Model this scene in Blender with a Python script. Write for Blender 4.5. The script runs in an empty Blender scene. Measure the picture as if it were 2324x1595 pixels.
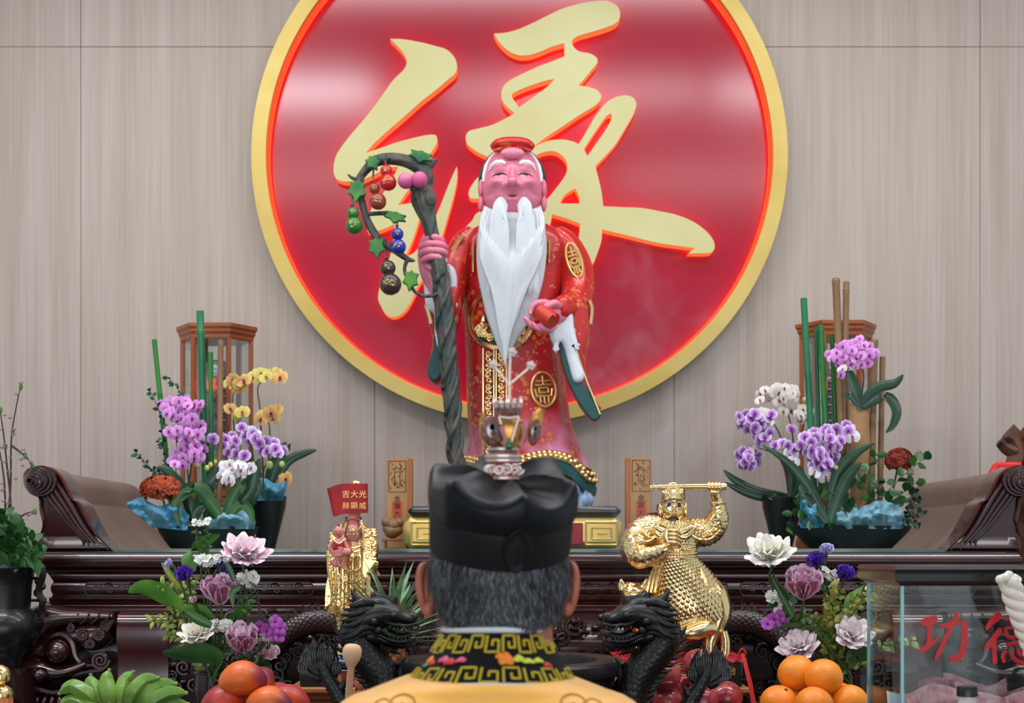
import bpy, math, random
from math import sin, cos, pi, radians as R, sqrt, exp
from mathutils import Vector, Matrix, noise
from mathutils.geometry import tessellate_polygon
random.seed(7)
SC = bpy.context.scene
COL = SC.collection
F, CX, HY, CH = 3228.0, 1162.0, 1245.0, 1.5     # 50 mm lens, horizon row, eye height

# ---------------------------------------------------------------- camera
cam = bpy.data.cameras.new('camera'); camo = bpy.data.objects.new('camera', cam); COL.objects.link(camo)
camo.location = (0, 0, CH); camo.rotation_euler = (R(90), 0, 0)
cam.sensor_width = 36; cam.lens = 50; cam.shift_y = (HY - 797.5) / 2324; cam.clip_start = .05; cam.clip_end = 60
cam.dof.use_dof = True; cam.dof.focus_distance = 3.25; cam.dof.aperture_fstop = 6.5
SC.camera = camo
# ---------------------------------------------------------------- light and exposure
w = bpy.data.worlds.new('world'); SC.world = w; w.use_nodes = True
wb = w.node_tree.nodes['Background']; wb.inputs[0].default_value = (.80, .90, 1, 1); wb.inputs[1].default_value = .50
SC.view_settings.view_transform = 'Standard'; SC.view_settings.look = 'None'
SC.view_settings.exposure = 0.34; SC.view_settings.gamma = 1; SC.view_settings.use_curve_mapping = False
def area(name, loc, rot, sx, sy, e, col=(1, 1, 1)):
    l = bpy.data.lights.new(name, 'AREA'); l.shape = 'RECTANGLE'; l.size = sx; l.size_y = sy; l.energy = e; l.color = col
    o = bpy.data.objects.new(name, l); COL.objects.link(o); o.location = loc; o.rotation_euler = rot
    o.visible_camera = True
    return o
CEIL = 4.2
for x, e in ((-1.55, 40), (0.35, 16), (1.95, 30)):
    area('ceiling_lamp_light', (x, 2.83, CEIL - .02), (0, 0, 0), 1.5, .26, e, (.93, .95, 1))
for x, e in ((-1.9, 26), (1.9, 26)):
    area('ceiling_lamp_light', (x, .86, CEIL - .02), (0, 0, 0), 2.4, .35, e, (1, .97, .95))
area('ceiling_lamp_light', (0, 4.3, CEIL - .02), (0, 0, 0), 5.0, .25, 34, (1, .97, .96))
# daylight through the open temple front behind the camera
area('entrance_daylight', (0, -3.2, 1.25), (R(90), 0, 0), 5.6, 2.3, 80, (.86, .94, 1))
SC.cycles.max_bounces = 7; SC.cycles.diffuse_bounces = 3; SC.cycles.glossy_bounces = 4
SC.cycles.transmission_bounces = 6; SC.cycles.transparent_max_bounces = 12; SC.cycles.caustics_reflective = False; SC.cycles.caustics_refractive = False

# ---------------------------------------------------------------- helpers
def W(px, py, d): return Vector(((px - CX) * d / F, d, CH - (py - HY) * d / F))
def ZP(py, d): return CH - (py - HY) * d / F
def XP(px, d): return (px - CX) * d / F
def S(p, d): return p * d / F
def lin(c): return tuple((v / 255 / 12.92) if v / 255 <= .04045 else ((v / 255 + .055) / 1.055) ** 2.4 for v in c) + (1,)

class MB:
    def __init__(s): s.v = []; s.f = []; s.m = []; s.mi = 0
    def add(s, vs, fs):
        b = len(s.v); s.v += [Vector(v) for v in vs]
        for f in fs: s.f.append([b + i for i in f]); s.m.append(s.mi)
        return s
    def merge(s, o, M=None):
        b = len(s.v); s.v += [(M @ v if M else v.copy()) for v in o.v]
        for f, m in zip(o.f, o.m): s.f.append([b + i for i in f]); s.m.append(m)
        return s
    def box(s, x0, x1, y0, y1, z0, z1, b=0):
        if b <= 0:
            v = [(x, y, z) for z in (z0, z1) for x, y in ((x0, y0), (x1, y0), (x1, y1), (x0, y1))]
            return s.add(v, [(3, 2, 1, 0), (4, 5, 6, 7), (0, 1, 5, 4), (1, 2, 6, 5), (2, 3, 7, 6), (3, 0, 4, 7)])
        def ring(i, z): return [(x0 + i, y0 + b, z), (x0 + b, y0 + i, z), (x1 - b, y0 + i, z), (x1 - i, y0 + b, z), (x1 - i, y1 - b, z), (x1 - b, y1 - i, z), (x0 + b, y1 - i, z), (x0 + i, y1 - b, z)]
        return s.loft([ring(b, z0), ring(0, z0 + b), ring(0, z1 - b), ring(b, z1)])
    def loft(s, rings, caps=True, closed=True):
        n = len(rings[0]); v = [p for r in rings for p in r]; f = []
        for i in range(len(rings) - 1):
            for j in range(n if closed else n - 1):
                k = (j + 1) % n; f.append((i * n + j, i * n + k, (i + 1) * n + k, (i + 1) * n + j))
        if caps and closed:
            f.append(tuple(reversed(range(n)))); f.append(tuple(range((len(rings) - 1) * n, len(rings) * n)))
        return s.add(v, f)
    def tube(s, pts, r, n=8, caps=True, flat=1.0, twist=0.0, fold=None, up=None):
        pts = [Vector(p) for p in pts]; L = len(pts)
        if not hasattr(r, '__len__'): r = [r] * L
        T = []
        for i in range(L):
            t = pts[min(i + 1, L - 1)] - pts[max(i - 1, 0)]
            T.append(t.normalized() if t.length > 1e-9 else Vector((0, 0, 1)))
        u = Vector(up) if up else (Vector((0, 1, 0)) if abs(T[0].y) < .9 else Vector((1, 0, 0)))
        rings = []
        for i in range(L):
            u = (u - T[i] * u.dot(T[i]))
            u = u.normalized() if u.length > 1e-6 else T[i].orthogonal().normalized()
            b = T[i].cross(u); rr = r[i]; ra, rb = (rr if hasattr(rr, '__len__') else (rr, rr * flat))
            ring = []
            for j in range(n):
                a = 2 * pi * j / n + twist * i; k = 1 + (fold[1] * cos(fold[0] * a) if fold else 0)
                ring.append(pts[i] + b * (cos(a) * ra * k) + u * (sin(a) * rb * k))
            rings.append(ring)
        return s.loft(rings, caps)
    def hl(s, secs, n=32, fold=None, caps=True, ph=0.0, wob=0.0):
        """stack of horizontal elliptical rings: (x, y, z, rx, ry[, fold amplitude])"""
        rings = []
        for i, q in enumerate(secs):
            x, y, z, rx, ry = q[:5]; am = q[5] if len(q) > 5 else (fold[1] if fold else 0); k = fold[0] if fold else 0
            ring = []
            for j in range(n):
                a = 2 * pi * j / n; m = 1 + am * sin(k * a + ph) + am * .5 * sin(k * 1.7 * a + 1.3 + ph)
                ring.append((x + cos(a) * rx * m, y + sin(a) * ry * m, z + wob * am * sin(k * a + ph)))
            rings.append(ring)
        return s.loft(rings, caps)
    def lathe(s, prof, c=(0, 0, 0), n=24, axis='z', sx=1, sy=1, lobes=None):
        rings = []
        for r, z in prof:
            ring = []
            for j in range(n):
                a = 2 * pi * j / n; k = 1 + (lobes[1] * cos(lobes[0] * a) if lobes else 0)
                p = (cos(a) * r * sx * k, sin(a) * r * sy * k, z)
                if axis == 'y': p = (p[0], -p[2], p[1])
                if axis == 'x': p = (p[2], p[0], p[1])
                ring.append((c[0] + p[0], c[1] + p[1], c[2] + p[2]))
            rings.append(ring)
        return s.loft(rings)
    def ell(s, c, r, n=16, m=10, M=None, disp=None):
        if not hasattr(r, '__len__'): r = (r, r, r)
        rings = []
        for i in range(m + 1):
            t = -pi / 2 + pi * i / m; t = max(-pi / 2 + .02, min(pi / 2 - .02, t)); ring = []
            for j in range(n):
                a = 2 * pi * j / n; q = Vector((cos(t) * cos(a) * r[0], cos(t) * sin(a) * r[1], sin(t) * r[2]))
                if disp: q = disp(q)
                if M: q = M @ q
                ring.append(Vector(c) + q)
            rings.append(ring)
        return s.loft(rings)
    def prism(s, loops, y0, y1, front=True, back=True, side=True, mside=None):
        """loops: lists of (x, z); first is outer, others holes; extruded from y0 to y1"""
        b = []; n0 = 0
        for lp in loops: b.append(n0); n0 += len(lp)
        tri = tessellate_polygon([[Vector((p[0], p[1], 0)) for p in lp] for lp in loops])
        vf = [(p[0], y0, p[1]) for lp in loops for p in lp]; vb = [(p[0], y1, p[1]) for lp in loops for p in lp]
        if front: s.add(vf, [tuple(t) for t in tri])
        if back: s.add(vb, [tuple(reversed(t)) for t in tri])
        if side:
            keep = s.mi
            if mside is not None: s.mi = mside
            f = []
            for st, lp in zip(b, loops):
                L = len(lp)
                for i in range(L):
                    j = (i + 1) % L; f.append((st + i, st + j, n0 + st + j, n0 + st + i))
            s.add(vf + vb, f); s.mi = keep
        return s
    def ribbon(s, pts, wd, side, nrm=None, cup=0.0, nw=4, ruf=0.0, seed=0, double=False):
        """leaf or petal: strip along pts with half widths wd; side = across direction"""
        pts = [Vector(p) for p in pts]; side = Vector(side).normalized(); v = []; L = len(pts)
        for i, p in enumerate(pts):
            t = (pts[min(i + 1, L - 1)] - pts[max(i - 1, 0)]).normalized()
            sd = side - t * side.dot(t); sd = sd.normalized() if sd.length > 1e-6 else t.orthogonal().normalized()
            nn = t.cross(sd); x = wd[i] if hasattr(wd, '__len__') else wd
            for j in range(nw + 1):
                k = -1 + 2 * j / nw; e = cup * x * (k * k)
                if ruf: e += ruf * x * (abs(k) ** 2) * sin(i * 2.1 + seed * 3.7 + (3 if k > 0 else 0))
                v.append(p + sd * (x * k) + nn * e)
        f = [(i * (nw + 1) + j, i * (nw + 1) + j + 1, (i + 1) * (nw + 1) + j + 1, (i + 1) * (nw + 1) + j) for i in range(L - 1) for j in range(nw)]
        return s.add(v, f)
    def xf(s, M):
        s.v = [M @ v for v in s.v]; return s

def smooth(pts, k=6, closed=False):
    """Catmull-Rom through points; a point whose last item is 'c' is a corner"""
    P = []; C = []
    for p in pts:
        if p[-1] == 'c': P.append(tuple(p[:-1])); C.append(True)
        else: P.append(tuple(p)); C.append(False)
    n = len(P); out = []
    for i in range(n if closed else n - 1):
        p1, p2 = P[i], P[(i + 1) % n]
        p0 = P[i - 1] if (closed or i > 0) else p1
        p3 = P[(i + 2) % n] if (closed or i + 2 < n) else p2
        if C[i]: p0 = p1
        if C[(i + 1) % n]: p3 = p2
        for j in range(k):
            t = j / k
            out.append(tuple(.5 * ((2 * b) + (-a + c) * t + (2 * a - 5 * b + 4 * c - e) * t * t + (-a + 3 * b - 3 * c + e) * t ** 3) for a, b, c, e in zip(p0, p1, p2, p3)))
    if not closed: out.append(P[-1])
    return out
def wl(pts, d, k=5):  # pixel outline (x, y) -> smooth world (x, z) loop at distance d
    return [(XP(p[0], d), ZP(p[1], d)) for p in smooth(pts, k, True)]
def wp(pts, d, k=5):  # pixel path -> smooth world points; a point may carry its own distance
    q = smooth([(p[0], p[1], p[2] if len(p) > 2 and p[2] != 'c' else d) for p in pts], k)
    return [W(*p) for p in q]
def interp(vals, n):
    out = []
    for i in range(n):
        t = i / (n - 1) * (len(vals) - 1); a = min(int(t), len(vals) - 2); out.append(vals[a] + (vals[a + 1] - vals[a]) * (t - a))
    return out
def et(mb, secs, d, n=20, k=4, fold=None, caps=True):
    """organic limb: secs = (px, py, half width in px, half depth in metres[, distance])"""
    q = smooth([(a[0], a[1], a[2], a[3], a[4] if len(a) > 4 else d) for a in secs], k)
    mb.tube([W(a[0], a[1], a[4]) for a in q], [(max(S(a[2], a[4]), 1e-4), max(a[3], 1e-4)) for a in q], n, caps, fold=fold)
    return mb
def spiral(mb, c, r, turns, tr, d0=1, a0=0, n=26, ax='y', taper=.35):
    pts = []; rr = []
    for i in range(n):
        t = i / (n - 1); a = a0 + d0 * turns * 2 * pi * t; q = r * (1 - .85 * t)
        pts.append((c[0] + cos(a) * q, c[1], c[2] + sin(a) * q)); rr.append(tr * (1 - taper * t))
    mb.tube(pts, rr, 6)
def scales(mb, pts, rad, rows, per, size, a0=0, a1=2 * pi, lift=.35, up=(0, 1, 0)):
    """rows of overlapping scales over a tube of given radii (a, b)"""
    pts = [Vector(p) for p in pts]; L = len(pts); u = Vector(up)
    for r in range(rows):
        t = (r + .5) / rows * (L - 1); i = min(int(t), L - 2); k = t - i
        p = pts[i].lerp(pts[i + 1], k); T = (pts[i + 1] - pts[i]).normalized()
        u = (u - T * u.dot(T)).normalized(); b = T.cross(u)
        ra, rb = [rad[i][q] * (1 - k) + rad[i + 1][q] * k for q in (0, 1)]
        for j in range(per):
            a = a0 + (a1 - a0) * (j + (.5 if r % 2 else 0)) / per
            nrm = (b * (cos(a) * rb) + u * (sin(a) * ra)).normalized(); c = p + b * cos(a) * ra + u * sin(a) * rb
            sd = T.cross(nrm).normalized(); sz = size * (ra + rb) / 2 if size < 0 else size
            sz = abs(sz); vs = [c + nrm * sz * lift * .9]
            for m in range(8):
                g = -pi / 2 + 2 * pi * m / 8
                vs.append(c + sd * cos(g) * sz * .62 + T * (sin(g) * sz * .75) + nrm * (sz * lift * (.55 * max(0, -sin(g)) - .1)))
            mb.add(vs, [(0, 1 + m, 1 + (m + 1) % 8) for m in range(8)])

# ---------------------------------------------------------------- objects
def wloc(o):
    v = Vector((0, 0, 0))
    while o: v = v + o.location; o = o.parent
    return v
def mk(name, mb, mats, parent=None, sharp=40, origin=None):
    me = bpy.data.meshes.new(name)
    if parent is not None: off = wloc(parent)
    elif origin is not None: off = Vector(origin)
    else:
        xs = [v.x for v in mb.v]; ys = [v.y for v in mb.v]; zs = [v.z for v in mb.v]
        off = Vector(((min(xs) + max(xs)) / 2, (min(ys) + max(ys)) / 2, min(zs)))
    me.from_pydata([v - off for v in mb.v], [], mb.f)
    mats = mats if isinstance(mats, (list, tuple)) else [mats]
    for m in mats: me.materials.append(m)
    me.polygons.foreach_set('material_index', [min(i, len(mats) - 1) for i in mb.m])
    me.polygons.foreach_set('use_smooth', [True] * len(mb.f))
    me.validate(); me.update()
    me.set_sharp_from_angle(angle=R(sharp))
    o = bpy.data.objects.new(name, me); COL.objects.link(o)
    if parent is not None: o.parent = parent
    else: o.location = off
    return o
def thing(name, label, cat, loc=(0, 0, 0), group=None):
    o = bpy.data.objects.new(name, None); COL.objects.link(o); o.location = loc; o.empty_display_size = .05
    o['label'] = label; o['category'] = cat
    if group: o['group'] = group
    return o
def solo(name, mb, mats, label, cat, group=None, sharp=40, origin=None):
    o = mk(name, mb, mats, None, sharp, origin); o['label'] = label; o['category'] = cat
    if group: o['group'] = group
    return o
def struct(name, mb, mats, sharp=40):
    o = mk(name, mb, mats, None, sharp); o['kind'] = 'structure'; return o
def kids(o): return [c for c in bpy.data.objects if c.parent == o]
def ctree(o, parent=None):
    c = o.copy(); COL.objects.link(c); c.parent = parent
    for ch in o.children: ctree(ch, c)
    return c
def dup(o, loc, rot=(0, 0, 0), sc=1, label=None, parent=None, name=None):
    c = ctree(o, parent); c.location = Vector(loc) - (wloc(parent) if parent else Vector((0, 0, 0)))
    c.rotation_euler = rot; c.scale = (sc, sc, sc) if not hasattr(sc, '__len__') else sc
    if label: c['label'] = label
    return c
def text_mb(s, px, py, d, size_px, ext=.001, mb=None, yoff=0, bold=0, M=None, sx=1):
    """flat lettering facing the viewer, centred at a pixel, standing at distance d"""
    cu = bpy.data.curves.new('t', 'FONT'); cu.body = s; cu.size = 1; cu.extrude = 0; cu.offset = bold; cu.resolution_u = 2
    ob = bpy.data.objects.new('t', cu); COL.objects.link(ob)
    bpy.context.view_layer.update()
    me = bpy.data.meshes.new_from_object(ob.evaluated_get(bpy.context.evaluated_depsgraph_get()))
    vs = [v.co.copy() for v in me.vertices]; fs = [list(p.vertices) for p in me.polygons]
    bpy.data.objects.remove(ob); bpy.data.curves.remove(cu); bpy.data.meshes.remove(me)
    mb = mb or MB()
    if not vs: return mb
    x0, x1 = min(v.x for v in vs), max(v.x for v in vs); y0, y1 = min(v.y for v in vs), max(v.y for v in vs)
    k = S(size_px, d); c = W(px, py, d); out = []
    for v in vs:
        q = Vector(((v.x - (x0 + x1) / 2) * k * sx, 0, (v.y - (y0 + y1) / 2) * k))
        out.append(M @ q if M else c + q + Vector((0, yoff, 0)))
    mb.add(out, fs); return mb

# ---------------------------------------------------------------- materials
MATS = {}
def mat(name, col, rough=.5, metal=0, coat=0, bump=None, var=None, emit=None, trans=0, alpha=1, ior=None, sub=0, sheen=0, spec=None, rad=None, grad=None, spots=None):
    """bump=(kind, scale, strength[, distance]); var=(colour2, scale[, contrast[, stretch xyz]]); rad=(colour at rim, r0, r1); grad=(colour2, axis, lo, hi)"""
    m = bpy.data.materials.new(name); m.use_nodes = True; nt = m.node_tree; N = nt.nodes; Lk = nt.links
    b = N['Principled BSDF']; c = lin(col); b.inputs['Base Color'].default_value = c
    b.inputs['Roughness'].default_value = rough; b.inputs['Metallic'].default_value = metal
    b.inputs['Coat Weight'].default_value = coat; b.inputs['Coat Roughness'].default_value = .08
    if spec is not None: b.inputs['Specular IOR Level'].default_value = spec
    if ior: b.inputs['IOR'].default_value = ior
    if trans: b.inputs['Transmission Weight'].default_value = trans
    if sub: b.inputs['Subsurface Weight'].default_value = sub; b.inputs['Subsurface Radius'].default_value = (.02, .01, .006)
    if sheen: b.inputs['Sheen Weight'].default_value = sheen
    if alpha < 1: b.inputs['Alpha'].default_value = alpha
    if emit: b.inputs['Emission Color'].default_value = lin(emit[0]); b.inputs['Emission Strength'].default_value = emit[1]
    tc = N.new('ShaderNodeTexCoord'); out = None
    def mix(a, bb, fac):
        x = N.new('ShaderNodeMix'); x.data_type = 'RGBA'
        if hasattr(a, 'is_linked'): Lk.new(a, x.inputs[6])
        else: x.inputs[6].default_value = a
        if hasattr(bb, 'is_linked'): Lk.new(bb, x.inputs[7])
        else: x.inputs[7].default_value = bb
        Lk.new(fac, x.inputs[0]); return x.outputs[2]
    if rad:
        ln = N.new('ShaderNodeVectorMath'); ln.operation = 'LENGTH'; Lk.new(tc.outputs['Object'], ln.inputs[0])
        mr = N.new('ShaderNodeMapRange'); mr.inputs[1].default_value = rad[1]; mr.inputs[2].default_value = rad[2]; Lk.new(ln.outputs['Value'], mr.inputs[0])
        out = mix(c, lin(rad[0]), mr.outputs[0])
    if grad:
        sp = N.new('ShaderNodeSeparateXYZ'); Lk.new(tc.outputs['Object'], sp.inputs[0])
        mr = N.new('ShaderNodeMapRange'); mr.inputs[1].default_value = grad[2]; mr.inputs[2].default_value = grad[3]; mr.interpolation_type = 'SMOOTHSTEP'; Lk.new(sp.outputs[grad[1]], mr.inputs[0])
        out = mix(out if out else c, lin(grad[0]), mr.outputs[0])
    if var:
        mp = N.new('ShaderNodeMapping'); Lk.new(tc.outputs['Object'], mp.inputs[0])
        if len(var) > 3: mp.inputs['Scale'].default_value = var[3]
        n = N.new('ShaderNodeTexNoise'); n.inputs['Scale'].default_value = var[1]; n.inputs['Detail'].default_value = 4; Lk.new(mp.outputs[0], n.inputs[0])
        mr = N.new('ShaderNodeMapRange'); k = var[2] if len(var) > 2 else .5; mr.inputs[1].default_value = .5 - .5 * (1 - k) * .5; mr.inputs[2].default_value = .5 + .5 * (1 - k) * .5; Lk.new(n.outputs[0], mr.inputs[0])
        out = mix(out if out else c, lin(var[0]), mr.outputs[0])
    for sp_ in (spots or []):
        v = N.new('ShaderNodeTexVoronoi'); v.inputs['Scale'].default_value = sp_[1]; Lk.new(tc.outputs['Object'], v.inputs['Vector'])
        mr = N.new('ShaderNodeMapRange'); mr.inputs[1].default_value = sp_[2]; mr.inputs[2].default_value = sp_[2] * .8; Lk.new(v.outputs['Distance'], mr.inputs[0])
        fac = mr.outputs[0]
        if len(sp_) > 3:
            n2 = N.new('ShaderNodeTexNoise'); n2.inputs['Scale'].default_value = sp_[3]; n2.inputs['Detail'].default_value = 1; Lk.new(tc.outputs['Object'], n2.inputs[0])
            m2 = N.new('ShaderNodeMapRange'); m2.inputs[1].default_value = .5; m2.inputs[2].default_value = .56; Lk.new(n2.outputs[0], m2.inputs[0])
            mm = N.new('ShaderNodeMath'); mm.operation = 'MULTIPLY'; Lk.new(fac, mm.inputs[0]); Lk.new(m2.outputs[0], mm.inputs[1]); fac = mm.outputs[0]
        out = mix(out if out else c, lin(sp_[0]), fac)
    if out: Lk.new(out, b.inputs['Base Color'])
    if bump:
        kind, sc, st = bump[:3]
        if kind == 'noise': t = N.new('ShaderNodeTexNoise'); t.inputs['Scale'].default_value = sc; t.inputs['Detail'].default_value = 5; o = t.outputs[0]
        elif kind == 'vor': t = N.new('ShaderNodeTexVoronoi'); t.inputs['Scale'].default_value = sc; o = t.outputs['Distance']
        elif kind == 'vorF': t = N.new('ShaderNodeTexVoronoi'); t.feature = 'SMOOTH_F1'; t.inputs['Scale'].default_value = sc; o = t.outputs['Distance']
        elif kind == 'wave': t = N.new('ShaderNodeTexWave'); t.inputs['Scale'].default_value = sc; t.inputs['Distortion'].default_value = 6; t.inputs['Detail'].default_value = 2; o = t.outputs[1]
        elif kind == 'swirl': t = N.new('ShaderNodeTexWave'); t.wave_type = 'RINGS'; t.inputs['Scale'].default_value = sc; t.inputs['Distortion'].default_value = 14; t.inputs['Detail'].default_value = 1; t.inputs['Detail Scale'].default_value = 1.2; o = t.outputs[1]
        mp = N.new('ShaderNodeMapping'); Lk.new(tc.outputs['Object'], mp.inputs[0]); Lk.new(mp.outputs[0], t.inputs['Vector'])
        if len(bump) > 4: mp.inputs['Scale'].default_value = bump[4]
        bp = N.new('ShaderNodeBump'); bp.inputs['Strength'].default_value = st; bp.inputs['Distance'].default_value = bump[3] if len(bump) > 3 and bump[3] else .01
        Lk.new(o, bp.inputs['Height']); Lk.new(bp.outputs[0], b.inputs['Normal'])
    MATS[name] = m
    return m

def offset_loop(lp, dist):
    n = len(lp); A = sum(lp[i][0] * lp[(i + 1) % n][1] - lp[(i + 1) % n][0] * lp[i][1] for i in range(n)); sg = 1 if A > 0 else -1; out = []
    for i in range(n):
        a, b2 = lp[i - 2], lp[(i + 2) % n]; dx, dz = b2[0] - a[0], b2[1] - a[1]; l = sqrt(dx * dx + dz * dz) or 1
        out.append((lp[i][0] - dz / l * dist * sg, lp[i][1] + dx / l * dist * sg))
    return out
def pillow(mb, pts, d, th, ins=.3, k=4, depth=None):
    """rounded solid with a pixel outline; front face at distance d, body th thick behind it"""
    lp = wl(pts, d, k); o = th * ins; dp = depth or th
    L = [lp, lp, offset_loop(lp, o * .3), offset_loop(lp, o), offset_loop(lp, o * 1.9)]
    ys = [d + dp, d + th * .45, d + th * .2, d + th * .06, d]
    mb.loft([[(p[0], y, p[1]) for p in l] for l, y in zip(L, ys)], False)
    mb.prism([L[4]], d, d + .001, back=False, side=False); mb.prism([L[0]], d + dp - .001, d + dp, front=False, side=False)
def head(mb, cx, cy, rx, rz, ry, d, bumps=(), n=64, m=44, pw=1.0):
    """head as one surface; bumps = (px, py, sx, sz, metres towards the viewer)"""
    kx = d / F; c = W(cx, cy, d)
    def bsum(x, z):
        return sum(h * exp(-((x - bx) / sx) ** 2 - ((z - bz) / sz) ** 2) for bx, bz, sx, sz, h in bumps)
    rings = []
    for i in range(m + 1):
        t = max(-pi / 2 + .02, min(pi / 2 - .02, -pi / 2 + pi * i / m)); ring = []
        for j in range(n):
            a = 2 * pi * j / n; x = cos(t) * cos(a) * rx; z = sin(t) * rz; y = cos(t) * sin(a) * ry
            if y < 0: y -= bsum(cx + x, cy - z) * min(1, -sin(a) * cos(t) * 2.5)
            ring.append((c.x + x * kx, c.y + y, c.z + z * kx))
        rings.append(ring)
    mb.loft(rings)
    def surf(px, py, off=.001):
        q = 1 - ((px - cx) / rx) ** 2 - ((py - cy) / rz) ** 2; q = sqrt(max(q, .01))
        y = -q * ry - bsum(px, py) * min(1, q * 2.5) - off
        return Vector((c.x + (px - cx) * kx, c.y + y, c.z - (py - cy) * kx))
    return surf
def glassmat(nm, tint, k=1.0, add=.02):
    m = bpy.data.materials.new(nm); m.use_nodes = True; nt = m.node_tree; nt.nodes.clear(); N = nt.nodes; o = N.new('ShaderNodeOutputMaterial'); t = N.new('ShaderNodeBsdfTransparent'); t.inputs[0].default_value = lin(tint); gl = N.new('ShaderNodeBsdfGlossy'); gl.inputs['Roughness'].default_value = .03
    f = N.new('ShaderNodeFresnel'); f.inputs[0].default_value = 1.5; a = N.new('ShaderNodeMath'); a.operation = 'MULTIPLY_ADD'; a.inputs[1].default_value = k; a.inputs[2].default_value = add; nt.links.new(f.outputs[0], a.inputs[0])
    x = N.new('ShaderNodeMixShader'); nt.links.new(a.outputs[0], x.inputs[0]); nt.links.new(t.outputs[0], x.inputs[1]); nt.links.new(gl.outputs[0], x.inputs[2]); nt.links.new(x.outputs[0], o.inputs[0]); return m
# ================================================================ room shell
WALLY = 5.60
m = mat('wall_wood', (186, 169, 153), .48, bump=('noise', 3, .10, .002, (70, 1, 1)))
nt = m.node_tree; N = nt.nodes; Lk = nt.links; b = N['Principled BSDF']
tc = N.new('ShaderNodeTexCoord'); mx = None
def wnoise(sx, sz, sc, det=6):
    mp = N.new('ShaderNodeMapping'); mp.inputs['Scale'].default_value = (sx, 1, sz); Lk.new(tc.outputs['Object'], mp.inputs[0])
    n = N.new('ShaderNodeTexNoise'); n.inputs['Scale'].default_value = sc; n.inputs['Detail'].default_value = det; Lk.new(mp.outputs[0], n.inputs[0]); return n.outputs[0]
n1 = wnoise(32, .5, 3); n2 = wnoise(5, .22, 2, 3)
ad = N.new('ShaderNodeMath'); ad.operation = 'ADD'; Lk.new(n1, ad.inputs[0]); Lk.new(n2, ad.inputs[1])
mr = N.new('ShaderNodeMapRange'); mr.inputs[1].default_value = .75; mr.inputs[2].default_value = 1.25; Lk.new(ad.outputs[0], mr.inputs[0])
cr = N.new('ShaderNodeMix'); cr.data_type = 'RGBA'; cr.inputs[6].default_value = lin((180, 163, 150)); cr.inputs[7].default_value = lin((198, 185, 174)); Lk.new(mr.outputs[0], cr.inputs[0])
Lk.new(cr.outputs[2], b.inputs['Base Color'])
WOODWALL = m
# laminated panels with thin seams between them
mb = MB(); seam = .0009
xs = [-4.2, XP(183, WALLY), XP(850, WALLY), XP(1530, WALLY), XP(2225, WALLY), 4.2]; zs = [0, ZP(106, WALLY), 4.2]
for i in range(5):
    for j in range(2):
        mb.box(xs[i] + seam, xs[i + 1] - seam, WALLY, WALLY + .02, zs[j] + (seam if j else 0), zs[j + 1] - seam, .0015)
mb.mi = 1; mb.box(-4.2, 4.2, WALLY + .012, WALLY + .06, 0, 4.2)
struct('wall_back', mb, [WOODWALL, mat('seam', (120, 106, 96), .8)])
mb = MB().box(-4.2, 4.2, -3.4, 5.66, -.05, 0); struct('floor', mb, mat('floor_tile', (120, 105, 95), .25, bump=('noise', 4, .03)))
mb = MB().box(-4.2, 4.2, -3.4, 5.66, 4.2, 4.25); struct('ceiling', mb, mat('ceiling_grey', (104, 100, 98), .8))
# ================================================================ round wall sign
DS = 5.50
gold_ring = mat('sign_gold', (214, 190, 110), .42, .35, var=((200, 172, 88), 3))
red_gloss = mat('sign_red_lacquer', (172, 2, 44), .17, 0, 0, spec=.68)
led_red = mat('led_red', (255, 40, 20), .5, emit=((255, 44, 14), 3.0))
acry = mat('lit_acrylic', (255, 130, 80), .5, emit=((255, 92, 42), 1.15))
face_gold = mat('letter_face_gold', (220, 216, 160), .45, .1, var=((212, 204, 142), 3))
edge_brown = mat('letter_edge', (96, 60, 20), .5, .4)
sign = thing('round_wall_sign', 'huge round red wall sign with gold rim and backlit gold brush character', 'sign', (XP(1179, DS), WALLY, ZP(960, DS)))
cx, cz = XP(1179, DS), ZP(351, DS); Ro, Ri = S(609, DS), S(576, DS)
def disc(mb, r0, r1, y0, y1, n=160):
    rings = []
    for y, r in ((y0, r0), (y0, r1), (y1, r1), (y1, r0)):
        rings.append([(cx + cos(2 * pi * j / n) * r, y, cz + sin(2 * pi * j / n) * r) for j in range(n)])
    rings.append(rings[0]); mb.loft(rings, False)
mb = MB(); disc(mb, Ri, Ro, DS, DS + .088); mk('rim', mb, gold_ring, sign)
mb = MB(); n = 160
ring = [(cx + cos(2 * pi * j / n) * (Ri + .004), 5.575, cz + sin(2 * pi * j / n) * (Ri + .004)) for j in range(n)]
mb.loft([ring, [(p[0], 5.595, p[2]) for p in ring]]); mk('red_panel', mb, red_gloss, sign)
mb = MB(); mb.tube([(cx + cos(2 * pi * j / n) * (Ri - .006), 5.556, cz + sin(2 * pi * j / n) * (Ri - .006)) for j in range(n + 1)], .0045, 6); mk('led_strip', mb, led_red, sign)
DL = 5.52
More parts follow.
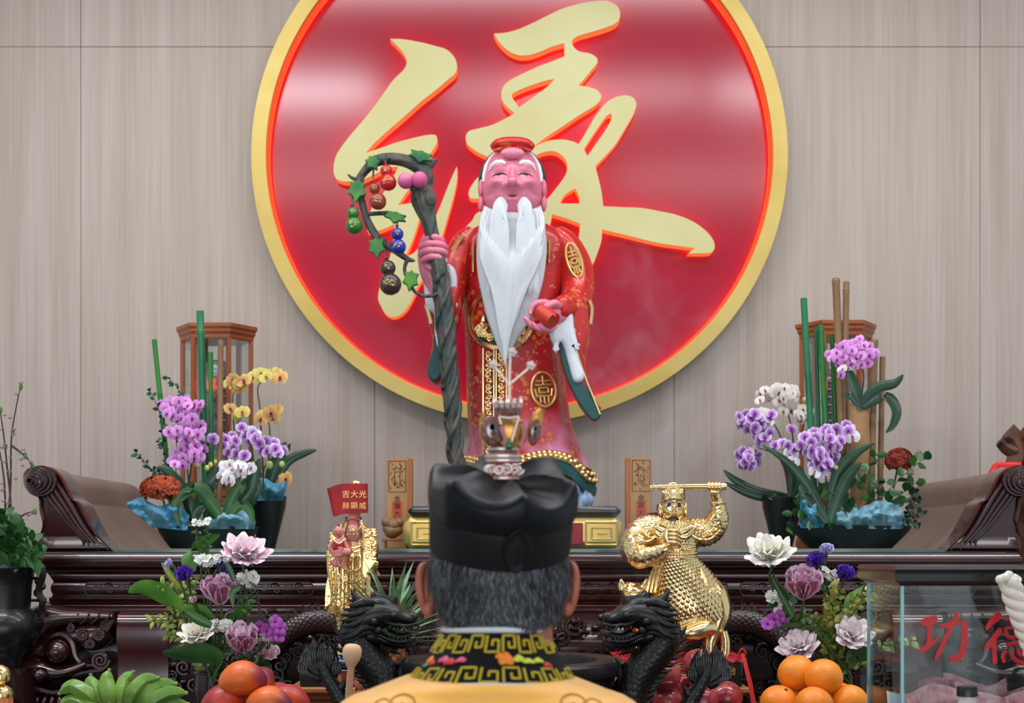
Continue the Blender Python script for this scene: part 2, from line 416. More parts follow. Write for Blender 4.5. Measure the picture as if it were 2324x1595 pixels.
A = [(885, 88, 'c'), (915, 89), (956, 96), (991, 105), (1011, 111), (1026, 123), (1035, 138), (1037, 155), (1032, 168), (1018, 180), (991, 203), (953, 233), (915, 267), (878, 299), (848, 327), (830, 347, 'c'),
     (858, 338), (900, 323), (946, 311), (971, 306), (987, 306), (992, 313), (991, 326), (981, 343), (970, 362), (945, 405), (923, 436), (903, 466, 'c'), (930, 461), (958, 459, 'c'), (956, 480), (948, 510), (935, 548), (920, 583, 'c'),
     (940, 573), (956, 552), (975, 522), (988, 493), (1004, 455), (1021, 412), (1037, 377, 'c'), (1037, 408), (1028, 450), (1013, 503), (1002, 540), (985, 585), (964, 625), (947, 653), (942, 667), (923, 701), (907, 715), (892, 720), (876, 713), (864, 694), (858, 672),
     (868, 630), (885, 582), (893, 545), (896, 508, 'c'), (880, 516), (858, 524), (835, 527, 'c'), (832, 505), (845, 470), (870, 438), (893, 400), (904, 379, 'c'), (880, 381), (853, 395), (825, 407), (790, 412), (775, 411), (762, 404), (757, 386), (759, 366), (767, 345), (790, 313), (828, 268), (861, 225), (891, 183), (916, 158), (923, 140), (918, 125), (905, 108)]
B = [(1121, 76, 'c'), (1147, 74), (1177, 66), (1211, 51), (1243, 35), (1275, 20), (1317, 8), (1356, 2), (1381, 3), (1400, 13), (1407, 28), (1405, 45), (1392, 56), (1366, 66), (1338, 74), (1315, 81), (1301, 89), (1298, 98), (1306, 111), (1319, 118), (1338, 121), (1353, 130), (1356, 141), (1345, 156), (1328, 177), (1313, 194, 'c'),
     (1332, 197), (1353, 203), (1364, 215), (1363, 225), (1351, 239), (1317, 260), (1275, 288), (1243, 309), (1212, 332), (1180, 352), (1140, 362), (1110, 357), (1080, 343), (1061, 327), (1057, 311), (1064, 298), (1083, 292), (1115, 284), (1147, 269), (1168, 257, 'c'), (1151, 243), (1140, 228), (1138, 209), (1144, 194), (1159, 181), (1189, 166), (1221, 151), (1253, 139), (1281, 128, 'c'), (1281, 98, 'c'),
     (1253, 106), (1225, 118), (1202, 125), (1179, 126), (1159, 119), (1142, 106), (1130, 92)]
Bh = [(1259, 179, 'c'), (1232, 185), (1189, 200), (1166, 211), (1161, 218), (1168, 230), (1178, 244, 'c'), (1211, 220), (1243, 196)]
Cc = [(1180, 352, 'c'), (1205, 337), (1230, 325), (1253, 318), (1279, 317), (1300, 321), (1313, 327, 'c'), (1328, 303), (1349, 267), (1372, 237), (1391, 223), (1410, 217), (1430, 218), (1441, 226), (1444, 239), (1438, 258), (1419, 291), (1397, 327), (1375, 352), (1351, 377, 'c'), (1358, 404), (1365, 435), (1369, 468, 'c'),
      (1413, 470), (1457, 472), (1496, 479), (1537, 488), (1573, 503), (1601, 523), (1617, 542), (1622, 559), (1617, 571), (1603, 575), (1562, 575, 'c'), (1577, 563, 'c'), (1545, 559), (1496, 552), (1454, 542), (1413, 532), (1366, 521, 'c'), (1365, 545), (1358, 567), (1347, 595), (1325, 628, 'c'), (1290, 655, 'c'), (1303, 610), (1311, 570), (1315, 531), (1317, 508, 'c'), (1285, 496), (1253, 486, 'c'), (1245, 515), (1215, 545, 'c'), (1215, 500),
      (1236, 459), (1248, 445), (1275, 410), (1286, 390), (1287, 371), (1278, 356), (1264, 346), (1250, 343), (1234, 346), (1220, 351), (1195, 366, 'c')]
Ch1 = [(1271, 462, 'c'), (1281, 443), (1305, 427, 'c'), (1313, 443), (1317, 462, 'c')]
Ch2 = [(1325, 338, 'c'), (1352, 297), (1374, 266), (1384, 259), (1389, 265), (1377, 291), (1352, 327), (1333, 354, 'c')]
Tt = [(1086, 402), (1073, 417), (1064, 434), (1065, 446), (1073, 451), (1090, 450), (1112, 440), (1115, 415), (1100, 402)]
Tl = [(1230, 440, 'c'), (1150, 460), (1087, 481), (1072, 500), (1056, 517), (1040, 538), (1028, 560), (1017, 592, 'c'), (1045, 575), (1090, 530), (1150, 500), (1232, 470, 'c')]
plate = MB(); wallb = MB(); wallb.mi = 0; plate.mi = 0
for i, lps in enumerate(([A], [B, Bh], [Cc, Ch1, Ch2], [Tt], [Tl])):
    L = [wl(q, DL, 6) for q in lps]; o = -.0004 * i
    plate.prism(L, DL + o, DL + .007 + o, back=False, mside=1)
    wallb.prism(L, DL + .007 + o, 5.576, front=False, back=False)
mk('brush_character_face', plate, [face_gold, edge_brown], sign, 30)
mk('lit_side_wall', wallb, acry, sign, 30)

# ================================================================ altar (the tall back altar and the carved table under it)
maho = mat('mahogany_lacquer', (58, 18, 16), .26, 0, .6, var=((38, 10, 11), 6), bump=('noise', 14, .08))
maho_d = mat('mahogany_dark', (40, 14, 14), .32, 0, .4, bump=('noise', 18, .12))
maho_r = mat('mahogany_red', (84, 20, 14), .2, 0, .8, var=((50, 12, 12), 5))
taupe = mat('wall_sheen_brown_lacquer', (128, 102, 90), .42, 0, .1, var=((112, 88, 78), 2))  # pale taupe: grazing reflection of the wall put into the lacquer colour
glass_edge = mat('glass_edge', (70, 120, 110), .08, 0, 0, alpha=.75, spec=.8)
AX = .052; D0 = 4.2
altar = thing('altar_table', 'tall dark red lacquered altar table with glass top and carved scroll frieze', 'altar', (AX, 4.75, 0))
def half(px): return AX - XP(px, D0)          # half width for a left edge at this pixel column
def mold(mb, prof, yb, mi=None):
    rings = []
    for py, hx, out in prof:
        z = ZP(py, D0); yf = D0 - out
        rings.append([(AX - hx, yf, z), (AX + hx, yf, z), (AX + hx, yb, z), (AX - hx, yb, z)])
    mb.loft(rings)
def arcm(p0, p1, h0, o0, bulge, n=8):
    return [(p0 + (p1 - p0) * i / n, h0 + bulge * sin(pi * i / n), o0 + bulge * sin(pi * i / n)) for i in range(n + 1)]
H = half
mb = MB()
prof = arcm(1289, 1254, H(96), .0, .012) [::1]
low = [(1386, H(76), .02), (1380, H(76), .02), (1377, H(80), .014), (1373, H(100), .010), (1368, H(102), .012), (1363, H(112), 0), (1360, H(112), .004), (1356, H(112), .004), (1354, H(116), -.004)]
fr = [(1350, H(119), -.004), (1342, H(117), .004), (1334, H(116), .006), (1326, H(117), .002), (1320, H(120), -.006)]
mid = [(1318, H(120), -.002), (1313, H(118), .004), (1306, H(114), .006), (1301, H(108), .002), (1299, H(106), .008), (1294, H(102), .01), (1291, H(102), -.004)]
mold(mb, low + fr + mid + [(p, h, o) for p, h, o in prof], 5.33)
mk('table_body', mb, maho, altar, 50)
mb = MB().box(AX - H(100), AX + H(100), 4.212, 5.32, ZP(1253.5, D0), CH - .0015, .001); mk('glass_top', mb, glass_edge, altar)
# scroll relief panels along the frieze
mb = MB()
for a0, a1 in ((205, 700), (760, 1200), (1240, 1640), (1690, 2200)):
    zc = ZP(1336, D0); yy = 4.196
    pts = [(XP(a0 + 12 * cos(t), D0), yy, zc + S(15 * sin(t), D0)) for t in [pi / 2 + pi * i / 10 for i in range(11)]]
    pts += [(XP(a1 + 12 * cos(t), D0), yy, zc + S(15 * sin(t), D0)) for t in [-pi / 2 + pi * i / 10 for i in range(11)]]
    mb.tube(pts + [pts[0]], .0022, 6)
    x = a0 + 18; sg = 1
    while x < a1 - 10:
        spiral(mb, (XP(x, D0), yy, zc + S(2 * sg, D0)), S(10, D0), 1.6, .0024, sg, 0 if sg > 0 else pi)
        mb.tube(wp([(x - 12, 1336 + 10 * sg), (x, 1336 + 12 * sg), (x + 16, 1336 - 8 * sg)], 4.197, 4), .002, 5)
        x += 27; sg = -sg
mk('scroll_carving', mb, maho_d, altar)
# upturned ends
def mirror(mb): return MB().merge(mb)
for side in (1, -1):
    def MX(b):
        if side < 0:
            b.v = [Vector((2 * AX - v.x, v.y, v.z)) for v in b.v]; b.f = [list(reversed(f)) for f in b.f]
        return b
    e = MB(); out = [(50, 1085), (53, 1069), (66, 1060), (95, 1057), (118, 1062), (138, 1080), (153, 1108), (165, 1131), (181, 1142), (200, 1178), (222, 1216), (256, 1251, 'c'), (89, 1252, 'c'), (87, 1225), (95, 1195), (88, 1160), (86, 1132), (76, 1116), (58, 1104)]
    lp = wl(out, D0, 5); zc = sum(p[1] for p in lp) / len(lp); xc = sum(p[0] for p in lp) / len(lp)
    def ins(k): return [(xc + (p[0] - xc) * k, zc + (p[1] - zc) * k) for p in lp]
    e.prism([lp], D0 + .012, D0 + .12, front=False)
    rings = [[(p[0], D0 + .012, p[1]) for p in lp], [(p[0], D0 + .003, p[1]) for p in ins(.975)], [(p[0], D0 - .002, p[1]) for p in ins(.93)], [(p[0], D0 + .002, p[1]) for p in ins(.84)], [(p[0], D0 + .01, p[1]) for p in ins(.7)]]
    e.loft(rings, False); e.prism([ins(.7)], D0 + .01, D0 + .02, back=False, side=False)
    # flowing ridges that follow the slope
    for k, o in enumerate((0, 11, 21, 30)):
        p = [(118 - o * .5, 1078 + o), (140 - o, 1112 + o * .6), (163 - o, 1150 + o * .3), (188 - o, 1192), (216 - o * .9, 1226), (246 - o * 2, 1247)]
        e.tube(wp(p, D0 + .002, 4), interp([.002, .0075, .008, .007, .006, .002], 21), 6, flat=.8)
    c = W(93, 1092, D0)
    for k in range(6):
        r = S(33 - 5.2 * k, D0); cc = (c.x - S(3.4 * k, D0), c.y - .004 - .006 * k, c.z + 0)
        e.tube([(cc[0] + cos(2 * pi * j / 28) * r, cc[1], cc[2] + sin(2 * pi * j / 28) * r * .95) for j in range(29)], .0062 - .0005 * k, 6)
    e.ell((c.x - .012, c.y, c.z), (S(30, D0), .028, S(29, D0)), 24, 12)
    mk('upturned_scroll_end', MX(e), maho, altar, 40)
    t = MB(); pr = smooth([(82, 1062.5), (100, 1066), (118, 1075), (131, 1092), (138, 1120), (141, 1137, 'c'), (150, 1152), (166, 1180), (187, 1208), (214, 1233), (240, 1251)], 4)
    pr2 = list(reversed(smooth([(78, 1075), (98, 1082), (112, 1096), (120, 1130), (132, 1160), (160, 1205), (180, 1251)], 4)))
    dd = 4.3; q = [(XP(a, dd), ZP(min(b2, 1246), dd)) for a, b2 in pr + pr2]
    t.prism([q], 4.315, 5.27); mk('curved_end_board', MX(t), taupe, altar, 25)
# legs reaching the floor behind the lower table
mb = MB()
for sx in (-1, 1):
    for yy in (4.45, 5.15): mb.box(AX + sx * 1.25 - .06, AX + sx * 1.25 + .06, yy, yy + .12, 0, ZP(1386, D0), .006)
mk('legs', mb, maho_d, altar)

# ---- lower carved table
low = thing('carved_altar_skirt_table', 'lower mahogany altar table carved with dragons clouds and beast heads', 'altar', (AX, 4.3, 0))
TOP = ZP(1386.5, D0); LF = 4.13
mb = MB()
# bulging apron with rounded shoulder
rings = []
for z, hx, yf in ((0.05, 1.36, 4.22), (.75, 1.36, 4.2), (1.02, 1.46, 4.15), (1.12, 1.50, 4.13), (1.20, 1.49, 4.12), (1.26, 1.44, 4.125), (1.295, 1.38, 4.15), (1.309, 1.33, 4.17), (TOP - .002, 1.31, 4.18)):
    rings.append([(AX - hx, yf, z), (AX + hx, yf, z), (AX + hx, 4.44, z), (AX - hx, 4.44, z)])
mb.loft(rings); mk('apron', mb, maho_d, low, 60)
def bar(mb, p, d, r, n=7, flat=1): mb.tube(wp(p, d, 4), interp(r, 4 * (len(p) - 1) + 1) if hasattr(r, '__len__') else r, n, flat=flat)
for side in (1, -1):
    def MX(b):
        if side < 0:
            b.v = [Vector((2 * AX - v.x, v.y, v.z)) for v in b.v]; b.f = [list(reversed(f)) for f in b.f]
        return b
    g = MB(); D1 = 4.08   # carved beast head corner
    et(g, [(60, 1470, 26, .03), (75, 1432, 38, .05), (105, 1408, 40, .06), (150, 1400, 22, .06), (210, 1398, 16, .05), (262, 1398, 10, .04)], D1 + .02, 20)
    et(g, [(45, 1480, 18, .03), (60, 1488, 24, .04), (95, 1470, 30, .05), (135, 1448, 22, .05), (175, 1440, 30, .05), (215, 1440, 36, .045), (250, 1430, 24, .04)], D1 + .03, 20)
    g.ell(W(133, 1478, D1 - .03), (S(27, D1), .045, S(28, D1)), 24, 14)      # eye
    bar(g, [(95, 1488), (110, 1452), (140, 1440), (163, 1458), (172, 1490), (190, 1508), (215, 1510)], D1 - .02, [.006, .010, .012, .011, .010, .008, .005])
    et(g, [(35, 1545, 22, .03), (62, 1522, 24, .05), (90, 1518, 26, .055), (125, 1524, 22, .05), (160, 1522, 16, .045), (200, 1505, 10, .03)], D1 - .01, 20)
    g.ell(W(92, 1530, D1 - .05), (S(22, D1), .04, S(18, D1)), 20, 12); g.ell(W(50, 1536, D1 - .04), (S(20, D1), .04, S(20, D1)), 20, 12)
    for k, (x, y, r) in enumerate(((228, 1498, 21), (188, 1440, 14), (160, 1425, 10), (225, 1440, 13), (205, 1462, 12), (168, 1552, 14), (215, 1548, 12))):
        spiral(g, W(x, y, D1 - .02), S(r, D1), 2.2, .006 * r / 18, 1 if k % 2 else -1, k)
    bar(g, [(118, 1556), (140, 1540), (170, 1532), (205, 1524), (235, 1520), (250, 1500)], D1 - .02, [.004, .009, .009, .008, .007, .004])
    for i in range(9): bar(g, [(262 - i * 4, 1402 + i), (245 - i * 3, 1430 + i * 2), (225 - i * 6, 1450 + i), (215 - i * 8, 1462 + i * 3)], D1 - .008, [.002, .0035, .003, .001], 5)
    for i in range(6): bar(g, [(250 - i * 24, 1392), (244 - i * 24, 1404), (230 - i * 24, 1416)], D1 - .03, [.003, .003, .001], 5)
    bar(g, [(40, 1575), (75, 1562), (120, 1572), (160, 1566), (210, 1578)], D1 - .03, [.006, .012, .010, .011, .006])
    for i in range(8): g.ell(W(52 + i * 17, 1592, D1 - .03), (S(8, D1), .02, S(15, D1)), 10, 8)     # teeth
    et(g, [(40, 1640, 50, .05), (100, 1650, 60, .08), (200, 1650, 60, .06)], D1 + .04, 16)
    et(g, [(120, 1640, 80, .1), (110, 1800, 60, .09), (90, 2000, 40, .08), (95, 2200, 44, .08), (120, 2400, 60, .1)], D1 + .1, 16)
    mk('beast_head_corner', MX(g), maho, low, 50)
    g = MB(); rr = []    # smooth bowed red panel
    for z, o in ((ZP(1388, D1), .05), (ZP(1396, D1), .018), (ZP(1410, D1), .006), (ZP(1440, D1), .0), (ZP(1480, D1), .01), (ZP(1520, D1), .02), (ZP(1560, D1), .012), (ZP(1620, D1), .0)):
        rr.append([(XP(264, D1), D1 + o, z), (XP(378, D1), D1 + o, z), (XP(378, D1), D1 + .12, z), (XP(264, D1), D1 + .12, z)])
    g.loft(list(reversed(rr))); mk('bowed_panel', MX(g), maho_r, low, 50)
    g = MB()
    arc = [(520, 1560), (560, 1525), (610, 1478), (655, 1435), (705, 1412), (755, 1412), (800, 1430), (850, 1470), (880, 1520), (900, 1580)]
    p = wp(arc, 4.07, 5); rad = [(S(v, 4.07), S(v, 4.07) * .9) for v in interp([12, 16, 22, 26, 27, 26, 24, 22, 20, 18], len(p))]
    g.tube(p, rad, 14); scales(g, p, rad, 60, 14, .011, lift=.35)
    q = [W(a, b2, 4.05) for a, b2 in arc]
    for i in range(34):        # dorsal spikes
        t = i / 33 * (len(p) - 2); k = int(t); T = (p[k + 1] - p[k]).normalized(); nrm = Vector((-T.z, 0, T.x)); nrm = nrm if nrm.z > 0 else -nrm
        b0 = p[k] + nrm * rad[k][0] * .9; g.tube([b0 - T * .004, b0 + nrm * .014 - T * .006, b0 + nrm * .024 - T * .016], [.006, .004, .0006], 5, flat=.4)
    for i in range(12):        # flowing fins
        x, y = 560 + i * 17, 1470 - i * 5
        bar(g, [(x, y), (x - 18, y - 22), (x - 26, y - 44 - (i % 3) * 6)], 4.09, [.005, .0035, .001], 5)
    mk('carved_dragon', MX(g), maho_d, low, 60)
    g = MB(); rnd = random.Random(5)
    for i in range(230):
        x, y = rnd.uniform(390, 1190), rnd.uniform(1396, 1600); r = rnd.uniform(10, 26); a = rnd.uniform(0, 6)
        if rnd.random() < .55: spiral(g, W(x, y, 4.115), S(r, 4.1), 1.5, S(r * .26, 4.1), rnd.choice((-1, 1)), a, 20)
        elif rnd.random() < .3: g.ell(W(x, y, 4.128), (S(r * .7, 4.1), .014, S(r * .5, 4.1)), 12, 8)
        else: bar(g, [(x, y), (x + 14 * cos(a), y + 10 * sin(a)), (x + 30 * cos(a + .5), y + 18 * sin(a + .5)), (x + 44 * cos(a), y + 22 * sin(a))], 4.11, [.004, .007, .006, .002], 6)
    mk('cloud_carving', MX(g), maho_d, low, 60)
# ================================================================ pedestal under the tall statue
gold = mat('polished_gold', (255, 222, 156), .2, 1.0, bump=('noise', 20, .05))
gold_paint = mat('gold_paint', (236, 204, 120), .34, .6, bump=('noise', 25, .08))
gold_chased = mat('chased_gold', (255, 222, 156), .24, 1.0, bump=('vor', 110, .3, .003))
blackwood = mat('black_lacquer', (14, 17, 20), .3, 0, .3)
red_paint = mat('red_paint', (150, 16, 24), .4)
teal = mat('teal_lining', (8, 74, 72), .45)
ped = thing('gold_pedestal', 'gilded pedestal box with fret pattern and black rolled top under tall statue', 'pedestal', (XP(1165, 4.7), 4.75, 1.5))
DP = 4.4
mb = MB(); mb.box(XP(915, DP), XP(1415, DP), DP, 5.1, 1.5, ZP(1172, DP), .022); mk('box_body', mb, gold_paint, ped)
mb = MB()
def fret(mb, x0, x1, y0, y1, d, r=.0035):
    w_, h_ = x1 - x0, y1 - y0
    for k in range(2):
        i = k * 13
        P = [(x0 + i, y0 + i), (x1 - i, y0 + i), (x1 - i, y1 - i), (x0 + i, y1 - i), (x0 + i, y0 + i)]
        for a, b2 in zip(P, P[1:]): mb.tube([W(*a, d), W(*b2, d)], r, 4)
    mb.tube([W(x0 + 26, y0 + h_ / 2, d), W(x1 - 22, y0 + h_ / 2, d)], r, 4)
fret(mb, 934, 1008, 1184, 1236, DP - .002); mk('fret_pattern', mb, gold_paint, ped)
mb = MB(); fret(mb, 1330, 1400, 1184, 1236, DP - .002); mk('fret_pattern', mb, gold_paint, ped)
mb = MB().box(XP(1020, DP), XP(1323, DP), DP - .003, DP + .01, ZP(1236, DP), ZP(1186, DP), .002); mk('red_inset', mb, red_paint, ped)
mb = MB(); c0, c1 = W(936, 1160, DP), W(1400, 1160, DP)
mb.box(XP(925, DP), XP(1410, DP), DP + .004, 5.1, ZP(1172, DP), ZP(1148, DP), .014); mk('rolled_top', mb, blackwood, ped)
TOPZ = ZP(1148, DP)
# ================================================================ tall bearded statue
DB = 4.85
skin = mat('painted_skin', (232, 132, 156), .38, 0, .2, sub=.05)
white_hair = mat('beard_hair', (206, 212, 216), .65, sheen=.15, bump=('noise', 60, .25, .003, (1, 1, .03)))
white_cloth = mat('white_sleeve', (226, 230, 238), .45)
robe = mat('red_robe', (196, 34, 30), .34, 0, .25, var=((176, 24, 30), 9), grad=((222, 140, 172), 2, .36, .20), spots=[((214, 112, 34), 42, .42, 9), ((222, 120, 134), 55, .26, 13), ((120, 90, 40), 30, .12, 8)])
robe_sl = mat('red_sleeve', (200, 36, 30), .34, 0, .25, spots=[((212, 110, 36), 42, .4, 9), ((226, 130, 140), 60, .26, 14)])
magenta = mat('magenta_brocade', (140, 26, 74), .4, spots=[((190, 80, 110), 60, .3)])
black_hair = mat('black_rim', (20, 26, 30), .4)
st = thing('bearded_deity_statue', 'tall statue of smiling old man with long white beard in red robe', 'statue', (XP(1175, DB), DB, TOPZ))
mb = MB()      # wave base
rnd = random.Random(3)
for i in range(46):
    a = 2 * pi * i / 46; k = rnd.uniform(.75, 1)
    mb.ell((XP(1190, DB) + cos(a) * .225 * k, DB + sin(a) * .17 * k, TOPZ + .028 + rnd.uniform(0, .03)), (.035, .035, .032), 12, 8)
mb.lathe([(.001, 0), (.23, 0), (.225, .05), (.20, .085), (.001, .09)], (XP(1190, DB), DB, TOPZ), 32, sy=.75)
mk('wave_base', mb, mat('blue_waves', (70, 130, 200), .4, var=((170, 200, 230), 12)), st)
mb = MB()
for x in (1130, 1255): mb.ell(W(x, 1112, DB - .06), (.055, .1, .03), 16, 10)
mk('shoes', mb, black_hair, st)
mb = MB(); mb.hl([(XP(a, DB), DB, ZP(y, DB), S(w_, DB), .10, .03) for y, a, w_ in ((1108, 1195, 88), (1080, 1195, 92), (1030, 1190, 95), (1000, 1185, 90))], 48, (9, .03)); mk('trousers', mb, magenta, st)
def hemz(px): # wavy hem line
    return 1052 + 14 * sin((px - 1075) * .028) + (24 if px > 1290 else 0) * min(1, (px - 1290) / 40 if px > 1290 else 0)
mb = MB(); rows = [(1058, 1200, 142, .145), (1035, 1196, 134, .14), (1000, 1188, 120, .135), (950, 1176, 114, .13), (880, 1170, 112, .13), (800, 1165, 110, .13), (720, 1162, 112, .13), (660, 1165, 118, .125), (600, 1168, 126, .12), (550, 1168, 124, .11), (525, 1168, 104, .095), (508, 1168, 72, .075), (498, 1166, 48, .06)]
rings = []
for ri, (py, cxp, hw, ry) in enumerate(rows):
    ring = []; low_ = max(0, 1 - ri / 5)
    for j in range(72):
        a = 2 * pi * j / 72; am = .05 * low_ + .012
        m_ = 1 + am * sin(7 * a + .6) + am * .6 * sin(11 * a + 2)
        px = cxp + cos(a) * hw * m_; z = ZP(py + (hemz(px) - 1052) * low_ * low_, DB)
        ring.append((XP(cxp, DB) + cos(a) * S(hw, DB) * m_, DB + sin(a) * ry * m_, z))
    rings.append(ring)
mb.loft(rings); body = mk('robe', mb, robe, st, 60)
# dark teal lining and gold border under the hem
mb = MB(); r0 = [Vector(p) for p in rings[0]]; c = Vector((XP(1200, DB), DB, 0))
def sc_(ring, k, dz): return [(c.x + (p.x - c.x) * k, DB + (p.y - DB) * k, p.z + dz) for p in ring]
mb.loft([sc_(r0, 1.0, -.045), sc_(r0, 1.02, -.02), sc_(r0, .99, .004)], False); mb.loft([sc_(r0, .8, .0), sc_(r0, 1.0, -.045)], False); mk('hem_lining', mb, teal, st, 60)
mb = MB(); r1 = [Vector(p) for p in rings[1]]
for i, k_ in enumerate((0, .35, .7)):
    ln = [a.lerp(b2, k_ * 1.1) for a, b2 in zip(r0, r1)]; ln = [Vector((c.x + (p.x - c.x) * 1.012, DB + (p.y - DB) * 1.012, p.z)) for p in ln]
    mb.tube(ln + [ln[0]], .005, 5)
    for j in range(0, 72):
        if i < 2: mb.ell(ln[j] + Vector((0, 0, .008)), (.008, .006, .008), 8, 6)
mk('gold_hem', mb, gold, st)
def onr(px, py, off=.004):   # a point on the robe front
    q = None
    for a, b2 in zip(rows, rows[1:]):
        if a[0] >= py >= b2[0]:
            k_ = (a[0] - py) / (a[0] - b2[0]); q = [a[i] + (b2[i] - a[i]) * k_ for i in range(4)]; break
    q = q or rows[0]; x = (px - q[1]) / q[2]; y = DB - q[3] * sqrt(max(0, 1 - x * x)) * 1.01 - off
    return Vector((XP(px, DB), y, ZP(py, DB)))
mb = MB()     # gold front band
for x in (1098, 1122, 1127, 1150): mb.tube([onr(x, y) for y in range(800, 1046, 10)], .0035, 6)
for i in range(20):
    y = 812 + i * 12
    for x in (1110, 1138):
        spiral(mb, onr(x, y, .003), S(7, DB), 1.3, .0028, 1 if i % 2 else -1, i, 12); mb.ell(onr(x + (4 if i % 2 else -4), y + 4, .003), (.006, .005, .006), 8, 6)
mk('gold_front_band', mb, gold, st)
mb = MB(); mb.tube([onr(1124.5, y, .003) for y in range(800, 1046, 10)], .004, 6); mk('teal_front_seam', mb, teal, st)
mb = MB()     # belly medallion
cc = (1137, 735); rr_ = (70, 68)
for r_, t_ in ((1, .0065), (.93, .003)): mb.tube([onr(cc[0] + cos(2 * pi * j / 48) * rr_[0] * r_, cc[1] + sin(2 * pi * j / 48) * rr_[1] * r_, .006) for j in range(49)], t_, 6)
rnd = random.Random(8)
for j in range(30):
    a = rnd.uniform(.2, 2.9); q = rnd.uniform(.55, .85); spiral(mb, onr(cc[0] + cos(a) * rr_[0] * q, cc[1] + sin(a) * rr_[1] * q, .008), S(rnd.uniform(6, 10), DB), 1.4, .0035, rnd.choice((1, -1)), rnd.uniform(0, 6), 14)
for j in range(26):
    a = rnd.uniform(.1, 1.3); mb.ell(onr(cc[0] + cos(a) * rr_[0] * 1.06, cc[1] + sin(a) * rr_[1] * 1.06, .005), .006, 8, 6)
mb.tube([onr(1098, 740), onr(1100, 728), onr(1108, 735), onr(1118, 748), onr(1104, 752), onr(1100, 742)], .008, 6)
mk('belly_medallion', mb, gold, st)
mb = MB()
for k_ in range(3): mb.tube([onr(1090 + x * 7, 768 + k_ * 8 + 4 * sin(x * 1.2 + k_), .006) for x in range(13)], .004, 6)
mk('teal_wave_relief', mb, teal, st)
def roundel(px, py, rx, rz, tilt=0, pt=None):
    pt = pt or (lambda x, y, o: onr(x, y, o))
    g = MB(); P = lambda x, y, o=.005: pt(px + x * cos(tilt) - y * sin(tilt), py + x * sin(tilt) + y * cos(tilt), o)
    g.tube([P(cos(2 * pi * j / 36) * rx, sin(2 * pi * j / 36) * rz) for j in range(37)], .0045, 6)
    for x0, y0, x1, y1 in ((-.7, -.55, .7, -.55), (-.8, -.3, .8, -.3), (0, -.9, 0, -.3), (-.45, -.1, .45, -.1), (-.45, -.1, -.45, .2), (.45, -.1, .45, .2), (-.45, .2, .45, .2), (-.85, -.05, -.7, .45), (.85, -.05, .7, .45), (-.6, .42, .6, .42), (-.4, .42, -.4, .85), (0, .42, 0, .92), (.4, .42, .4, .85)):
        g.tube([P(x0 * rx * .85, y0 * rz * .9), P((x0 + x1) / 2 * rx * .85, (y0 + y1) / 2 * rz * .9), P(x1 * rx * .85, y1 * rz * .9)], .0036, 5)
    return g
mk('longevity_roundel', roundel(1232, 892, 27, 38, -.1), gold_paint, st)
# sleeves
mb = MB(); et(mb, [(1262, 532, 22, .05, 4.85), (1285, 560, 34, .06, 4.84), (1304, 610, 40, .06, 4.83), (1310, 660, 38, .06, 4.80), (1300, 695, 34, .055, 4.74), (1278, 702, 26, .05, 4.66), (1262, 702, 20, .035, 4.63)], DB, 28, 5, (5, .03))
pillow(mb, [(1262, 705), (1290, 672), (1326, 668), (1338, 700), (1340, 760), (1331, 820), (1338, 880), (1360, 940), (1346, 952), (1312, 905), (1282, 840), (1266, 770)], 4.66, .10, .25, 5)
mk('right_hand_sleeve', mb, robe_sl, st, 60)
mb = MB(); pillow(mb, [(1266, 772), (1284, 790), (1305, 850), (1333, 880), (1362, 930), (1360, 950), (1340, 950), (1308, 905), (1282, 845)], 4.652, .012, .3, 5); mk('right_sleeve_lining', mb, teal, st, 60)
mb = MB(); pillow(mb, [(1246, 716), (1260, 694), (1284, 688), (1300, 712), (1304, 745), (1316, 792, 'c'), (1306, 786, 'c'), (1316, 820), (1327, 850), (1318, 866), (1302, 862), (1290, 822), (1274, 775), (1262, 802, 'c'), (1256, 780, 'c'), (1248, 760)], 4.635, .03, .25, 5); mk('white_inner_sleeve', mb, white_cloth, st, 60)
mb = MB(); mb.tube(wp([(1304, 745), (1310, 800), (1330, 860), (1348, 905), (1362, 940)], 4.65, 4), .0035, 6); mb.tube(wp([(1337, 682), (1343, 700), (1340, 735)], 4.7, 4), .007, 6); mk('gold_sleeve_piping', mb, gold, st)
def ons(x, y, o): return W(x, y, 4.79 - o - .03 * sqrt(max(0, 1 - ((x - 1303) / 40) ** 2)))
mk('shoulder_roundel', roundel(1303, 590, 16, 40, -.28, ons), gold_paint, st)
mb = MB(); et(mb, [(1075, 532, 22, .05, 4.85), (1052, 560, 32, .06, 4.84), (1034, 610, 34, .06, 4.80), (1022, 660, 34, .06, 4.76), (1016, 700, 30, .05, 4.74), (1012, 740, 18, .03, 4.74)], DB, 28, 5, (5, .04))
pillow(mb, [(968, 690), (985, 672), (1030, 660), (1044, 700), (1036, 745), (1014, 780), (1010, 830), (996, 866), (976, 862), (969, 830), (980, 770), (966, 715)], 4.72, .08, .25, 5)
mk('left_hand_sleeve', mb, robe_sl, st, 60)
mb = MB(); pillow(mb, [(985, 762), (1006, 780), (1010, 826), (997, 858), (982, 864), (971, 850), (972, 822), (983, 790)], 4.712, .012, .3, 5); mk('left_sleeve_lining', mb, teal, st, 60)
mb = MB(); pillow(mb, [(1012, 604), (1024, 600), (1036, 622), (1040, 690), (1032, 696), (1014, 660)], 4.70, .03, .25); pillow(mb, [(960, 616), (975, 622), (995, 668), (1004, 700), (1004, 780), (992, 784), (986, 750), (984, 712), (968, 700), (962, 660)], 4.70, .03, .25); mk('white_left_sleeve', mb, white_cloth, st, 60)
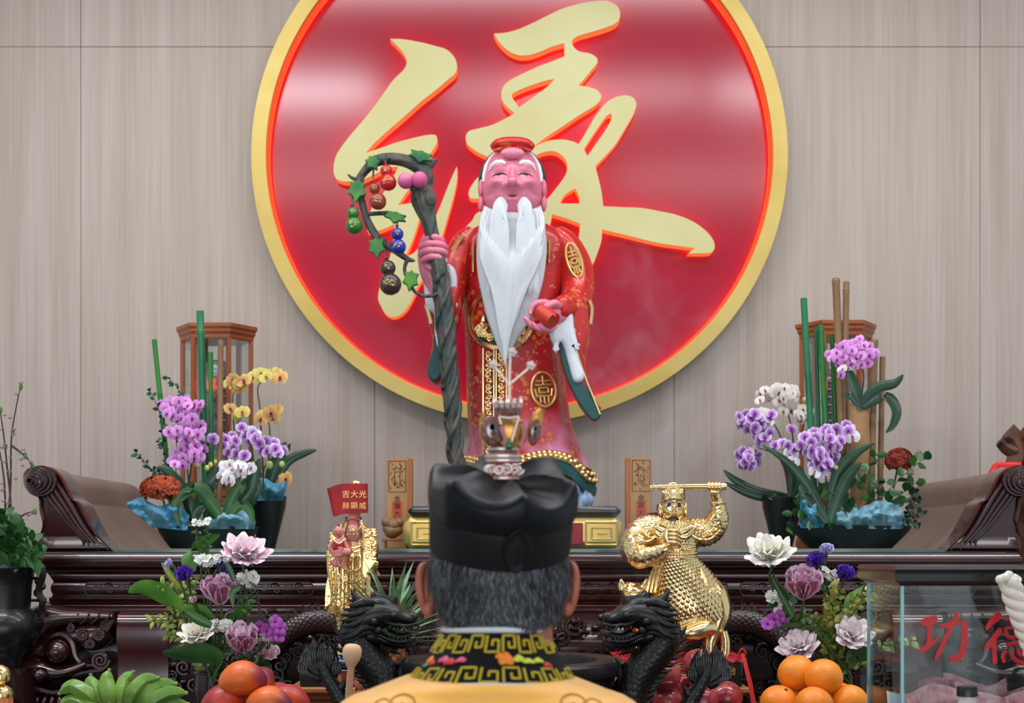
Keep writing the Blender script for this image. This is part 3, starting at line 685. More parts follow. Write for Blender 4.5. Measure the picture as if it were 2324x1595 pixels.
mb = MB(); mb.tube(wp([(1052, 535), (1038, 555), (1022, 590)], 4.77, 5), .008, 6); mk('gold_sleeve_piping', mb, gold, st); mb = MB(); mb.tube(wp([(966, 692), (974, 715), (978, 735)], 4.71, 4), .007, 6); mk('gold_cuff_trim', mb, gold, st); mb = MB()
mb.tube([onr(1075, y, .012) for y in range(560, 640, 10)], .005, 6); mk('gold_collar_trim', mb, gold, st); mb = MB(); mb.tube([onr(1245, y, .012) for y in range(560, 620, 10)], .005, 6); mk('gold_collar_trim', mb, gold, st)
# hands
mb = MB()
et(mb, [(1000, 700, 13, .02, 4.72), (984, 650, 17, .022, 4.71), (975, 618, 22, .026, 4.705), (973, 585, 25, .028, 4.70), (975, 555, 24, .028, 4.70), (985, 534, 18, .02, 4.69)], 4.7, 18, 4)
for i, (y, x0, x1) in enumerate(((541, 962, 1004), (555, 955, 1010), (570, 955, 1011), (585, 960, 1006))):
    mb.tube(wp([(x0, y + 10, 4.70), (x0 + 4, y + 3, 4.655), (x0 + 20, y - 3, 4.63), (x1 - 10, y - 1, 4.63), (x1, y + 6, 4.648), (x1 + 1, y + 12, 4.68)], 4.65, 4), interp([.010, .0115, .0118, .0115, .0105, .008], 21), 10)
mb.tube(wp([(968, 600, 4.68), (990, 610, 4.645), (1006, 598, 4.645), (1012, 588, 4.65)], 4.65, 4), interp([.014, .0125, .011, .009], 13), 10)
mk('staff_hand', mb, skin, st, 60)
mb = MB()
et(mb, [(1285, 715, 22, .022, 4.66), (1268, 712, 24, .024, 4.64), (1248, 712, 26, .022, 4.625), (1232, 714, 24, .018, 4.615)], 4.64, 18, 4)
for i, P in enumerate(([(1250, 690, 4.61), (1232, 686, 4.60), (1215, 690, 4.60), (1206, 702, 4.60), (1204, 714, 4.595)], [(1240, 732, 4.61), (1222, 742, 4.60), (1206, 738, 4.595), (1196, 726, 4.59), (1190, 720, 4.59)],
                       [(1248, 738, 4.61), (1232, 748, 4.60), (1218, 744, 4.59), (1208, 732, 4.585)], [(1258, 740, 4.62), (1248, 748, 4.60), (1236, 746, 4.59), (1226, 738, 4.585)])):
    mb.tube(wp(P, 4.6, 4), interp([.0115, .011, .0105, .009, .006], 4 * (len(P) - 1) + 1), 10)
mb.tube(wp([(1268, 694, 4.62), (1258, 688, 4.60), (1240, 696, 4.588), (1228, 704, 4.585)], 4.6, 4), interp([.014, .013, .011, .008], 13), 10)
mk('scroll_hand', mb, skin, st, 60)
# head
cxh, cyh = 1163, 425
bumps = [(1163, 360, 28, 13, .036), (1163, 378, 26, 4, -.006), (1131, 389, 17, 6, .009), (1196, 389, 17, 6, .009), (1134, 407, 14, 8, -.009), (1191, 407, 14, 8, -.009), (1134, 402, 11, 5, .008), (1191, 402, 11, 5, .008),
         (1163, 415, 6, 20, .020), (1163, 436, 9, 7, .040), (1149, 440, 6, 5, .022), (1177, 440, 6, 5, .022), (1124, 430, 14, 9, .024), (1203, 430, 14, 9, .024), (1163, 458, 14, 5, -.008), (1163, 452, 12, 3, .004), (1163, 467, 9, 3, .006),
         (1112, 452, 10, 4, -.007), (1214, 452, 10, 4, -.007), (1143, 450, 5, 8, -.006), (1183, 450, 5, 8, -.006)]
mb = MB(); HS = head(mb, cxh, cyh, 70, 92, .105, DB, bumps, 96, 70)
for s_ in (-1, 1):
    x = cxh + s_ * 71; mb.ell(W(x, 428, DB - .005), (.011, .022, .036), 16, 12); mb.ell(W(x, 428, DB - .022), (.006, .008, .022), 12, 8); mb.ell(W(x, 462, DB - .008), (.011, .016, .028), 14, 10)
mb.tube([W(1163, 520, DB), W(1165, 480, DB)], [.07, .06], 16)
n0 = HS(1163, 437, 0); mb.ell(n0 + Vector((0, -.002, 0)), (.0165, .016, .0135), 20, 14)
for s_ in (-1, 1): mb.ell(HS(1163 + s_ * 12, 439, .001), (.010, .010, .009), 14, 10)
mb.tube([HS(1163, 400, .0), HS(1163, 415, .001), HS(1163, 432, .002)], [.006, .0085, .012], 12)
mb.ell(HS(1163, 366, -.010), (.040, .016, .019), 24, 14)
mk('head', mb, skin, st, 60)
mb = MB()
for s_ in (-1, 1):
    ex = cxh + s_ * 29
    mb.tube([HS(ex - 17, 414.5, .0012), HS(ex - 9, 410.5, .0012), HS(ex, 409, .0012), HS(ex + 9, 410.5, .0012), HS(ex + 17, 414.5, .0012)], [.0012, .0024, .0030, .0024, .0012], 6)
    mb.ell(HS(ex, 411.5, .0), (.0085, .003, .0042), 12, 8)
mk('eyes', mb, mat('eye_black', (18, 16, 20), .3), st)
mb = MB()
for s_ in (-1, 1):
    p = [HS(cxh + s_ * a, b2, .003) for a, b2 in ((15, 389), (24, 384), (36, 383), (46, 388), (53, 399))]
    mb.tube(p, [.005, .0085, .0088, .0072, .003], 10, flat=.6)
    mb.tube([HS(cxh + s_ * a, b2, .002) for a, b2 in ((38, 350), (50, 362), (59, 382), (64, 405), (65, 420))], [.005, .006, .0075, .0075, .005], 8)
mk('white_eyebrows_and_temples', mb, white_cloth, st, 60)
mb = MB(); mb.tube([Vector((XP(cxh, DB) + cos(a) * S(73, DB), DB - .012, ZP(418, DB) + sin(a) * S(82, DB))) for a in [pi * i / 30 for i in range(31)]], .0065, 8)
mb.ell(W(cxh, 412, DB + .035), (S(70, DB), .095, S(82, DB)), 30, 20); mk('black_hair_cap', mb, black_hair, st)
mb = MB(); et(mb, [(1119, 336, 10, .02, 4.80), (1135, 327, 13, .035, 4.79), (1163, 325, 14, .045, 4.79), (1192, 327, 13, .035, 4.79), (1207, 336, 10, .02, 4.80)], 4.8, 18, 5)
mb.tube(wp([(1120, 343), (1140, 336), (1163, 333), (1187, 336), (1206, 343)], 4.765, 4), .0055, 8); mk('red_headband_knot', mb, robe_sl, st)
mb = MB(); mb.tube([HS(1153, 458.5, .001), HS(1163, 460.5, .002), HS(1173, 458.5, .001)], [.001, .0035, .001], 8); mk('open_mouth', mb, mat('mouth_red', (120, 20, 30), .4), st)
# beard made of long locks
def strand_set(n_, topf, bot, rnd, r0, dfr, spread):
    g = MB()
    for i in range(n_):
        u_ = (i + rnd.random()) / n_; p0 = topf(u_, rnd); b0 = bot(u_, rnd); mids = []
        for k_ in range(9):
            t = k_ / 8; x = p0[0] + (b0[0] - p0[0]) * (t ** 1.6) + (spread(u_, t)); y = p0[1] + (b0[1] - p0[1]) * t
            mids.append(W(x, y, p0[2] + (dfr - p0[2]) * min(1, t * 3.2)))
        g.tube(mids, [r0 * q for q in (.55, 1, 1.1, 1.1, 1.05, .95, .8, .55, .12)], 6)
    return g
rnd = random.Random(21)
def bell(u_, t): return (u_ - .5) * 2 * (17 * sin(pi * min(1, t * 1.5)) if t < .66 else 0)
def btop(u_, r): return (1163 + (u_ - .5) * 128, 470 + 30 * (1 - abs(2 * u_ - 1)) + r.uniform(-3, 3), 4.735 + .05 * abs(2 * u_ - 1) ** 2 + r.uniform(-.004, .008))
g = strand_set(560, btop, lambda u_, r: (1146 + (u_ - .5) * r.uniform(0, 30), 838 - abs(2 * u_ - 1) ** 1.1 * r.uniform(70, 200) - r.uniform(0, 26), 0), rnd, .0040, 4.655, bell)
# solid core so nothing shows through
core = smooth([(1163, 490, 62, .02, 4.76), (1162, 540, 78, .024, 4.725), (1160, 600, 78, .024, 4.71), (1158, 660, 68, .022, 4.70), (1153, 720, 50, .02, 4.70), (1148, 770, 26, .015, 4.695), (1146, 815, 6, .006, 4.69)], 4)
g.tube([W(a[0], a[1], a[4]) for a in core], [(S(a[2], a[4]), a[3]) for a in core], 24)
mk('long_white_beard', g, white_hair, st, 60)
g = MB(); rnd = random.Random(4)
for s_ in (-1, 1):
    for i in range(110):
        u_ = rnd.random(); x0 = 1163 + s_ * (12 + u_ * 30); y0 = 448 + 14 * (abs(u_ - .45) * 2) ** 2 * (1 if u_ > .45 else 1.6); x1 = 1163 + s_ * (8 + u_ * 52)
        P = [(x0, y0, 4.715), (x0 + s_ * 3, y0 + 22, 4.69), (x0 + (x1 - x0) * .5, 520, 4.675), (x0 + (x1 - x0) * .8, 580, 4.665), (x1, 640 + rnd.uniform(-20, 30), 4.66)]
        g.tube(wp(P, 4.7, 3), interp([.003, .0042, .0042, .0034, .0006], 13), 6)
mk('white_moustache', g, white_hair, st, 60)
# scroll in the hand
mb = MB(); a, b2 = W(1226, 706, 4.60), W(1256, 728, 4.565); mb.tube([a, b2], .0265, 24)
mb.tube([a + Vector((.008, -.022, .01)), b2 + Vector((.008, -.022, .01))], .004, 6)
solo('red_scroll', mb, mat('red_scroll_cloth', (208, 38, 28), .4, var=((190, 60, 24), 40)), 'small rolled red scroll held in the bearded statue\'s hand', 'scroll')

# ================================================================ gnarled staff, leaves, peaches, gourds
bark = mat('staff_bark', (92, 84, 76), .55, var=((52, 70, 66), 14, .4), bump=('swirl', 5, .55, .012, (3, 3, .6)))
leafp = mat('painted_leaf', (20, 96, 66), .45, var=((86, 150, 50), 16, .3))
staff = thing('gnarled_staff', 'tall gnarled wooden staff with leafy hooked top held by bearded statue', 'staff', W(1040, 1105, 4.63))
mb = MB(); DSf = 4.645
et(mb, [(1040, 1110, 17, .026), (1036, 1030, 16, .026), (1028, 950, 17, .026), (1024, 880, 19, .028), (1018, 800, 20, .03), (1012, 730, 22, .032), (1006, 670, 20, .03), (998, 610, 18, .028), (988, 560, 16, .024), (975, 505, 17, .028), (966, 470, 24, .036), (962, 448, 28, .036), (963, 425, 20, .03), (965, 400, 20, .03), (955, 380, 18, .028), (925, 366, 14, .022), (890, 360, 13, .02), (858, 364, 12, .018), (835, 380, 10, .015), (815, 405, 8, .012)], DSf, 20, 5, (5, .09))
et(mb, [(818, 400, 8, .012), (818, 440, 8, .012), (826, 480, 8, .012), (840, 515, 9, .013), (862, 545, 9, .013), (895, 568, 8, .012), (925, 588, 6, .009), (942, 592, 2, .003)], DSf - .01, 12, 5, (3, .08))
et(mb, [(960, 385, 14, .02), (975, 372, 12, .018), (992, 362, 4, .006)], DSf, 12, 4)
et(mb, [(835, 486, 5, .007), (865, 484, 5, .007), (890, 486, 6, .008), (905, 500, 4, .006)], DSf - .01, 10, 4)
et(mb, [(925, 588, 5, .006), (918, 610, 4, .006), (926, 636, 4, .006), (944, 664, 4, .006), (970, 672, 4, .006), (1000, 664, 5, .008)], DSf - .02, 10, 4)
et(mb, [(818, 408, 5, .006), (800, 404, 4, .006), (790, 396, 2, .003)], DSf, 8, 4)
rnd = random.Random(2)
for k_ in range(3):     # twisted vines around the pole
    q = []
    for i in range(70):
        t = i / 69; y = 1060 - t * 440; x = 1037 - 38 * t ** 1.1; a = k_ * 2.1 + t * 13
        q.append(W(x + cos(a) * 17, y, DSf - .004 + sin(a) * .03))
    mb.tube(q, .0085, 7)
for x, y, r_ in ((950, 440, 15), (975, 452, 16), (958, 430, 13), (1000, 616, 12), (940, 428, 10)): mb.ell(W(x, y, DSf - .02), (S(r_, DSf), .022, S(r_ * 1.2, DSf)), 12, 8)
mk('twisted_branch', mb, bark, staff, 60)
def ivy(px, py, w_, h_, rot, d):
    P = []
    for a, r_ in ((90, .8), (62, .68), (35, .98), (8, .7), (-25, .98), (-60, .74), (-90, 1.15), (-120, .74), (-155, .98), (172, .7), (145, .98), (118, .68)):
        x, y = cos(R(a)) * r_ * w_ / 2, -sin(R(a)) * r_ * h_ / 2
        P.append((px + x * cos(rot) - y * sin(rot), py + x * sin(rot) + y * cos(rot)))
    g = MB(); pillow(g, P, d, .014, .12, 4); return g
for x, y, w_, h_, ro in ((955, 352, 62, 30, .25), (845, 366, 34, 38, -.5), (810, 428, 46, 54, .1), (897, 490, 58, 28, .25), (854, 558, 42, 50, -.1), (932, 632, 40, 50, .15)):
    mk('leaf', ivy(x, y, w_, h_, ro, DSf - .04), leafp, staff, 60)
peach = mat('pink_peach', (222, 140, 180), .5, var=((204, 90, 140), 12))
for x, y, r_ in ((921, 410, 18.5), (952, 408, 19)):
    g = MB(); g.ell(W(x, y, 4.59), S(r_, 4.59), 24, 16, disp=lambda q: Vector((q.x * (1 - .1 * exp(-(q.x / .008) ** 2)), q.y * (1 - .12 * exp(-(q.x / .006) ** 2)), q.z))); mk('peach', g, peach, staff, 60)
def gourd(nm, col, c1, r1, c2, r2, y0, label):
    d = 4.60; a, b2 = W(*c1, d), W(*c2, d); k_ = d / F
    root = thing('bottle_gourd', label, 'gourd', (b2.x, b2.y, b2.z - r2 * k_), 'coloured gourds hanging from the staff')
    g = MB(); L = (a - b2).length; m_ = []
    for i in range(25):
        t = i / 24; z = -r2 * k_ + (L + r1 * k_ + r2 * k_ + .004) * t
        r_ = max(sqrt(max(0, (r2 * k_) ** 2 - z * z)), sqrt(max(0, (r1 * k_) ** 2 - (z - L) ** 2)), .45 * r1 * k_ if 0 < z < L else 0, .003); m_.append((r_, z))
    ax = (a - b2).normalized(); pts = [b2 + ax * q[1] for q in m_]; g.tube(pts, [q[0] for q in m_], 24)
    mk('gourd_body', g, mat(nm, col, .3, 0, .5), root, 60)
    g = MB(); g.tube([pts[-1], pts[-1] + Vector((0, .01, .012)), W(c1[0] - 2, y0, 4.63)], [.006, .003, .003], 6); mk('gourd_stem', g, bark, root)
    g = MB(); rnd = random.Random(int(c2[0]))
    for cc_, rr, xs_ in ((a, r1 * k_, (0,)), (b2, r2 * k_, (-.38, .3))):
        for xo in xs_:
            for q in range(5):
                u0, v0 = xo + rnd.uniform(-.18, .18), rnd.uniform(-.28, .3); u1, v1 = u0 + rnd.uniform(-.25, .25), v0 + rnd.uniform(-.15, .15)
                P = [cc_ + Vector((u, -sqrt(max(.1, 1 - u * u - v * v)) - .01, v)) * rr for u, v in ((u0, v0), ((u0 + u1) / 2, (v0 + v1) / 2 + .03), (u1, v1))]
                g.tube(P, .0026, 4)
    mk('gold_writing', g, gold_paint, root)
gourd('gourd_red', (196, 24, 34), (877, 388), 14, (881, 414), 19, 368, 'red gourd hanging from the top arc of the staff')
gourd('gourd_brown', (150, 62, 40), (850, 428), 12.5, (858, 457), 19, 376, 'rusty brown gourd hanging just left of the red gourd')
gourd('gourd_green', (32, 120, 44), (801, 484), 14, (804, 512), 20, 430, 'green gourd at the far left of the staff')
gourd('gourd_blue', (20, 50, 160), (902, 531), 14, (904, 560), 17.5, 498, 'blue gourd hanging inside the loop of the staff')
gourd('gourd_dark', (64, 48, 46), (880, 608), 18, (886, 645), 25, 566, 'largest dark brown gourd hanging lowest from the staff')
# ================================================================ plants: helpers
leaf_g = mat('leaf_green', (30, 74, 34), .38, 0, .2, var=((52, 104, 40), 14))
leaf_dk = mat('leaf_dark', (18, 54, 34), .35, 0, .25, var=((30, 76, 44), 10))
leaf_lt = mat('leaf_fresh', (84, 130, 44), .45, var=((52, 104, 38), 20))
leaf_eu = mat('leaf_eucalyptus', (24, 104, 74), .5, var=((18, 70, 52), 20))
stem_g = mat('stem_green', (60, 88, 44), .5)
stem_b = mat('stem_brown', (64, 52, 42), .6)
def leaf_path(mb, pts, d, wpx, cup=.25, side=(1, 0, 0), n=4, prof=None):
    p = wp(pts, d, n); L = len(p)
    wd = [max(.0006, S(wpx, d) * (sin(pi * min(.985, (.06 + .94 * i / (L - 1)) ** .8))) ** .7) for i in range(L)]
    mb.ribbon(p, wd, side, cup=cup, nw=4)
def sprig(ms, ml, pts, d, n, size, rnd, pr=.0016, round_=.62, droop=0):
    p = wp(pts, d, 5); ms.tube(p, interp([pr, pr * .5], len(p)), 5); L = len(p)
    for i in range(n):
        t = (i + .6) / n * (L - 1); k = min(int(t), L - 2); q = p[k].lerp(p[k + 1], t - k); T = (p[k + 1] - p[k]).normalized()
        a = i * 2.4 + rnd.uniform(-.4, .4); o = (T.orthogonal() * cos(a) + T.cross(T.orthogonal()) * sin(a)).normalized(); dr = (o + T * .5 + Vector((0, 0, -droop))).normalized()
        s_ = size * rnd.uniform(.7, 1.15); sd = dr.cross(Vector((rnd.uniform(-.6, .6), -1, rnd.uniform(-.3, .3)))).normalized()
        pts_ = [q + dr * s_ * u for u in (0, .15, .35, .6, .82, 1)]; pts_[-1] = pts_[-1] + Vector((0, 0, -.12 * s_)); wd = [s_ * round_ * v for v in (.05, .3, .5, .48, .28, .02)]
        ml.ribbon(pts_, wd, sd, cup=.3, nw=2)
def petal(mb, base, az, Ln, l0, l1, w_, ruf=.0, seed=0, tip=.5, nt_=8, nw=6, edge=None, cup=.25):
    p = Vector(base); pts = [p.copy()]
    for i in range(nt_):
        e = R(l0 + (l1 - l0) * (i / nt_)); p = p + Vector((cos(az) * cos(e), sin(az) * cos(e), sin(e))) * (Ln / nt_); pts.append(p.copy())
    side = Vector((-sin(az), cos(az), 0)); v = []
    for i, q in enumerate(pts):
        t = i / nt_; x = (w_ * (.25 + .75 * sin(pi * min(1, t * .62 + .06))) * (1 if t < .8 else sqrt(max(.0, 1 - ((t - .8) / .2) ** 2 * (1 - tip * .3))))) if tip > .2 else w_ * (.2 + .8 * sin(pi * min(1, t * .95 + .05)) ** .8)
        x = max(x, w_ * .06); tt = (pts[min(i + 1, nt_)] - pts[max(i - 1, 0)]).normalized(); nn = side.cross(tt)
        for j in range(nw + 1):
            k = -1 + 2 * j / nw; e = -cup * x * k * k + ruf * x * (abs(k) ** 1.5) * sin(i * 2.3 + seed * 5.1 + (2.6 if k > 0 else 0)) + (ruf * x * .8 * sin(j * 2.0 + seed) if i >= nt_ - 1 else 0)
            v.append(q + side * x * k - nn * e)
    b0 = len(mb.v); mb.v += v
    for i in range(nt_):
        for j in range(nw):
            mb.f.append([b0 + i * (nw + 1) + j, b0 + i * (nw + 1) + j + 1, b0 + (i + 1) * (nw + 1) + j + 1, b0 + (i + 1) * (nw + 1) + j])
            mb.m.append(edge if (edge is not None and (j in (0, nw - 1) or i == nt_ - 1)) else mb.mi)
PROTO = []
def orchid_proto(nm, mpet, mlip, r=.028):
    g = MB()
    for az, Ln, w_ in ((90, 1, .40), (215, 1, .38), (325, 1, .38)):
        petal(g, (0, 0, 0), R(az), r * Ln, 14, -12, r * w_, .04, az, cup=.2, nt_=5, nw=4)
    for az in (12, 168): petal(g, (0, 0, .001), R(az), r * 1.05, 20, -8, r * .66, .06, az, cup=.12, nt_=5, nw=4)
    g.xf(Matrix.Rotation(R(90), 4, 'X')); o = mk('orchid_flower', g, mpet, None, 60, (0, 0, 0)); o.data.name = nm
    g = MB(); petal(g, (0, -.001, 0), R(270), r * .5, 50, 5, r * .22, .05, 1, nt_=4, nw=4); petal(g, (0, 0, 0), R(200), r * .25, 70, 40, r * .14, 0, 1, nt_=3, nw=2); petal(g, (0, 0, 0), R(340), r * .25, 70, 40, r * .14, 0, 1, nt_=3, nw=2); g.ell((0, .003, .003), r * .12, 8, 6)
    g.xf(Matrix.Rotation(R(90), 4, 'X')); l = mk('lip', g, mlip, None, 60, (0, 0, 0)); l.parent = o
    PROTO.append(o); return o
lip_p = mat('orchid_lip', (120, 20, 90), .5); lip_y = mat('orchid_lip_rose', (190, 60, 90), .5)
O_PINK = orchid_proto('pink_orchid', mat('petal_pink', (222, 130, 218), .55, sub=.1, rad=((226, 160, 226), .006, .026)), lip_p)
O_LILAC = orchid_proto('lilac_orchid', mat('petal_lilac', (164, 84, 196), .55, sub=.1, rad=((228, 206, 238), .012, .027)), lip_p)
O_WHITE = orchid_proto('white_orchid', mat('petal_white', (238, 236, 240), .55, sub=.1), lip_y, .020)
O_CREAM = orchid_proto('cream_orchid', mat('petal_cream', (236, 232, 212), .55, sub=.1, rad=((232, 210, 230), .02, .028)), lip_p, .026)
O_AMBER = orchid_proto('amber_orchid', mat('petal_amber', (224, 150, 96), .55, sub=.1, rad=((226, 190, 106), .008, .026)), lip_p, .030)
O_YEL = orchid_proto('yellow_orchid', mat('petal_yellow', (206, 190, 92), .55, sub=.1, rad=((222, 206, 110), .008, .026)), lip_y, .028)
bud_m = mat('orchid_bud', (196, 208, 120), .5)
def cluster(cx_, cy_, rx, ry, n, rnd):
    out = []
    for i in range(n):
        a = i * 2.4; q = sqrt((i + .5) / n); out.append((cx_ + cos(a) * q * rx + rnd.uniform(-3, 3), cy_ + sin(a) * q * ry + rnd.uniform(-3, 3)))
    return out
def orchid_plant(nm, label, d, base, stems, flowers, leaves, seed=1, buds=(), smat=None, dj=.05, sz=1.0):
    """flowers = [(proto, [(px, py)...], size)]; base = pixel where the plant meets its pot"""
    rnd = random.Random(seed); b0 = W(base[0], base[1], d)
    root = thing(nm, label, 'flower', b0)
    g = MB()
    for s_ in stems: g.tube(wp(s_, d, 5), interp([.0035, .0022, .0014], 5 * (len(s_) - 1) + 1), 6)
    mk('stem', g, smat or stem_b, root)
    for lp in leaves:
        g = MB(); leaf_path(g, lp[0], d + (lp[2] if len(lp) > 2 else -.02), lp[1]); mk('leaf', g, lp[3] if len(lp) > 3 else leaf_dk, root, 60)
    for pr, pts, k in flowers:
        for x, y in pts:
            yy = d - .02 + rnd.uniform(-dj, dj)
            o = dup(pr, W(x, y, yy), (R(rnd.uniform(-30, 12)), R(rnd.uniform(-35, 35)), R(rnd.uniform(-38, 38))), k * sz * rnd.uniform(.85, 1.1), parent=root)
    for x, y, r_ in buds:
        g = MB(); g.ell(W(x, y, d - .02), (S(r_, d), S(r_, d), S(r_ * 1.2, d)), 10, 8); g.tube([W(x, y, d - .02), W(x + (base[0] - x) * .12, y + 14, d)], .0012, 5); mk('bud', g, bud_m, root)
    return root
def bamboo(px0, py0, px1, py1, wpx, d, m_, label, nodes, group, y0=None):
    """upright pole from its top pixel down to its foot pixel"""
    p0, p1 = W(px0, py0, d), W(px1, py1, d); root = thing('bamboo_pole', label, 'bamboo pole', p1, group)
    ax = (p0 - p1); L = ax.length; ax.normalize(); r_ = S(wpx, d) / 2; pts = []; rr = []; ts = [0]
    for t in sorted(nodes): ts += [t - .008 / L, t - .003 / L, t, t + .003 / L, t + .008 / L]
    ts += [1]; tk = sorted(nodes)
    for t in ts:
        near = any(abs(t - q) < .0001 for q in tk); mid_ = any(.001 / L < abs(t - q) < .0045 / L for q in tk)
        pts.append(p1 + ax * L * t); rr.append(r_ * (1.02 if near else 1.14 if mid_ else 1.0))
    g = MB(); g.tube(pts, rr, 16); mk('culm', g, m_, root, 40)
    g = MB(); e = p0 + ax * .0005; g.tube([e, e + ax * .001], [r_ * .72, r_ * .70], 14); mk('hollow_end', g, mat('bamboo_hollow', (120, 110, 70), .8) if 'bamboo_hollow' not in MATS else MATS['bamboo_hollow'], root)
    return root
bam_g = mat('bamboo_green', (40, 128, 44), .4, 0, .2, var=((24, 110, 60), 3)); bam_t = mat('bamboo_teal_green', (20, 108, 72), .4, 0, .2, var=((34, 130, 84), 3)); bam_b = mat('bamboo_brown', (160, 122, 84), .5, var=((120, 92, 62), 5, .3, (1, 1, .3)))
pot_m = mat('black_pot', (20, 22, 26), .4, var=((34, 36, 40), 8), bump=('wave', 40, .15, .003))
soil = mat('moss_soil', (44, 40, 28), .9)
tis = mat('blue_tissue', (96, 168, 196), .55, bump=('noise', 30, .5, .01), var=((60, 140, 178), 18), alpha=.93)
tis2 = mat('pale_blue_tissue', (150, 190, 206), .55, bump=('noise', 30, .5, .01), var=((96, 160, 186), 14), alpha=.88)
kraft = mat('kraft_paper', (176, 134, 92), .75, bump=('noise', 24, .5, .01))
def crumple(nm, label, outline, d, m_, seed, amp=.02, spread=(0, 0)):
    """crumpled tissue sheet: gathered fan with folds, own thickness in depth"""
    rnd = random.Random(seed); xs_ = [p[0] for p in outline]; ys_ = [p[1] for p in outline]; g = MB(); n = 26; mrow = 14; v = []
    # outline gives top edge points (left to right) then the gathered bottom span
    k = len(outline) - 2; top = smooth(outline[:k], 8); bl, br = outline[k], outline[k + 1]; n = len(top)
    for i in range(mrow):
        t = i / (mrow - 1)
        for j in range(n):
            u_ = j / (n - 1); bx, by = bl[0] + (br[0] - bl[0]) * u_, bl[1] + (br[1] - bl[1]) * u_; x = top[j][0] + (bx - top[j][0]) * t; y = top[j][1] + (by - top[j][1]) * t
            q = noise.noise(Vector((x * .035 + seed, y * .03, 0))) + .5 * noise.noise(Vector((x * .09, y * .08, seed))); bulge = -.04 * sin(pi * u_) * sin(pi * min(1, t * 1.1))
            v.append(W(x, y + 3 * q * (1 - t), d + bulge + amp * q * 1.6))
    g.add(v, [(i * n + j, i * n + j + 1, (i + 1) * n + j + 1, (i + 1) * n + j) for i in range(mrow - 1) for j in range(n - 1)])
    return solo('tissue_paper', g, m_, label, 'tissue paper', sharp=25)
AZ = CH  # altar top
def bowl(cx0, cx1, rim, d, label, foot=.74, nm='flower_bowl', cat_='bowl', ry=.10, wav=0.0):
    x0, x1 = XP(cx0, d), XP(cx1, d); cx_, hw = (x0 + x1) / 2, (x1 - x0) / 2; zt = ZP(rim, d); root = thing(nm, label, cat_, (cx_, d, AZ)); g = MB(); h = zt - AZ
    def rg(k, z, kk=1): return [(cx_ + hw * k * (abs(cos(a)) ** .7) * (1 if cos(a) > 0 else -1), d + ry * kk * k * sin(a), z + wav * cos(3 * a) * (1 if z > AZ + h * .8 else 0)) for a in [2 * pi * j / 48 for j in range(48)]]
    g.loft([rg(foot, AZ + .001), rg(foot * 1.02, AZ + .004), rg(foot + (1 - foot) * .5, AZ + h * .45), rg(.955, AZ + h * .8), rg(.975, AZ + h * .93), rg(1.0, AZ + h * .97), rg(1.0, AZ + h), rg(.95, AZ + h), rg(.93, AZ + h * .85)]); mk('bowl_body', g, pot_m, root, 40)
    g = MB(); g.loft([rg(.6, AZ + h * .3), rg(.93, AZ + h * .86), rg(.5, AZ + h * 1.02)]); mk('soil', g, soil, root)
    return root
# ---- left rear arrangement
BL = 'bamboo poles in the left flower bowl'
bowl(355, 588, 1195, 4.62, 'long low black flower bowl at the left end of the altar', .72)
bowl(563, 650, 1126, 4.86, 'tall black flared flower pot beside the left bamboo bowl', .42, 'flower_pot', 'pot', .062)
bamboo(454, 706, 470, 1190, 17, 4.62, bam_t, 'tallest green bamboo pole, left of the left lamp cabinet\'s centre', (.34, .55, .90, .2), BL)
bamboo(350, 771, 393, 1190, 11.5, 4.64, bam_g, 'green bamboo pole leaning left of the left wooden lamp cabinet', (.34, .70), BL)
bamboo(478, 800, 481, 1190, 11, 4.60, bam_g, 'short thin green bamboo pole in front of left lamp cabinet', (.35, .62), BL)
bamboo(501, 772, 497, 1190, 13, 4.58, bam_b, 'single brown dried bamboo pole in the left flower bowl', (.52, .985), BL)
rnd = random.Random(11)
orchid_plant('orchid_plant', 'bright pink moth orchid with hanging sprays in left flower bowl', 4.58, (430, 1188), [[(432, 1188), (430, 1090), (440, 1000), (420, 930), (400, 915)], [(432, 1188), (425, 1060), (410, 1030)]],
    [(O_PINK, cluster(412, 928, 46, 24, 28, rnd) + cluster(425, 980, 44, 20, 20, rnd) + cluster(404, 1048, 16, 14, 6, rnd) + cluster(434, 1028, 32, 26, 18, rnd), .68)],
    [([(440, 1188), (420, 1120), (380, 1070), (355, 1060)], 14), ([(440, 1180), (470, 1100), (520, 1050)], 15)], 5, [(470, 1062, 6), (448, 1055, 6)])
orchid_plant('orchid_plant', 'lilac orchid with white petal edges in left flower bowl', 4.60, (520, 1188), [[(520, 1188), (530, 1080), (510, 1010), (470, 1000)], [(530, 1188), (545, 1060), (520, 1030)], [(560, 1180), (575, 1050), (560, 990), (545, 965)], [(600, 1130), (600, 1060), (640, 1025)]],
    [(O_LILAC, [(473, 1008), (490, 1003), (484, 996), (512, 996), (528, 990), (522, 1008), (518, 1028), (536, 1030), (530, 1016), (548, 970), (560, 978), (574, 985), (556, 990), (568, 1002), (588, 1006), (602, 1002), (596, 1022), (614, 1018), (622, 1004), (632, 1030), (640, 1024), (508, 1012), (556, 1034), (500, 992), (535, 1000), (606, 1024), (580, 996), (626, 1018)], .74), (O_WHITE, [(572, 976), (582, 984)], .9)],
    [([(535, 1188), (545, 1130), (575, 1080), (590, 1040)], 18), ([(530, 1188), (580, 1110), (560, 1050)], 14)], 6, [(478, 1055, 6), (490, 1048, 5), (612, 1055, 8), (574, 1052, 5)])
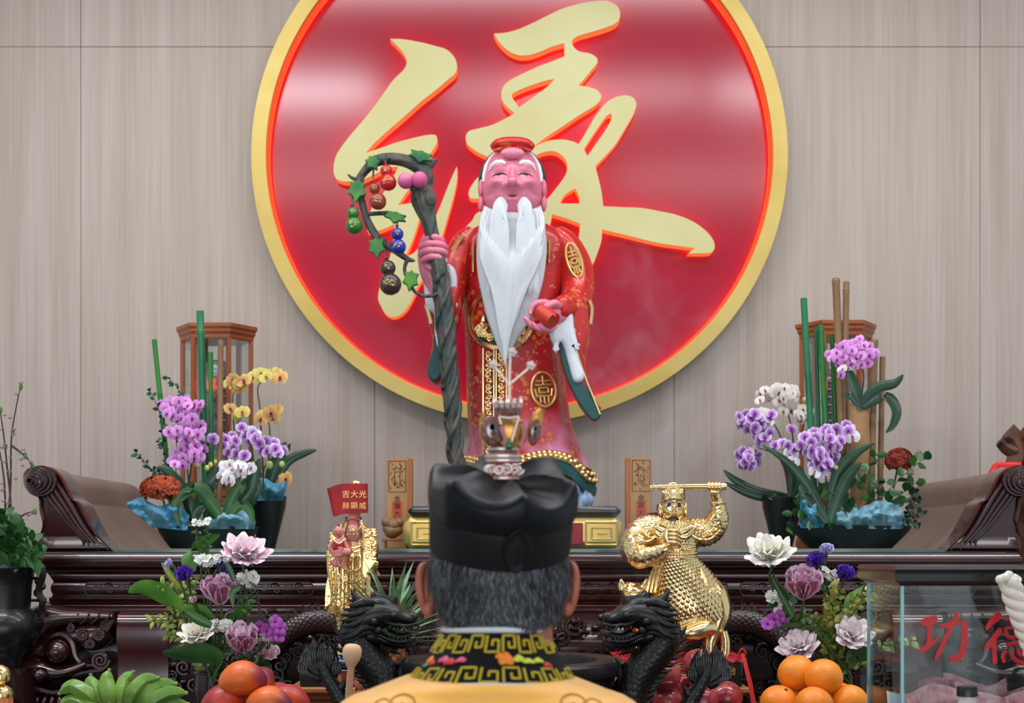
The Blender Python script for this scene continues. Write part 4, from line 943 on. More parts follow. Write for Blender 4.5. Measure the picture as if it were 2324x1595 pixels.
orchid_plant('orchid_plant', 'small white orchid spray above the blue tissue of left bowl', 4.54, (530, 1188), [[(530, 1188), (540, 1120), (530, 1075), (505, 1080)]],
    [(O_WHITE, cluster(536, 1062, 34, 14, 14, rnd) + cluster(515, 1084, 16, 14, 6, rnd), .92)], [([(500, 1188), (462, 1112), (420, 1115), (398, 1150), (408, 1190)], 15, -.05, leaf_g), ([(505, 1180), (470, 1130), (440, 1106), (405, 1118)], 15, -.06, leaf_g), ([(508, 1178), (530, 1120), (552, 1100), (548, 1120)], 13, -.05, leaf_g), ([(510, 1182), (545, 1145), (568, 1160), (574, 1188)], 12, -.06, leaf_g), ([(500, 1185), (470, 1150), (445, 1160), (440, 1190)], 12, -.04, leaf_dk), ([(505, 1185), (560, 1120), (580, 1060)], 17, .0, leaf_dk)], 7)
orchid_plant('orchid_plant', 'amber and yellow orchid standing in the tall black pot, left side', 4.84, (605, 1122), [[(600, 1122), (594, 1010), (590, 930), (585, 880), (600, 860), (612, 852)], [(560, 1110), (535, 1000), (528, 900), (545, 870)], [(606, 1122), (612, 1000), (610, 960), (600, 950)], [(598, 1122), (520, 980), (520, 930)]],
    [(O_AMBER, [(528, 862), (545, 870), (540, 880), (554, 864), (522, 928), (600, 945), (592, 952), (616, 938), (622, 948), (628, 932), (640, 1082), (650, 1088), (634, 1090), (636, 858), (548, 880)], .9), (O_YEL, [(520, 872), (580, 850), (592, 848), (604, 856), (612, 850), (550, 936), (540, 942), (632, 850), (574, 858)], .9)],
    [([(610, 1122), (650, 1050), (690, 1028), (719, 1021)], 11), ([(605, 1122), (620, 1060), (650, 1012), (655, 1012)], 14), ([(600, 1122), (575, 1070), (560, 1030)], 16)], 8, [(640, 1054, 7)])
def mophead(label, cx_, cy_, rx, ry, d, m_, base, seed):
    rnd = random.Random(seed); root = thing('hydrangea_head', label, 'flower', W(*base, d)); g = MB(); g.tube(wp([base, ((base[0] + cx_) / 2, (base[1] + cy_) / 2 + 8), (cx_, cy_)], d, 4), .003, 6); mk('stem', g, stem_b, root)
    g = MB()
    for i in range(240):
        a = rnd.uniform(0, 2 * pi); t = rnd.uniform(-.6, 1); q = sqrt(max(0, 1 - t * t)); c = W(cx_ + cos(a) * q * rx, cy_ - t * ry, d - sin(a) * q * S(rx, d)); nn = Vector((cos(a) * q, -sin(a) * q, t)).normalized()
        Mx = Matrix.Translation(c) @ nn.to_track_quat('Z', 'Y').to_matrix().to_4x4(); f = MB()
        for k in range(4): petal(f, (0, 0, 0), k * pi / 2 + a, .013, 40, 5, .0062, .15, i + k, nt_=3, nw=2)
        g.merge(f, Mx)
    g.ell(W(cx_, cy_, d), (S(rx * .86, d), S(rx * .86, d), S(ry * .8, d)), 16, 10); mk('petals', g, m_, root, 60)
mophead('round burnt orange hydrangea head at left edge of left bowl', 366, 1110, 44, 28, 4.52, mat('burnt_orange', (196, 84, 30), .6, var=((150, 52, 22), 40)), (385, 1188), 1)
def sprig_thing(label, paths, d, base, m_, size, n, seed, nm='foliage_sprig', round_=.62, droop=0):
    rnd = random.Random(seed); root = thing(nm, label, 'foliage', W(*base, d)); a, b2 = MB(), MB()
    for i, p in enumerate(paths): sprig(a, b2, p, d + rnd.uniform(-.02, .02), n if not hasattr(n, '__len__') else n[i], size, rnd, droop=droop, round_=round_)
    mk('stem', a, stem_b, root); mk('leaves', b2, m_, root, 60); return root
sprig_thing('eucalyptus sprigs rising left of the bright pink orchid', [[(395, 1188), (380, 1080), (372, 1010), (360, 930), (338, 882)], [(398, 1188), (400, 1040), (402, 940), (408, 890), (380, 856)], [(395, 1188), (375, 1085), (345, 1065), (308, 1026)], [(392, 1188), (378, 1040), (358, 1000)]], 4.60, (395, 1188), leaf_eu, .021, (30, 26, 24, 14), 3)
crumple('t', 'loose pale blue tissue spilling left of the left flower bowl', [(283, 1145), (310, 1130), (330, 1134), (360, 1150), (400, 1140), (430, 1170), (345, 1196), (425, 1204)], 4.52, tis, 1)
crumple('t', 'blue tissue bunched in the middle of left flower bowl', [(465, 1186), (490, 1158), (515, 1150), (540, 1156), (560, 1156), (580, 1180), (470, 1200), (578, 1200)], 4.52, tis2, 2)
crumple('t', 'blue tissue collar around the tall left pot', [(566, 1120), (575, 1092), (600, 1084), (622, 1096), (650, 1096), (646, 1122), (572, 1136), (642, 1136)], 4.79, tis, 3)
# ---- right rear arrangement
BR = 'bamboo poles in the right flower bowl'
bowl(1790, 2070, 1192, 4.60, 'long low black flower bowl at the right end of the altar', .66, wav=.004, ry=.11)
bowl(1729, 1822, 1129, 4.88, 'tall black flared flower pot beside the right bamboo bowl', .46, 'flower_pot', 'pot', .066)
for x0, y0, x1, w_, m_, nd, lb in ((1824, 677, 1852, 15, bam_t, (.32, .66), 'tallest green bamboo pole, leftmost in right flower bowl'), (1852, 744, 1864, 10, bam_t, (.5, .8), 'thin blue green bamboo pole behind the tallest green one on right'), (1863, 738, 1884, 14, bam_g, (.35, .62, .98), 'bright green bamboo pole in the middle of right flower bowl'), (1889, 759, 1903, 12, bam_g, (.4, .7, .97), 'short green bamboo pole nearest the brown ones on right'),
        (1897, 632, 1918, 17, bam_b, (.35, .63, .985), 'tallest brown bamboo pole in right flower bowl'), (1921, 640, 1912, 14, bam_b, (.3, .6, .96), 'second brown bamboo pole beside the tallest brown one'), (1984, 771, 1974, 18, bam_b, (.42, .985), 'thick brown bamboo pole right of the kraft paper sleeve'), (2003, 810, 1996, 13, bam_b, (.35, .6), 'rightmost thin brown bamboo pole in right flower bowl')):
    bamboo(x0, y0, x1, 1188, w_, 4.60 + (.03 if w_ < 14 else 0), m_, lb, nd, BR)
rnd = random.Random(31)
orchid_plant('orchid_plant', 'pale pink orchid spray high in front of the brown bamboo poles', 4.55, (1950, 1010), [[(1950, 1010), (1956, 900), (1960, 850), (1945, 810), (1900, 800)]], [(O_PINK, cluster(1935, 805, 52, 30, 40, rnd) + [(1950, 770), (1944, 778), (1908, 850)], .58), (O_CREAM, [(1905, 820), (1912, 838), (1925, 835)], .6)],
    [([(1955, 930), (1942, 880), (1930, 850), (1925, 842)], 13), ([(1950, 925), (1990, 880), (2030, 870), (2050, 850)], 13), ([(1960, 925), (2010, 900), (2034, 930), (2026, 965), (2010, 982)], 12), ([(1950, 920), (1930, 895), (1918, 905)], 9)], 9)
g = MB(); rr = []
for y, w_ in ((1180, 16), (1100, 20), (1010, 24), (960, 22), (925, 25), (912, 26)):
    rr.append([(XP(1950, 4.57) + cos(a) * S(w_, 4.57) * (1 + .06 * sin(5 * a + y)), 4.57 + sin(a) * S(w_, 4.57), ZP(y + 4 * sin(4 * a), 4.57)) for a in [2 * pi * j / 24 for j in range(24)]])
g.loft(rr); solo('paper_sleeve', g, kraft, 'crumpled kraft paper sleeve around an orchid among brown bamboo', 'paper sleeve', sharp=60)
orchid_plant('orchid_plant', 'cream white orchid arching left from the right tall pot', 4.85, (1790, 1126), [[(1800, 1126), (1800, 1000), (1785, 930), (1760, 895)], [(1800, 1126), (1815, 1010), (1830, 940)]], [(O_CREAM, cluster(1768, 895, 44, 15, 20, rnd) + cluster(1822, 940, 16, 14, 9, rnd) + [(1725, 908), (1795, 932), (1778, 934)], .8)],
    [([(1790, 1126), (1720, 1115), (1670, 1090), (1642, 1066)], 11), ([(1785, 1126), (1730, 1128), (1680, 1112), (1645, 1094)], 10), ([(1795, 1126), (1800, 1080), (1770, 1040)], 12), ([(1800, 1126), (1820, 1080), (1800, 1050)], 10)], 10, [(1826, 908, 6)])
orchid_plant('orchid_plant', 'violet orchid hanging over the left side of right tall pot', 4.74, (1785, 1122), [[(1790, 1122), (1780, 1020), (1755, 960), (1720, 945)], [(1790, 1122), (1770, 1040), (1700, 1010)]], [(O_LILAC, cluster(1704, 958, 28, 24, 13, rnd) + cluster(1740, 950, 18, 14, 6, rnd) + cluster(1733, 990, 18, 14, 7, rnd) + cluster(1697, 1040, 28, 26, 15, rnd) + [(1760, 1010), (1752, 1018), (1796, 975)], .72), (O_CREAM, [(1722, 950), (1738, 940), (1745, 958), (1728, 938)], .8)], [], 11, [(1712, 1018, 5)])
orchid_plant('orchid_plant', 'violet orchid with dense blooms at the centre of right bowl', 4.52, (1870, 1186), [[(1880, 1186), (1890, 1080), (1900, 1000), (1925, 970)], [(1875, 1186), (1850, 1090), (1830, 1030), (1780, 1010)], [(1872, 1186), (1850, 1110), (1800, 1060)]],
    [(O_LILAC, cluster(1862, 1012, 42, 36, 34, rnd) + cluster(1870, 1052, 28, 14, 10, rnd) + [(1875, 976), (1898, 975), (1905, 990), (1920, 965), (1925, 978), (1908, 1000), (1788, 1012), (1800, 1020), (1816, 1010), (1778, 1006)], .74), (O_WHITE, [(1848, 1072), (1874, 1084), (1795, 1030), (1800, 1048), (1940, 980), (1934, 992)], 1.2)],
    [([(1880, 1186), (1840, 1110), (1790, 1050), (1730, 1010)], 11, -.05), ([(1885, 1186), (1900, 1080), (1940, 1030), (1985, 1005)], 14, -.03), ([(1885, 1186), (1920, 1090), (1955, 1050)], 14, -.05), ([(1875, 1186), (1830, 1130), (1815, 1100)], 12, -.05)], 12, [(1800, 1066, 6), (1812, 1070, 6), (1898, 1062, 7)])
mophead('round rust coloured hydrangea head at right end of right bowl', 2040, 1045, 27, 24, 4.64, mat('rust_flower', (170, 66, 38), .6, var=((130, 40, 26), 40)), (2010, 1186), 2)
sprig_thing('round leaved green sprigs spreading over the right flower bowl', [[(1930, 1186), (1900, 1130), (1860, 1110), (1815, 1120)], [(1920, 1186), (1860, 1160), (1810, 1150), (1785, 1200)], [(1940, 1186), (1960, 1110), (1975, 1060), (1990, 1030)], [(1950, 1186), (2010, 1120), (2060, 1070), (2098, 1040)], [(1960, 1186), (2020, 1140), (2060, 1110), (2085, 1090)], [(1930, 1186), (1920, 1120), (1955, 1090)], [(1900, 1186), (1850, 1170), (1820, 1180)], [(1960, 1186), (2000, 1150), (2040, 1150)], [(1925, 1186), (1905, 1150), (1880, 1140)], [(1990, 1186), (1985, 1130), (2000, 1090)]], 4.50, (1935, 1188), leaf_g, .042, (11, 11, 11, 15, 11, 9, 9, 9, 9, 9), 14)
sprig_thing('small dark green trailing sprigs at right end of right bowl', [[(2040, 1190), (2065, 1150), (2085, 1130)], [(2040, 1190), (2070, 1170), (2098, 1160)], [(2040, 1190), (2060, 1185), (2085, 1190)], [(2045, 1190), (2070, 1130), (2075, 1115)]], 4.52, (2040, 1190), leaf_dk, .02, 16, 15)
crumple('t', 'blue tissue standing up at left end of right bowl', [(1815, 1192), (1818, 1100), (1835, 1092), (1850, 1110), (1866, 1140), (1872, 1190), (1818, 1198), (1868, 1198)], 4.505, tis, 6)
crumple('t', 'blue tissue spread over the right half of right bowl', [(1878, 1180), (1900, 1150), (1950, 1152), (1990, 1136), (2012, 1138), (2045, 1152), (2055, 1185), (1885, 1200), (2048, 1200)], 4.50, tis2, 7)

# ================================================================ lamp cabinets with pagoda lamps
cab_wood = mat('orange_teak', (172, 92, 44), .4, 0, .2, var=((140, 70, 34), 8, .4, (1, 1, .1)))
pane = glassmat('clear_glass', (246, 250, 250), .3, .0)
silver = mat('lamp_silver', (150, 150, 160), .35, .7, bump=('vor', 70, .5, .003)); led = mat('led_digits', (255, 30, 20), .5, emit=((255, 24, 16), 9.0))
violet = mat('lamp_violet', (96, 44, 62), .5, var=((150, 140, 150), 40))
def cabinet(pxc, top, d, hw, label, lab2):
    xc = XP(pxc, d); zt = ZP(top, d); k = S(1, d); root = thing('lamp_cabinet', label, 'cabinet', (xc, d, AZ)); Rr = S(hw, d)
    hexp = lambda r, z: [(xc + cos(pi / 3 * j) * r, d + sin(pi / 3 * j) * r * .9, z) for j in range(6)]
    g = MB(); g.loft([hexp(Rr * .93, zt - .052), hexp(Rr * .95, zt - .046), hexp(Rr * .95, zt - .038), hexp(Rr * 1.0, zt - .028), hexp(Rr * 1.0, zt - .020), hexp(Rr * 1.05, zt - .012), hexp(Rr * 1.05, zt)]); mk('cornice', g, cab_wood, root, 20)
    g = MB(); g.loft([hexp(Rr * 1.03, AZ), hexp(Rr * 1.03, AZ + .03), hexp(Rr * .96, AZ + .05), hexp(Rr * .93, AZ + .06)]); mk('base', g, cab_wood, root, 20)
    for j in range(6):
        x, y, _ = hexp(Rr * .88, 0)[j]; g = MB(); a = pi / 3 * j; r = .0105
        g.loft([[(x + cos(a + q) * r, y + sin(a + q) * r, z) for q in (pi / 4, 3 * pi / 4, 5 * pi / 4, 7 * pi / 4)] for z in (AZ + .058, zt - .05)]); mk('post', g, cab_wood, root, 20)
    for j in range(6):
        p = hexp(Rr * .88, 0); a, b2 = Vector(p[j]), Vector(p[(j + 1) % 6]); a2, b3 = a.lerp(b2, .09), a.lerp(b2, .91); nn = Vector(((a + b2) / 2 - Vector((xc, d, 0)))).normalized() * .0015
        g = MB(); v = []
        for z in (AZ + .06, zt - .052): v += [a2 - nn + Vector((0, 0, z)), b3 - nn + Vector((0, 0, z)), b3 + nn + Vector((0, 0, z)), a2 + nn + Vector((0, 0, z))]
        g.add(v, [(3, 2, 1, 0), (4, 5, 6, 7), (0, 1, 5, 4), (1, 2, 6, 5), (2, 3, 7, 6), (3, 0, 4, 7)]); mk('glass_pane', g, pane, root)
    lamp = thing('pagoda_lamp', lab2, 'lamp', (xc, d, AZ + .06)); zb = AZ + .0605
    g = MB(); g.lathe([(.001, 0), (.062, 0), (.062, .02), (.05, .03), (.045, .12), (.05, .125), (.05, .14), (.040, .15)], (xc, d, zb), 24); mk('lamp_base', g, mat('lamp_gold', (200, 160, 90), .35, .6, bump=('vor', 60, .6, .003)) if 'lamp_gold' not in MATS else MATS['lamp_gold'], lamp)
    g = MB(); H_ = zt - .17 - zb
    for i in range(int((H_ - .15) / .028)):
        z = .15 + i * .028; g.lathe([(.036, z), (.036, z + .015), (.052, z + .017), (.05, z + .022), (.034, z + .028)], (xc, d, zb), 20)
    g.lathe([(.045, H_ - .01), (.045, H_ + .03), (.03, H_ + .05), (.001, H_ + .055)], (xc, d, zb), 20); mk('tier_stack', g, silver, lamp)
    g = MB(); g.box(xc - .03, xc + .03, d - .062, d - .056, zb + .20, zb + H_ - .01, .002); mk('violet_panel', g, violet, lamp)
    g = MB(); yz = ZP(875, d)
    for q in (0, 1):
        for a, b2, c_, e in ((0, 0, .009, .0022), (0, .006, .009, .0082), (0, .012, .009, .0142), (0, 0, .002, .013)):
            g.box(xc - .010 + a, xc - .006 + c_, d - .070, d - .064, yz - .018 * q + b2 - .002, yz - .018 * q + e); 
    mk('red_led_digits', g, led, lamp)
    return root
cabinet(492, 743, 5.05, 88, 'hexagonal orange wood lamp cabinet with glass panes, left side', 'silver pagoda lamp with red digits inside left glass cabinet')
cabinet(1897, 737, 5.08, 88, 'hexagonal orange wood lamp cabinet behind bamboo, right side', 'silver pagoda lamp with red digits inside right glass cabinet')

# ================================================================ wooden talisman plaques
ply = mat('plaque_wood', (196, 148, 92), .5, var=((170, 120, 70), 10, .4, (1, 1, .15))); plys = mat('plaque_side', (176, 104, 52), .5); ink = mat('black_ink', (40, 26, 18), .7); redink = mat('red_ink', (196, 80, 50), .7)
for x0, x1, y0, lb, sd in ((877, 936, 1040, 'upright wooden talisman plaque left of the gold pedestal', 1), (1420, 1480, 1038, 'upright wooden talisman plaque right of the gold pedestal', -1)):
    d = 4.72; root = thing('talisman_plaque', lb, 'plaque', (XP((x0 + x1) / 2, d), d + .02, AZ)); zt = ZP(y0, d)
    fx0, fx1 = (x0, x1 - 10) if sd > 0 else (x0 + 10, x1)
    g = MB(); g.box(XP(x0, d), XP(x1, d), d, d + .035, AZ + .0, zt, .002); mk('board', g, ply if 0 else plys, root)
    g = MB(); g.box(XP(fx0 + 1, d), XP(fx1 - 1, d), d - .002, d, AZ + .002, zt - .002); mk('printed_face', g, ply, root)
    g = MB(); dd = d - .003; cx_ = (fx0 + fx1) / 2
    for P in ([(fx0 + 5, y0 + 6), (fx1 - 5, y0 + 6), (fx1 - 5, y0 + 76), (fx0 + 5, y0 + 76), (fx0 + 5, y0 + 6)],): g.tube([W(*p, dd) for p in P], .0011, 4)
    rnd = random.Random(x0)
    for i in range(34):
        a, b2 = rnd.uniform(fx0 + 9, fx1 - 9), rnd.uniform(y0 + 11, y0 + 70); q = rnd.uniform(0, 6); l = rnd.uniform(3, 7); g.tube(wp([(a, b2), (a + l * cos(q) * .6, b2 + l * sin(q) * .6 + 2), (a + l * cos(q), b2 + l * sin(q))], dd, 3), .0009, 4)
    g.tube([W(*p, dd) for p in ((cx_ - 6, y0 + 22), (cx_ + 6, y0 + 22), (cx_ + 6, y0 + 58), (cx_ - 6, y0 + 58), (cx_ - 6, y0 + 22))], .0009, 4)
    for i, ch in enumerate('金寶大法司'): text_mb(ch, cx_, y0 + 91 + i * 17, dd, 16, mb=g)
    mk('ink_characters', g, ink, root)
    g = MB().box(XP(cx_ - 11, d), XP(cx_ + 11, d), d - .0026, d - .0021, ZP(y0 + 134, d), ZP(y0 + 98, d)); mk('red_seal', g, redink, root)
# knobbly brown gourd on a small wooden stand
root = thing('gourd_ornament', 'knobbly brown gourd ornament on wooden stand beside left plaque', 'ornament', (XP(893, 4.58), 4.6, AZ)); d = 4.58
g = MB()
for x, y, r in ((878, 1186, 13), (893, 1192, 16), (905, 1186, 12), (890, 1206, 18), (880, 1200, 12), (900, 1204, 14)): g.ell(W(x, y, d + .02), (S(r, d), S(r, d), S(r * .9, d)), 16, 10)
mk('gourd_body', g, mat('dry_gourd', (134, 96, 62), .5, bump=('noise', 30, .5)), root)
g = MB(); g.box(XP(868, d), XP(925, d), d - .02, d + .05, ZP(1228, d), ZP(1222, d), .001)
for x in (872, 920): g.box(XP(x, d), XP(x + 4, d), d - .015, d + .045, AZ, ZP(1227, d))
mk('wooden_stand', g, cab_wood, root)
# small dark incense stand behind the gold warrior
root = thing('small_lamp_stand', 'small dark metal stand behind the gold warrior statue', 'stand', (XP(1498, 4.5), 4.5, AZ)); d = 4.5
g = MB(); c = W(1498, 1245, d); g.lathe([(.001, 0), (.03, 0), (.028, .008), (.008, .014), (.006, .10), (.04, .105), (.042, .112), (.012, .118), (.010, .14), (.001, .145)], (c.x, d, AZ), 20); mk('stand_body', g, maho_d, root)
g = MB()
for i, ch in enumerate('靈感'): text_mb(ch, 1500, 1168 + i * 14, d - .035, 12, mb=g)
g2 = MB().box(XP(1488, d), XP(1512, d), d - .034, d - .030, ZP(1192, d), ZP(1158, d)); mk('paper_tag', g2, plys, root); mk('ink_characters', g, ink, root)
# ================================================================ far left urn with blossoms, far right carving
urn_m = mat('dark_bronze', (20, 20, 22), .35, .3, .2, bump=('noise', 12, .3))
d = 4.02; root = thing('bronze_urn', 'large dark bronze urn on a stand left of the altar', 'urn', (XP(12, d), d, 0)); c = (XP(12, d), d, 0)
g = MB(); z = lambda y: ZP(y, d)
g.lathe([(.001, z(1512)), (.045, z(1512)), (.05, z(1490)), (.07, z(1475)), (.095, z(1440)), (.098, z(1415)), (.085, z(1392)), (.068, z(1380)), (.072, z(1330)), (.08, z(1295)), (.088, z(1288)), (.088, z(1282)), (.07, z(1284)), (.06, z(1300)), (.001, z(1310))], c, 40); mk('urn_body', g, urn_m, root)
g = MB(); et(g, [(82, 1295, 5, .008), (92, 1285, 7, .01), (98, 1300, 6, .01), (92, 1320, 8, .012), (88, 1345, 7, .012), (96, 1365, 7, .01), (92, 1388, 5, .01)], d, 10, 4, (3, .2)); et(g, [(60, 1312, 3, .006), (88, 1312, 4, .008)], d, 8); et(g, [(60, 1362, 3, .006), (90, 1362, 4, .008)], d, 8)
for x, y in ((96, 1292), (84, 1318), (98, 1330), (82, 1345), (100, 1362)): g.ell(W(x, y, d), (.008, .006, .011), 8, 6)
mk('dragon_handle', g, urn_m, root)
g = MB(); g.lathe([(.12, 0), (.12, .06), (.08, .10), (.06, .6), (.09, z(1530)), (.10, z(1513)), (.001, z(1513))], c, 24); mk('urn_stand', g, maho_d, root)
sprig_thing('dense dark green foliage filling the bronze urn', [[(12, 1290), (10 + i * 5, 1230), (14 + i * 11 - 30, 1165 + abs(i - 2) * 14)] for i in range(7)] + [[(12, 1290), (40, 1240), (80, 1225)], [(12, 1290), (50, 1262), (76, 1262)], [(12, 1290), (30, 1270), (50, 1290)]], 3.98, (12, 1290), leaf_g, .05, 14, 22)
root = thing('blossom_branches', 'budding pink cherry blossom branches in the bronze urn', 'branches', W(14, 1290, 4.04)); g = MB(); f = MB(); b_ = MB(); rnd = random.Random(9); d = 4.04
for P in ([(14, 1290), (18, 1180), (24, 1100), (25, 1010), (30, 960), (46, 878)], [(20, 1290), (24, 1150), (16, 1060), (8, 985), (0, 930)], [(14, 1290), (10, 1100), (-6, 1000)], [(25, 1010), (45, 1025), (62, 1040), (72, 1058)], [(20, 1200), (50, 1170), (78, 1160)]):
    q = wp(P, d, 5); g.tube(q, interp([.004, .0016], len(q)), 6)
    for i in range(5, len(q), 2):
        c0 = q[i] + Vector((rnd.uniform(-.02, .02), -.008, rnd.uniform(-.012, .012)))
        for k in range(5): petal(f, c0, k * 1.256 + i, .010, 50, 10, .0045, 0, k, nt_=3, nw=2)
    for i in (len(q) - 1, len(q) - 8): b_.ell(q[i] + Vector((.003, -.004, .0)), (.006, .004, .010), 8, 6)
mk('branch', g, stem_b, root); mk('pink_blossoms', f, mat('blossom_pink', (232, 196, 206), .6), root); mk('green_buds', b_, leaf_lt, root)
d = 4.75; root = thing('burl_wood_carving', 'dark openwork burl wood carving on plinth at far right', 'carving', (XP(2320, d), d, 0)); g = MB(); bw = mat('burl_wood', (104, 66, 44), .5, var=((50, 30, 24), 18), bump=('noise', 20, .6))
for P in ([(2284, 986, 26, .03), (2300, 1000, 22, .03), (2310, 1030, 20, .03), (2305, 1060, 22, .03), (2310, 1100, 26, .04)], [(2270, 1000, 12, .02), (2284, 1012, 16, .02), (2302, 1022, 18, .03)], [(2318, 985, 18, .03), (2340, 1000, 24, .03), (2340, 1050, 26, .03), (2330, 1100, 30, .04), (2330, 1200, 40, .05), (2330, 1300, 44, .05)]): et(g, P, d, 14, 4, (4, .15))
mk('openwork_carving', g, bw, root)
g = MB().box(XP(2290, d), XP(2400, d), d - .1, d + .12, 0, ZP(1296, d), .01); mk('plinth', g, maho_d, root)
d = 4.62; g = MB(); g.box(XP(2236, d), XP(2300, d), d, d + .03, ZP(1090, d), ZP(1048, d), .008); g.v = [v + Vector(((v.z - ZP(1090, d)) * .6, 0, 0)) for v in g.v]
root = thing('red_envelope_bundle', 'bright red ribbon bundle tucked behind right altar end', 'ribbon', (XP(2262, d), d, ZP(1100, d))); mk('red_wrapping', g, mat('bright_red', (226, 20, 24), .4), root)
g = MB(); g.tube([W(2255, 1070, d - .003), W(2275, 1062, d - .004), W(2288, 1068, d - .003)], .002, 5); mk('pale_print', g, mat('pale_print', (230, 190, 190), .5), root)
g = MB(); g.tube([W(2300, 1085, d + .015), W(2320, 1100, d + .1)], .01, 6); mk('red_cord', g, MATS['bright_red'], root)
for o in PROTO:
    for c_ in list(o.children): bpy.data.objects.remove(c_)
    bpy.data.objects.remove(o)
# ================================================================ offering table and wooden riser
TZ = 1.06
ochre = mat('pine_wood', (206, 140, 84), .45, 0, .1, var=((180, 112, 62), 6, .4, (.3, 1, 6)))
root = thing('offering_table', 'front offering table with dark wooden top carrying fruit and burner', 'table', (0, 3.2, 0))
g = MB().box(-1.35, 1.35, 2.34, 3.98, TZ - .05, TZ, .006); mk('tabletop', g, maho, root)
for x in (-1.28, 1.20):
    for y in (2.42, 3.86): mk('leg', MB().box(x, x + .08, y, y + .08, 0, TZ - .05, .004), maho_d, root)
RZ = ZP(1562, 3.6); root = thing('wooden_riser', 'long pale wooden riser under the two gold statues', 'stand', (0, 3.76, TZ)); rx0, rx1 = XP(650, 3.6), XP(1704, 3.6)
g = MB().box(rx0, rx1, 3.6, 3.905, RZ - .012, RZ, .002); mk('riser_top', g, ochre, root)
g = MB(); g.loft([[(rx0 + i, 3.6 + i, z), (rx1 - i, 3.6 + i, z), (rx1 - i, 3.9 - i, z), (rx0 + i, 3.9 - i, z)] for z, i in ((TZ, .02), (TZ + .01, .02), (TZ + .02, .035), (RZ - .036, .035), (RZ - .03, .024), (RZ - .022, .024), (RZ - .018, .012), (RZ - .012, .01))]); mk('moulded_body', g, ochre, root, 25)

# ================================================================ gold mother-and-child statue
DG = 3.70
gskin = mat('figurine_skin', (226, 140, 136), .4, sub=.05); gtext = mat('gold_leaf_text', (226, 180, 90), .35, .5); red_lac = mat('dark_red_lacquer', (116, 16, 24), .3, 0, .3)
gs = thing('gold_goddess_statue', 'slender gold robed goddess figurine holding a baby, face covered by cloth', 'statue', (XP(800, DG), DG, RZ))
g = MB().box(XP(688, DG), XP(884, DG), 3.64, 3.84, RZ, ZP(1520, 3.64), .003); g.box(XP(704, DG), XP(868, DG), 3.655, 3.82, ZP(1520, 3.64), ZP(1506, 3.655), .003); mk('black_plinth', g, blackwood, gs)
g = MB().box(XP(752, 3.64), XP(850, 3.64), 3.637, 3.641, ZP(1552, 3.64), ZP(1526, 3.64)); mk('red_nameplate', g, red_lac, gs)
g = MB()
for i, ch in enumerate('音觀靈'): text_mb(ch, 768 + i * 27, 1539, 3.636, 19, mb=g)
mk('gold_characters', g, gtext, gs)
g = MB(); g.lathe([(.001, 0), (.05, 0), (.055, .006), (.045, .012), (.05, .018), (.001, .022)], (XP(796, DG), DG - .01, ZP(1506, 3.655)), 24, lobes=(8, .06)); mk('blue_wave_base', g, mat('blue_wave', (60, 120, 190), .4, var=((200, 220, 236), 60)), gs)
zb = 1486
g = MB()
et(g, [(796, 1490, 36, .035), (796, 1470, 30, .032), (795, 1430, 30, .034), (796, 1400, 38, .04), (797, 1380, 46, .045), (797, 1330, 46, .046), (797, 1290, 46, .046), (797, 1250, 50, .045), (799, 1215, 46, .04), (801, 1196, 36, .034), (802, 1184, 20, .024)], DG, 56, 5, (11, .05))
pillow(g, [(822, 1200), (840, 1206), (853, 1226), (856, 1250), (850, 1285), (859, 1305, 'c'), (846, 1302), (830, 1290), (816, 1268), (812, 1235)], DG - .05, .05, .35)
pillow(g, [(776, 1196), (758, 1206), (742, 1232), (737, 1268), (741, 1315), (748, 1352), (743, 1393, 'c'), (757, 1398), (766, 1384), (768, 1340), (776, 1300), (782, 1250)], DG - .045, .05, .35)
for i in range(7):
    x = 775 + i * 8; g.tube(wp([(x, 1262, DG - .052), (x - 2, 1300, DG - .05), (x - 3 + i, 1350, DG - .05), (x - 4 + i, 1395, DG - .045)], DG, 5), .0022, 5)
for k in range(5): g.tube(wp([(768, 1280 + k * 26, DG - .046), (790, 1296 + k * 26, DG - .052), (815, 1292 + k * 26, DG - .05), (836, 1276 + k * 24, DG - .038)], DG, 5), .0028, 5)
for k in range(4): g.tube(wp([(742 + k * 5, 1250, DG - .035), (745 + k * 6, 1300, DG - .05), (752 + k * 4, 1350, DG - .05), (746 + k * 4, 1390, DG - .05)], DG, 5), .002, 5)
for x0, y0, x1, y1, x2, y2 in ((786, 1182, 779, 1210, 778, 1244), (818, 1182, 826, 1210, 826, 1244)): g.tube(wp([(x0, y0 - 6, DG - .02), (x0, y0, DG - .035), (x1, y1, DG - .045), (x2, y2, DG - .05)], DG, 5), .0045, 6)
mk('gold_robe', g, gold_chased, gs, 50)
g = MB(); rnd = random.Random(4)      # relief blossoms and sash
for i in range(60):
    x, y = rnd.uniform(745, 775), rnd.uniform(1210, 1380); g.ell(W(x, y, DG - .05), (.0035, .002, .0035), 6, 4)
    x, y = rnd.uniform(828, 852), rnd.uniform(1200, 1270); g.ell(W(x, y, DG - .05), (.0045, .003, .0045), 6, 4)
for i in range(12): spiral(g, W(rnd.uniform(775, 835), rnd.uniform(1300, 1440), DG - .052), .008, 1.4, .0018, rnd.choice((1, -1)), i, 12)
mk('relief_blossoms', g, gold, gs)
g = MB(); g.tube(wp([(786, 1238), (800, 1243), (818, 1238)], DG - .048, 4), .003, 6); g.tube(wp([(786, 1248), (800, 1252), (818, 1248)], DG - .048, 4), .003, 6); mk('gold_belt', g, gold, gs)
g = MB(); g.ell(W(802, 1210, DG - .016), (S(23, DG), .034, S(34, DG)), 24, 16); g.tube([W(803, 1190, DG), W(804, 1160, DG)], [.017, .015], 16); mk('chest', g, gskin, gs)
